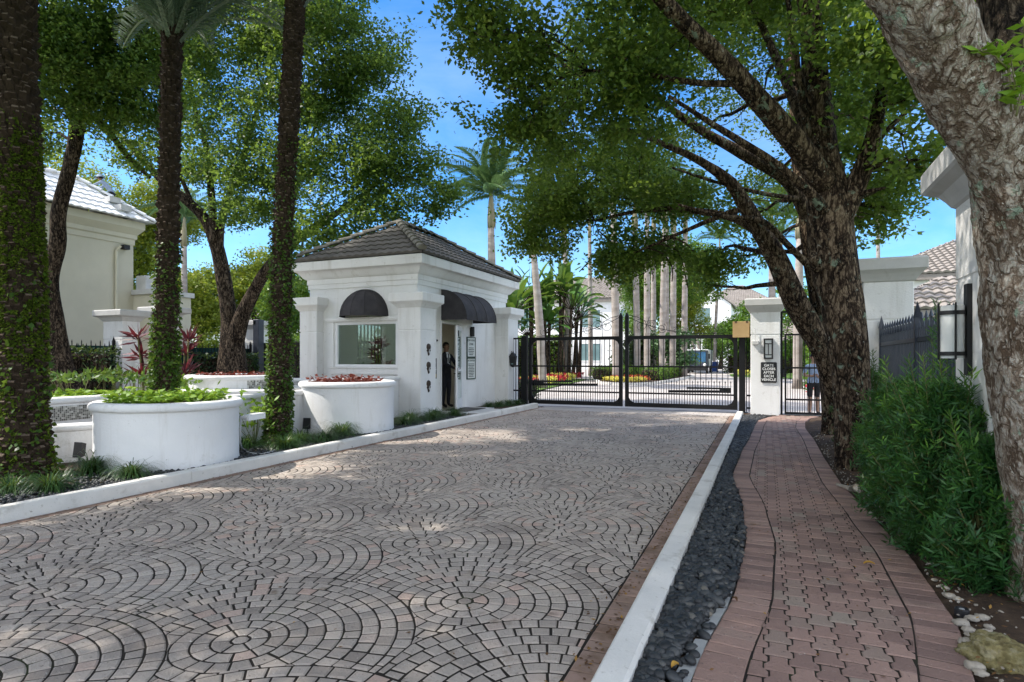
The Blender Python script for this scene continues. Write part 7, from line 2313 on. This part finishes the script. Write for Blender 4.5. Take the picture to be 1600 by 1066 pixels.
for s in (-1, 1):
    b = MB(); b.tube([(c.x + s * 0.24, c.y + 0.33, 0.12), (c.x + s * 0.3, c.y + 0.33, 0.12)], 0.12, 12); b.build('wheel', M['tyre'], t)

# ================================================================== RIGHT PILLAR LAMP
# cylinder wall lamp on the left face (u = 1.42) of the near pillar
t = thing('wall_lamp', (1.42, 5.6, 1.4), 'black framed half cylinder wall lamp with frosted glass on the near pillar', 'lamp')
lv_, lu = 5.52, 1.415
b = MB(); b.box(lu - 0.028, lu + 0.004, lv_ - 0.045, lv_ + 0.045, 1.37, 2.06); pb_ = b.build('back_plate', M['black'], t)
b = MB(); b.lathe(lu - 0.11, lv_, [(0.001, 1.50), (0.076, 1.50), (0.076, 1.90), (0.001, 1.90)], 28); b.build('shade', M['frostglass'], t, auto=40)
b = MB()
for z in (1.52, 1.83):
    b.lathe(lu - 0.11, lv_, [(0.079, z), (0.086, z), (0.086, z + 0.03), (0.079, z + 0.03), (0.079, z)], 28)
    b.bar((lu - 0.03, lv_, z + 0.018), (lu + 0.0, lv_, z + 0.018), 0.1, 0.035)
for a in (PI * 0.5, PI, PI * 1.5):
    b.bar((lu - 0.11 + 0.088 * math.cos(a), lv_ + 0.088 * math.sin(a), 1.49), (lu - 0.11 + 0.088 * math.cos(a), lv_ + 0.088 * math.sin(a), 1.92), 0.012, 0.012, up=(1, 0, 0))
b.build('cage', M['black'], t, auto=40)

# ================================================================== GROUND LIGHTS, CONDUIT, ROCKS, LITTER
for (px, py, d, lab) in ((124, 742, 7.9, 'black stake light between the mossy palm and the big planter'), (480, 682, 11.1, 'black stake light between the middle palm and the guardhouse planter')):
    c = P(px, 560, d)
    t = thing('ground_light', (c.x, c.y, 0.09), lab, 'garden light', 'black ground lights')
    b = MB(); b.tube([(c.x, c.y, 0.05), (c.x, c.y, 0.22)], 0.012, 6); b.build('stake', M['black'], t)
    b = MB(); b.hexa([(c.x - 0.07, c.y - 0.045, 0.2), (c.x + 0.07, c.y - 0.03, 0.2), (c.x + 0.07, c.y + 0.03, 0.22), (c.x - 0.07, c.y + 0.02, 0.22), (c.x - 0.07, c.y - 0.02, 0.40), (c.x + 0.07, c.y - 0.005, 0.40), (c.x + 0.07, c.y + 0.045, 0.38), (c.x - 0.07, c.y + 0.04, 0.38)]); b.build('housing', M['black'], t)
    b = MB(); b.hexa([(c.x - 0.055, c.y + 0.021, 0.235), (c.x + 0.055, c.y + 0.031, 0.235), (c.x + 0.055, c.y + 0.036, 0.235), (c.x - 0.055, c.y + 0.026, 0.235), (c.x - 0.055, c.y + 0.035, 0.37), (c.x + 0.055, c.y + 0.041, 0.37), (c.x + 0.055, c.y + 0.048, 0.37), (c.x - 0.055, c.y + 0.042, 0.37)]); b.build('lens', M['farglass'], t)
# white junction box with grey conduit at the big planter
jx, jy = -6.72, 6.28
t = thing('junction_box', (jx, jy, 0.5), 'white electrical junction box with grey conduit on the right side of the big planter', 'junction box')
q0 = P(400, 651, 8.95)
b = MB(); b.bar(P(384, 653, 8.75), P(410, 649, 9.1), 0.11, 0.085); b.build('housing', M['whitepaint'], t)
b = MB(); b.tube([P(384, 653, 8.75), P(375, 652, 8.6)], 0.022, 8); b.build('fitting', M['capstone'], t)
b = MB(); b.tube([P(376, 650, 8.6), P(375, 690, 8.55), G(378, 700, 0.14), G(390, 708, 0.12), G(408, 710, 0.12), G(425, 706, 0.12), G(436, 700, 0.12)], 0.014, 8); b.build('conduit', M['greypvc'], t, smooth=True)


def rock(name, lab, cat, c, s, asp, mat, sub=3, seed=0, group=None):
    V0_, F0 = ICO[sub]
    V = []
    for p in V0_:
        q = Vector(p)
        e = 0.30 * mnoise.noise((q.x * 1.3 + seed, q.y * 1.3, q.z * 1.3)) + 0.16 * mnoise.noise((q.x * 3.2 + seed, q.y * 3.2, q.z * 3.2)) + 0.13 * mnoise.noise((q.x * 8, q.y * 8 + seed, q.z * 8)) + 0.07 * mnoise.noise((q.x * 19, q.y * 19 + seed, q.z * 19))
        V.append((c[0] + q.x * s * asp[0] * (1 + e), c[1] + q.y * s * asp[1] * (1 + e), c[2] + q.z * s * asp[2] * (1 + e)))
    o = np_mesh(name, np.array(V), F0, mat, origin=c, smooth=False)
    return tag(o, lab, cat, group)


ICO[5] = ico(5)
c = G(1555, 1022, 0.05); rock('mossy_rock', 'mossy yellowish boulder at the bottom right corner', 'rock', (c.x + 0.03, c.y, 0.03), 0.17, (1.0, 0.95, 0.62), M['mossrock'], 5, 2)
WR = [(1485, 930, 0.03), (1503, 972, 0.034), (1520, 965, 0.028), (1535, 963, 0.03), (1513, 982, 0.026), (1545, 978, 0.022), (1523, 1040, 0.035), (1512, 1003, 0.034), (1532, 1050, 0.025), (1497, 935, 0.025), (1515, 990, 0.02), (1460, 905, 0.016), (1478, 918, 0.02), (1410, 838, 0.018), (1427, 835, 0.016), (1452, 880, 0.015), (1360, 800, 0.02), (1368, 808, 0.022), (1385, 812, 0.018), (1395, 820, 0.016), (1358, 775, 0.02), (1372, 790, 0.02), (1542, 985, 0.02), (1528, 990, 0.018)]
for i, (x_, y_, s) in enumerate(WR):
    c = G(x_, y_, 0.05)
    rock('limestone_chunk', 'small pale limestone chunk lying on the soil along the right edge of the walkway', 'stone', (c.x, c.y, 0.045), s, (1.2, 0.9, 0.6), M['rock'], 3, i * 3.3, 'limestone chunks beside the walkway')
# scattered chips and soil crumbs
sp_ = []
for k in range(420):
    v = 2.2 + 11 * NR.random() ** 1.3
    u = interp(VR, v) + 0.015 + abs(NR.normal(0, 0.16))
    sp_.append((u, v, 0.035 + 0.04 * max(0, min(1, (u - 0.8) * 1.2)), NR.uniform(0.004, 0.012)))
v_, f_, nf = blobs([s[:3] for s in sp_], [s[3] for s in sp_], 1, 0.6, (1.2, 0.9, 0.6), 0.3)
tag(np_mesh('stone_chips', v_, f_, M['rock']), 'pale stone chips scattered over the soil right of the walkway', 'stone chips', kind='stuff')
c = G(1503, 957, 0.05)
t = thing('valve_cap', (c.x, c.y, 0.04), 'round black sprinkler cap with grey centre in the soil near the boulder', 'valve cap')
b = MB(); b.lathe(c.x, c.y, [(0.036, 0.03), (0.036, 0.068), (0.030, 0.075), (0.022, 0.073), (0.02, 0.066), (0.001, 0.066)], 24); b.build('cap', M['black'], t, auto=40)
b = MB(); b.lathe(c.x, c.y, [(0.014, 0.0665), (0.014, 0.070), (0.001, 0.071)], 16); b.build('centre', M['greypvc'], t)
t_ = [G(1308, 757, 0.06), G(1318, 760, 0.07), G(1328, 764, 0.07), G(1337, 762, 0.08), G(1342, 768, 0.07)]
b = MB(); b.tube(t_, [0.015, 0.02, 0.028, 0.045, 0.02], 9, 0, True, 0.5, lambda p, d, r, i, k: r * (1 + 0.4 * mnoise.noise((p.x * 30 + d.x, p.y * 30, d.z * 3)))); tag(b.build('bleached_root', M['rock'], origin=t_[2]), 'bleached white piece of root beside the walkway by the oak', 'root')
# fallen leaves
n = 2600
LP, TT = [], []
for k in range(n):
    q = RND.random()
    if q < 0.45: u, v = UR - abs(RND.gauss(0, 0.11)) - 0.01, RND.uniform(1.8, 16)
    elif q < 0.70: u, v = UL + abs(RND.gauss(0, 0.14)) + 0.01, RND.uniform(4, 16.5)
    elif q < 0.76: u, v = RND.uniform(UL + 0.1, UR - 0.1), RND.uniform(2, 16)
    elif q < 0.80:
        v = RND.uniform(2.2, 12); u = RND.uniform(interp(VL, v), interp(VR, v))
    else:
        v = RND.uniform(2.5, 14); u = interp(VR, v) + abs(RND.gauss(0, 0.25)) + 0.02
    z = 0.006 if u < UR else (0.042 if u < interp(VR, v) else 0.07)
    LP.append((u, v, z)); TT.append(RND.random() ** 2.2 if q < 0.70 else RND.random() ** 1.2)
D = rand_unit(n); D[:, 2] *= 0.15
tag(leaves('fallen_leaves', np.array(LP), 0.028, 0.5, M['litter'], up=4.0, D=unit(D), tone=np.array(TT)), 'small dry leaves scattered over the paving and along both kerbs', 'fallen leaves', kind='stuff')


def one_leaf(lab, c, L, W, az, tone, mat):
    b = MB()
    d = Vector((math.cos(az), math.sin(az), 0)); s = Vector((-d.y, d.x, 0))
    rows = []
    for k in range(9):
        f = k / 8
        w = W / 2 * math.sin(PI * min(1, 0.06 + 0.94 * f)) ** 0.8
        m_ = Vector(c) + d * L * (f - 0.5) + Vector((0, 0, 0.012 * math.sin(PI * f)))
        rows.append((m_ - s * w + Vector((0, 0, 0.008)), m_, m_ + s * w + Vector((0, 0, 0.011))))
    for k in range(8):
        for j in range(2): b.add([rows[k][j], rows[k][j + 1], rows[k + 1][j + 1], rows[k + 1][j]], [(0, 1, 2, 3)], 0, tone)
    return tag(b.build('fallen_leaf', mat, origin=c), lab, 'leaf')


c = G(1358, 882, 0.045); one_leaf('large yellow leaf lying on the middle of the brick walkway', (c.x, c.y, 0.046), 0.075, 0.022, 0.25, 1.0, M['litter'])
c = G(1055, 1047, 0.06); one_leaf('yellow leaf on the black pebbles at the bottom of the picture', (c.x, c.y, 0.075), 0.05, 0.028, 1.0, 1.0, M['litter'])
c = G(1148, 938, 0.045); one_leaf('curled brown leaf on the left edge of the brick walkway', (c.x, c.y, 0.046), 0.05, 0.025, 2.2, 0.2, M['litter'])
# ================================================================== PEOPLE
def skin_body(J, Eg, root):
    """continuous body mesh grown from a joint graph {name: (pos, radius or (rx, ry))}"""
    names = list(J)
    idx = {n: i for i, n in enumerate(names)}
    me = bpy.data.meshes.new('body_graph')
    me.from_pydata([J[n][0] for n in names], [(idx[a], idx[c]) for a, c in Eg], [])
    o = bpy.data.objects.new('body_graph', me)
    COL.objects.link(o)
    md = o.modifiers.new('s', 'SKIN')
    md.use_smooth_shade = True
    if not me.skin_vertices: me.skin_vertices.new()
    for n in names:
        sv_ = me.skin_vertices[0].data[idx[n]]
        r_ = J[n][1]
        sv_.radius = r_ if hasattr(r_, '__len__') else (r_, r_)
        sv_.use_root = (n == root)
    ms = o.modifiers.new('u', 'SUBSURF'); ms.levels = 2; ms.render_levels = 2
    dg_ = bpy.context.evaluated_depsgraph_get()
    ev = o.evaluated_get(dg_)
    m2 = bpy.data.meshes.new_from_object(ev)
    V = [v.co.copy() for v in m2.vertices]
    F = [tuple(p.vertices) for p in m2.polygons]
    bpy.data.objects.remove(o)
    return V, F


def person(lab, loc, heading, J, zones, mats, hair_m, group=None, fingers=True, hat=None, extra=None):
    """J in local axes: x right, y forward, z up"""
    t = thing('person', loc, lab, 'person', group)
    ch, sh = math.cos(heading), math.sin(heading)
    W = lambda p: Vector((loc[0] + p[0] * ch - p[1] * sh, loc[1] + p[0] * sh + p[1] * ch, loc[2] + p[2]))
    E_ = [('pelvis', 'waist'), ('waist', 'chest'), ('chest', 'neck'), ('neck', 'jaw'), ('jaw', 'head'), ('head', 'top')]
    for s in 'LR':
        E_ += [('chest', 'sho' + s), ('sho' + s, 'elb' + s), ('elb' + s, 'wri' + s), ('wri' + s, 'palm' + s), ('pelvis', 'hip' + s), ('hip' + s, 'knee' + s), ('knee' + s, 'ank' + s), ('ank' + s, 'toe' + s)]
    V, F = skin_body(J, E_, 'pelvis')
    mb = MB()
    for f in F:
        c = sum((V[i] for i in f), Vector()) / len(f)
        mb.m.append(zones(c, J))
        mb.f.append(list(f)); mb.t.append(0.5)
    mb.v = [tuple(W(v)) for v in V]
    hd = Vector(J['head'][0]); up = (Vector(J['top'][0]) - Vector(J['jaw'][0])).normalized()
    fw = Vector((0, 1, 0)); fw = (fw - up * fw.dot(up)).normalized(); rt = fw.cross(up)
    # nose, eyes, mouth, ears
    hp = lambda a, c, e: W(hd + rt * a + fw * c + up * e)
    mb.add([hp(-0.014, 0.085, -0.03), hp(0.014, 0.085, -0.03), hp(0, 0.118, -0.028), hp(0, 0.09, 0.022)], [(0, 1, 2), (1, 3, 2), (3, 0, 2), (0, 3, 1)], 0)
    for s in (-1, 1):
        mb.ball(hp(s * 0.032, 0.085, 0.02), 0.010, 0.010, 0.007, 6, len(mats) - 1)
        mb.ball(hp(s * 0.083, 0.0, 0.0), 0.014, 0.02, 0.03, 6, 0)
    mb.bar(hp(-0.024, 0.09, -0.055), hp(0.024, 0.09, -0.055), 0.008, 0.008, len(mats) - 1)
    if fingers:
        for s in 'LR':
            pw, pp = Vector(J['wri' + s][0]), Vector(J['palm' + s][0])
            d = (pp - pw).normalized()
            sd = d.cross(fw)
            if sd.length < 0.2: sd = d.cross(Vector((0, 0, 1)))
            sd.normalize(); nn = sd.cross(d)
            for k, (o_, L) in enumerate(((-0.028, 0.062), (-0.010, 0.075), (0.010, 0.07), (0.027, 0.055))):
                a = pp + sd * o_ + d * 0.01
                mb.tube([W(a), W(a + d * L * 0.45 + nn * 0.006), W(a + d * L * 0.75 + nn * 0.02), W(a + d * L * 0.92 + nn * 0.038)], [0.009, 0.0085, 0.008, 0.006], 6, 0)
            a = pw.lerp(pp, 0.45) + sd * -0.03
            mb.tube([W(a), W(a - sd * 0.02 + d * 0.03 + nn * 0.01), W(a - sd * 0.022 + d * 0.055 + nn * 0.02)], [0.012, 0.010, 0.007], 6, 0)
    body = mb.build('body', mats, t, smooth=True)
    hb = MB()
    n_ = 12
    vs, fs = [], []
    for i in range(7):
        th = PI * 0.62 * i / 6
        for k in range(n_):
            a = 2 * PI * k / n_
            back = -math.sin(a)
            lim = th * (1.0 if back > -0.2 else 0.66)
            r_ = 0.103
            p = hd + up * (0.02 + r_ * 1.16 * math.cos(lim)) + rt * (r_ * 0.84 * math.sin(lim) * math.cos(a)) + fw * (r_ * math.sin(lim) * math.sin(a) - 0.006)
            vs.append(W(p))
    for i in range(6):
        for k in range(n_):
            fs.append((i * n_ + k, (i + 1) * n_ + k, (i + 1) * n_ + (k + 1) % n_, i * n_ + (k + 1) % n_))
    hb.add(vs, fs)
    if hat:
        ring = []
        for rr_, zz in ((0.19, 0.02), (0.11, 0.04), (0.105, 0.12), (0.07, 0.15), (0.001, 0.155)):
            ring.append([W(hd + up * zz + rt * rr_ * math.cos(2 * PI * k / 16) + fw * rr_ * math.sin(2 * PI * k / 16)) for k in range(16)])
        vs = [p for r_ in ring for p in r_]
        fs = [(i * 16 + k, i * 16 + (k + 1) % 16, (i + 1) * 16 + (k + 1) % 16, (i + 1) * 16 + k) for i in range(4) for k in range(16)]
        h2 = MB(); h2.add(vs, fs); h2.build('hat', hat, t, smooth=True)
    hb.build('hair', hair_m, t, smooth=True)
    if extra: extra(t, W, J)
    return t


def std_pose(H=1.75, **kw):
    k = H / 1.75
    J = {'pelvis': ((0, 0, 0.95), (0.15, 0.105)), 'waist': ((0, 0.005, 1.10), (0.135, 0.10)), 'chest': ((0, 0, 1.33), (0.165, 0.11)), 'neck': ((0, 0.0, 1.50), (0.055, 0.055)), 'jaw': ((0, 0.025, 1.57), (0.058, 0.068)), 'head': ((0, 0.012, 1.645), (0.078, 0.092)), 'top': ((0, 0.0, 1.715), (0.055, 0.065))}
    for s, g_ in (('L', -1), ('R', 1)):
        J.update({'sho' + s: ((g_ * 0.185, 0, 1.42), (0.062, 0.062)), 'elb' + s: ((g_ * 0.235, -0.02, 1.13), (0.047, 0.047)), 'wri' + s: ((g_ * 0.235, 0.06, 0.89), (0.033, 0.03)), 'palm' + s: ((g_ * 0.23, 0.085, 0.81), (0.038, 0.022)),
                  'hip' + s: ((g_ * 0.10, 0, 0.88), (0.095, 0.10)), 'knee' + s: ((g_ * 0.10, 0.02, 0.49), (0.062, 0.066)), 'ank' + s: ((g_ * 0.11, -0.01, 0.085), (0.043, 0.048)), 'toe' + s: ((g_ * 0.13, 0.15, 0.035), (0.042, 0.033))})
    for n, v in kw.items(): J[n] = (v, J[n][1])
    return {n: (tuple(c * k for c in p), tuple(c * k for c in r_)) for n, (p, r_) in J.items()}


# guard at the door: dark suit, hand on the door handle
GJ = std_pose(1.76, elbR=(0.22, 0.18, 1.18), wriR=(0.10, 0.40, 1.06), palmR=(0.07, 0.48, 1.05), elbL=(-0.22, 0.16, 1.16), wriL=(-0.04, 0.36, 1.04), palmL=(0.03, 0.42, 1.02))


def gz(c, J):
    if c.z > 1.50 * 1.006: return 0
    for s in 'LR':
        if (c - Vector(J['palm' + s][0])).length < 0.10: return 0
    if c.z < 0.09: return 3
    if abs(c.x) < 0.055 and c.y > 0.05 and c.z > 1.15: return 2
    return 1


def tie(t, W, J):
    b = MB(); b.hexa([W((-0.02, 0.115, 1.2)), W((0.02, 0.115, 1.2)), W((0.02, 0.125, 1.2)), W((-0.02, 0.125, 1.2)), W((-0.018, 0.075, 1.47)), W((0.018, 0.075, 1.47)), W((0.018, 0.09, 1.47)), W((-0.018, 0.09, 1.47))]); b.build('tie', M['black'], t)


person('person in black suit and white shirt standing inside the guardhouse door', (-8.05, 14.42, 0.16), -PI / 2 - 0.45 + 0.25, GJ, gz, [M['skin'], M['suit'], M['shirtwhite'], M['black'], M['hair']], M['hair'], extra=tie)
# man behind the pedestrian gate
MJ = std_pose(1.62, elbL=(-0.27, 0.02, 1.14), wriL=(-0.10, 0.22, 1.10), palmL=(-0.03, 0.27, 1.12), elbR=(0.27, 0.02, 1.14), wriR=(0.10, 0.22, 1.12), palmR=(0.04, 0.26, 1.14))


def mz(c, J):
    if c.z > 1.36: return 0
    for s in 'LR':
        e_ = Vector(J['elb' + s][0]); w_ = Vector(J['palm' + s][0])
        tt = max(0, min(1, (c - e_).dot(w_ - e_) / (w_ - e_).length_squared))
        if tt > 0.02 and (c - e_.lerp(w_, tt)).length < 0.07 and c.z < 1.16 and c.z > 0.9 and (abs(c.x) > 0.17 or c.y > 0.12): return 0
    if c.z < 0.075: return 3
    if c.z < 0.48: return 0
    if c.z < 0.86: return 2
    return 1


person('person in a light blue shirt and black shorts standing behind the pedestrian gate', (1.17, 18.0, -0.01), PI + 0.25, MJ, mz, [M['paleskin'], M['shirtblue'], M['shorts'], M['black'], M['hair']], M['hair'])
# worker on the roof: kneeling, leaning towards the left
wx, wy, wz = HU + 0.55 - HW * 0.66, HV1 + 0.55 - HW * 0.66 + 0.25, HZ + HW * HS * 0.48
WJ = std_pose(1.72, pelvis=(0, -0.05, 0.48), waist=(0, 0.06, 0.62), chest=(0, 0.24, 0.80), neck=(0, 0.36, 0.93), jaw=(0, 0.41, 0.98), head=(0, 0.43, 1.05), top=(0, 0.43, 1.12),
              shoL=(-0.185, 0.27, 0.86), shoR=(0.185, 0.27, 0.86), elbL=(-0.22, 0.50, 0.72), elbR=(0.22, 0.50, 0.72), wriL=(-0.16, 0.72, 0.68), wriR=(0.16, 0.74, 0.70), palmL=(-0.14, 0.80, 0.66), palmR=(0.14, 0.82, 0.68),
              hipL=(-0.10, -0.05, 0.42), hipR=(0.10, -0.05, 0.42), kneeL=(-0.13, 0.30, 0.10), kneeR=(0.13, 0.30, 0.10), ankL=(-0.12, -0.12, 0.06), ankR=(0.12, -0.12, 0.06), toeL=(-0.12, -0.25, 0.03), toeR=(0.12, -0.25, 0.03))


def wz_(c, J):
    for s in 'LR':
        if (c - Vector(J['palm' + s][0])).length < 0.10: return 3
    if c.z > 0.93 and c.y > 0.33: return 0
    if c.z < 0.46 and c.y < 0.4: return 2
    return 1


person('person in a grey blue shirt, hat and yellow gloves kneeling on the white roof', (wx, wy, wz), PI / 2 + 0.5, WJ, wz_, [M['skin'], M['shirtgrey'], M['shorts'], M['yellowflower'], M['hair']], M['hair'], hat=M['shirtgrey'])
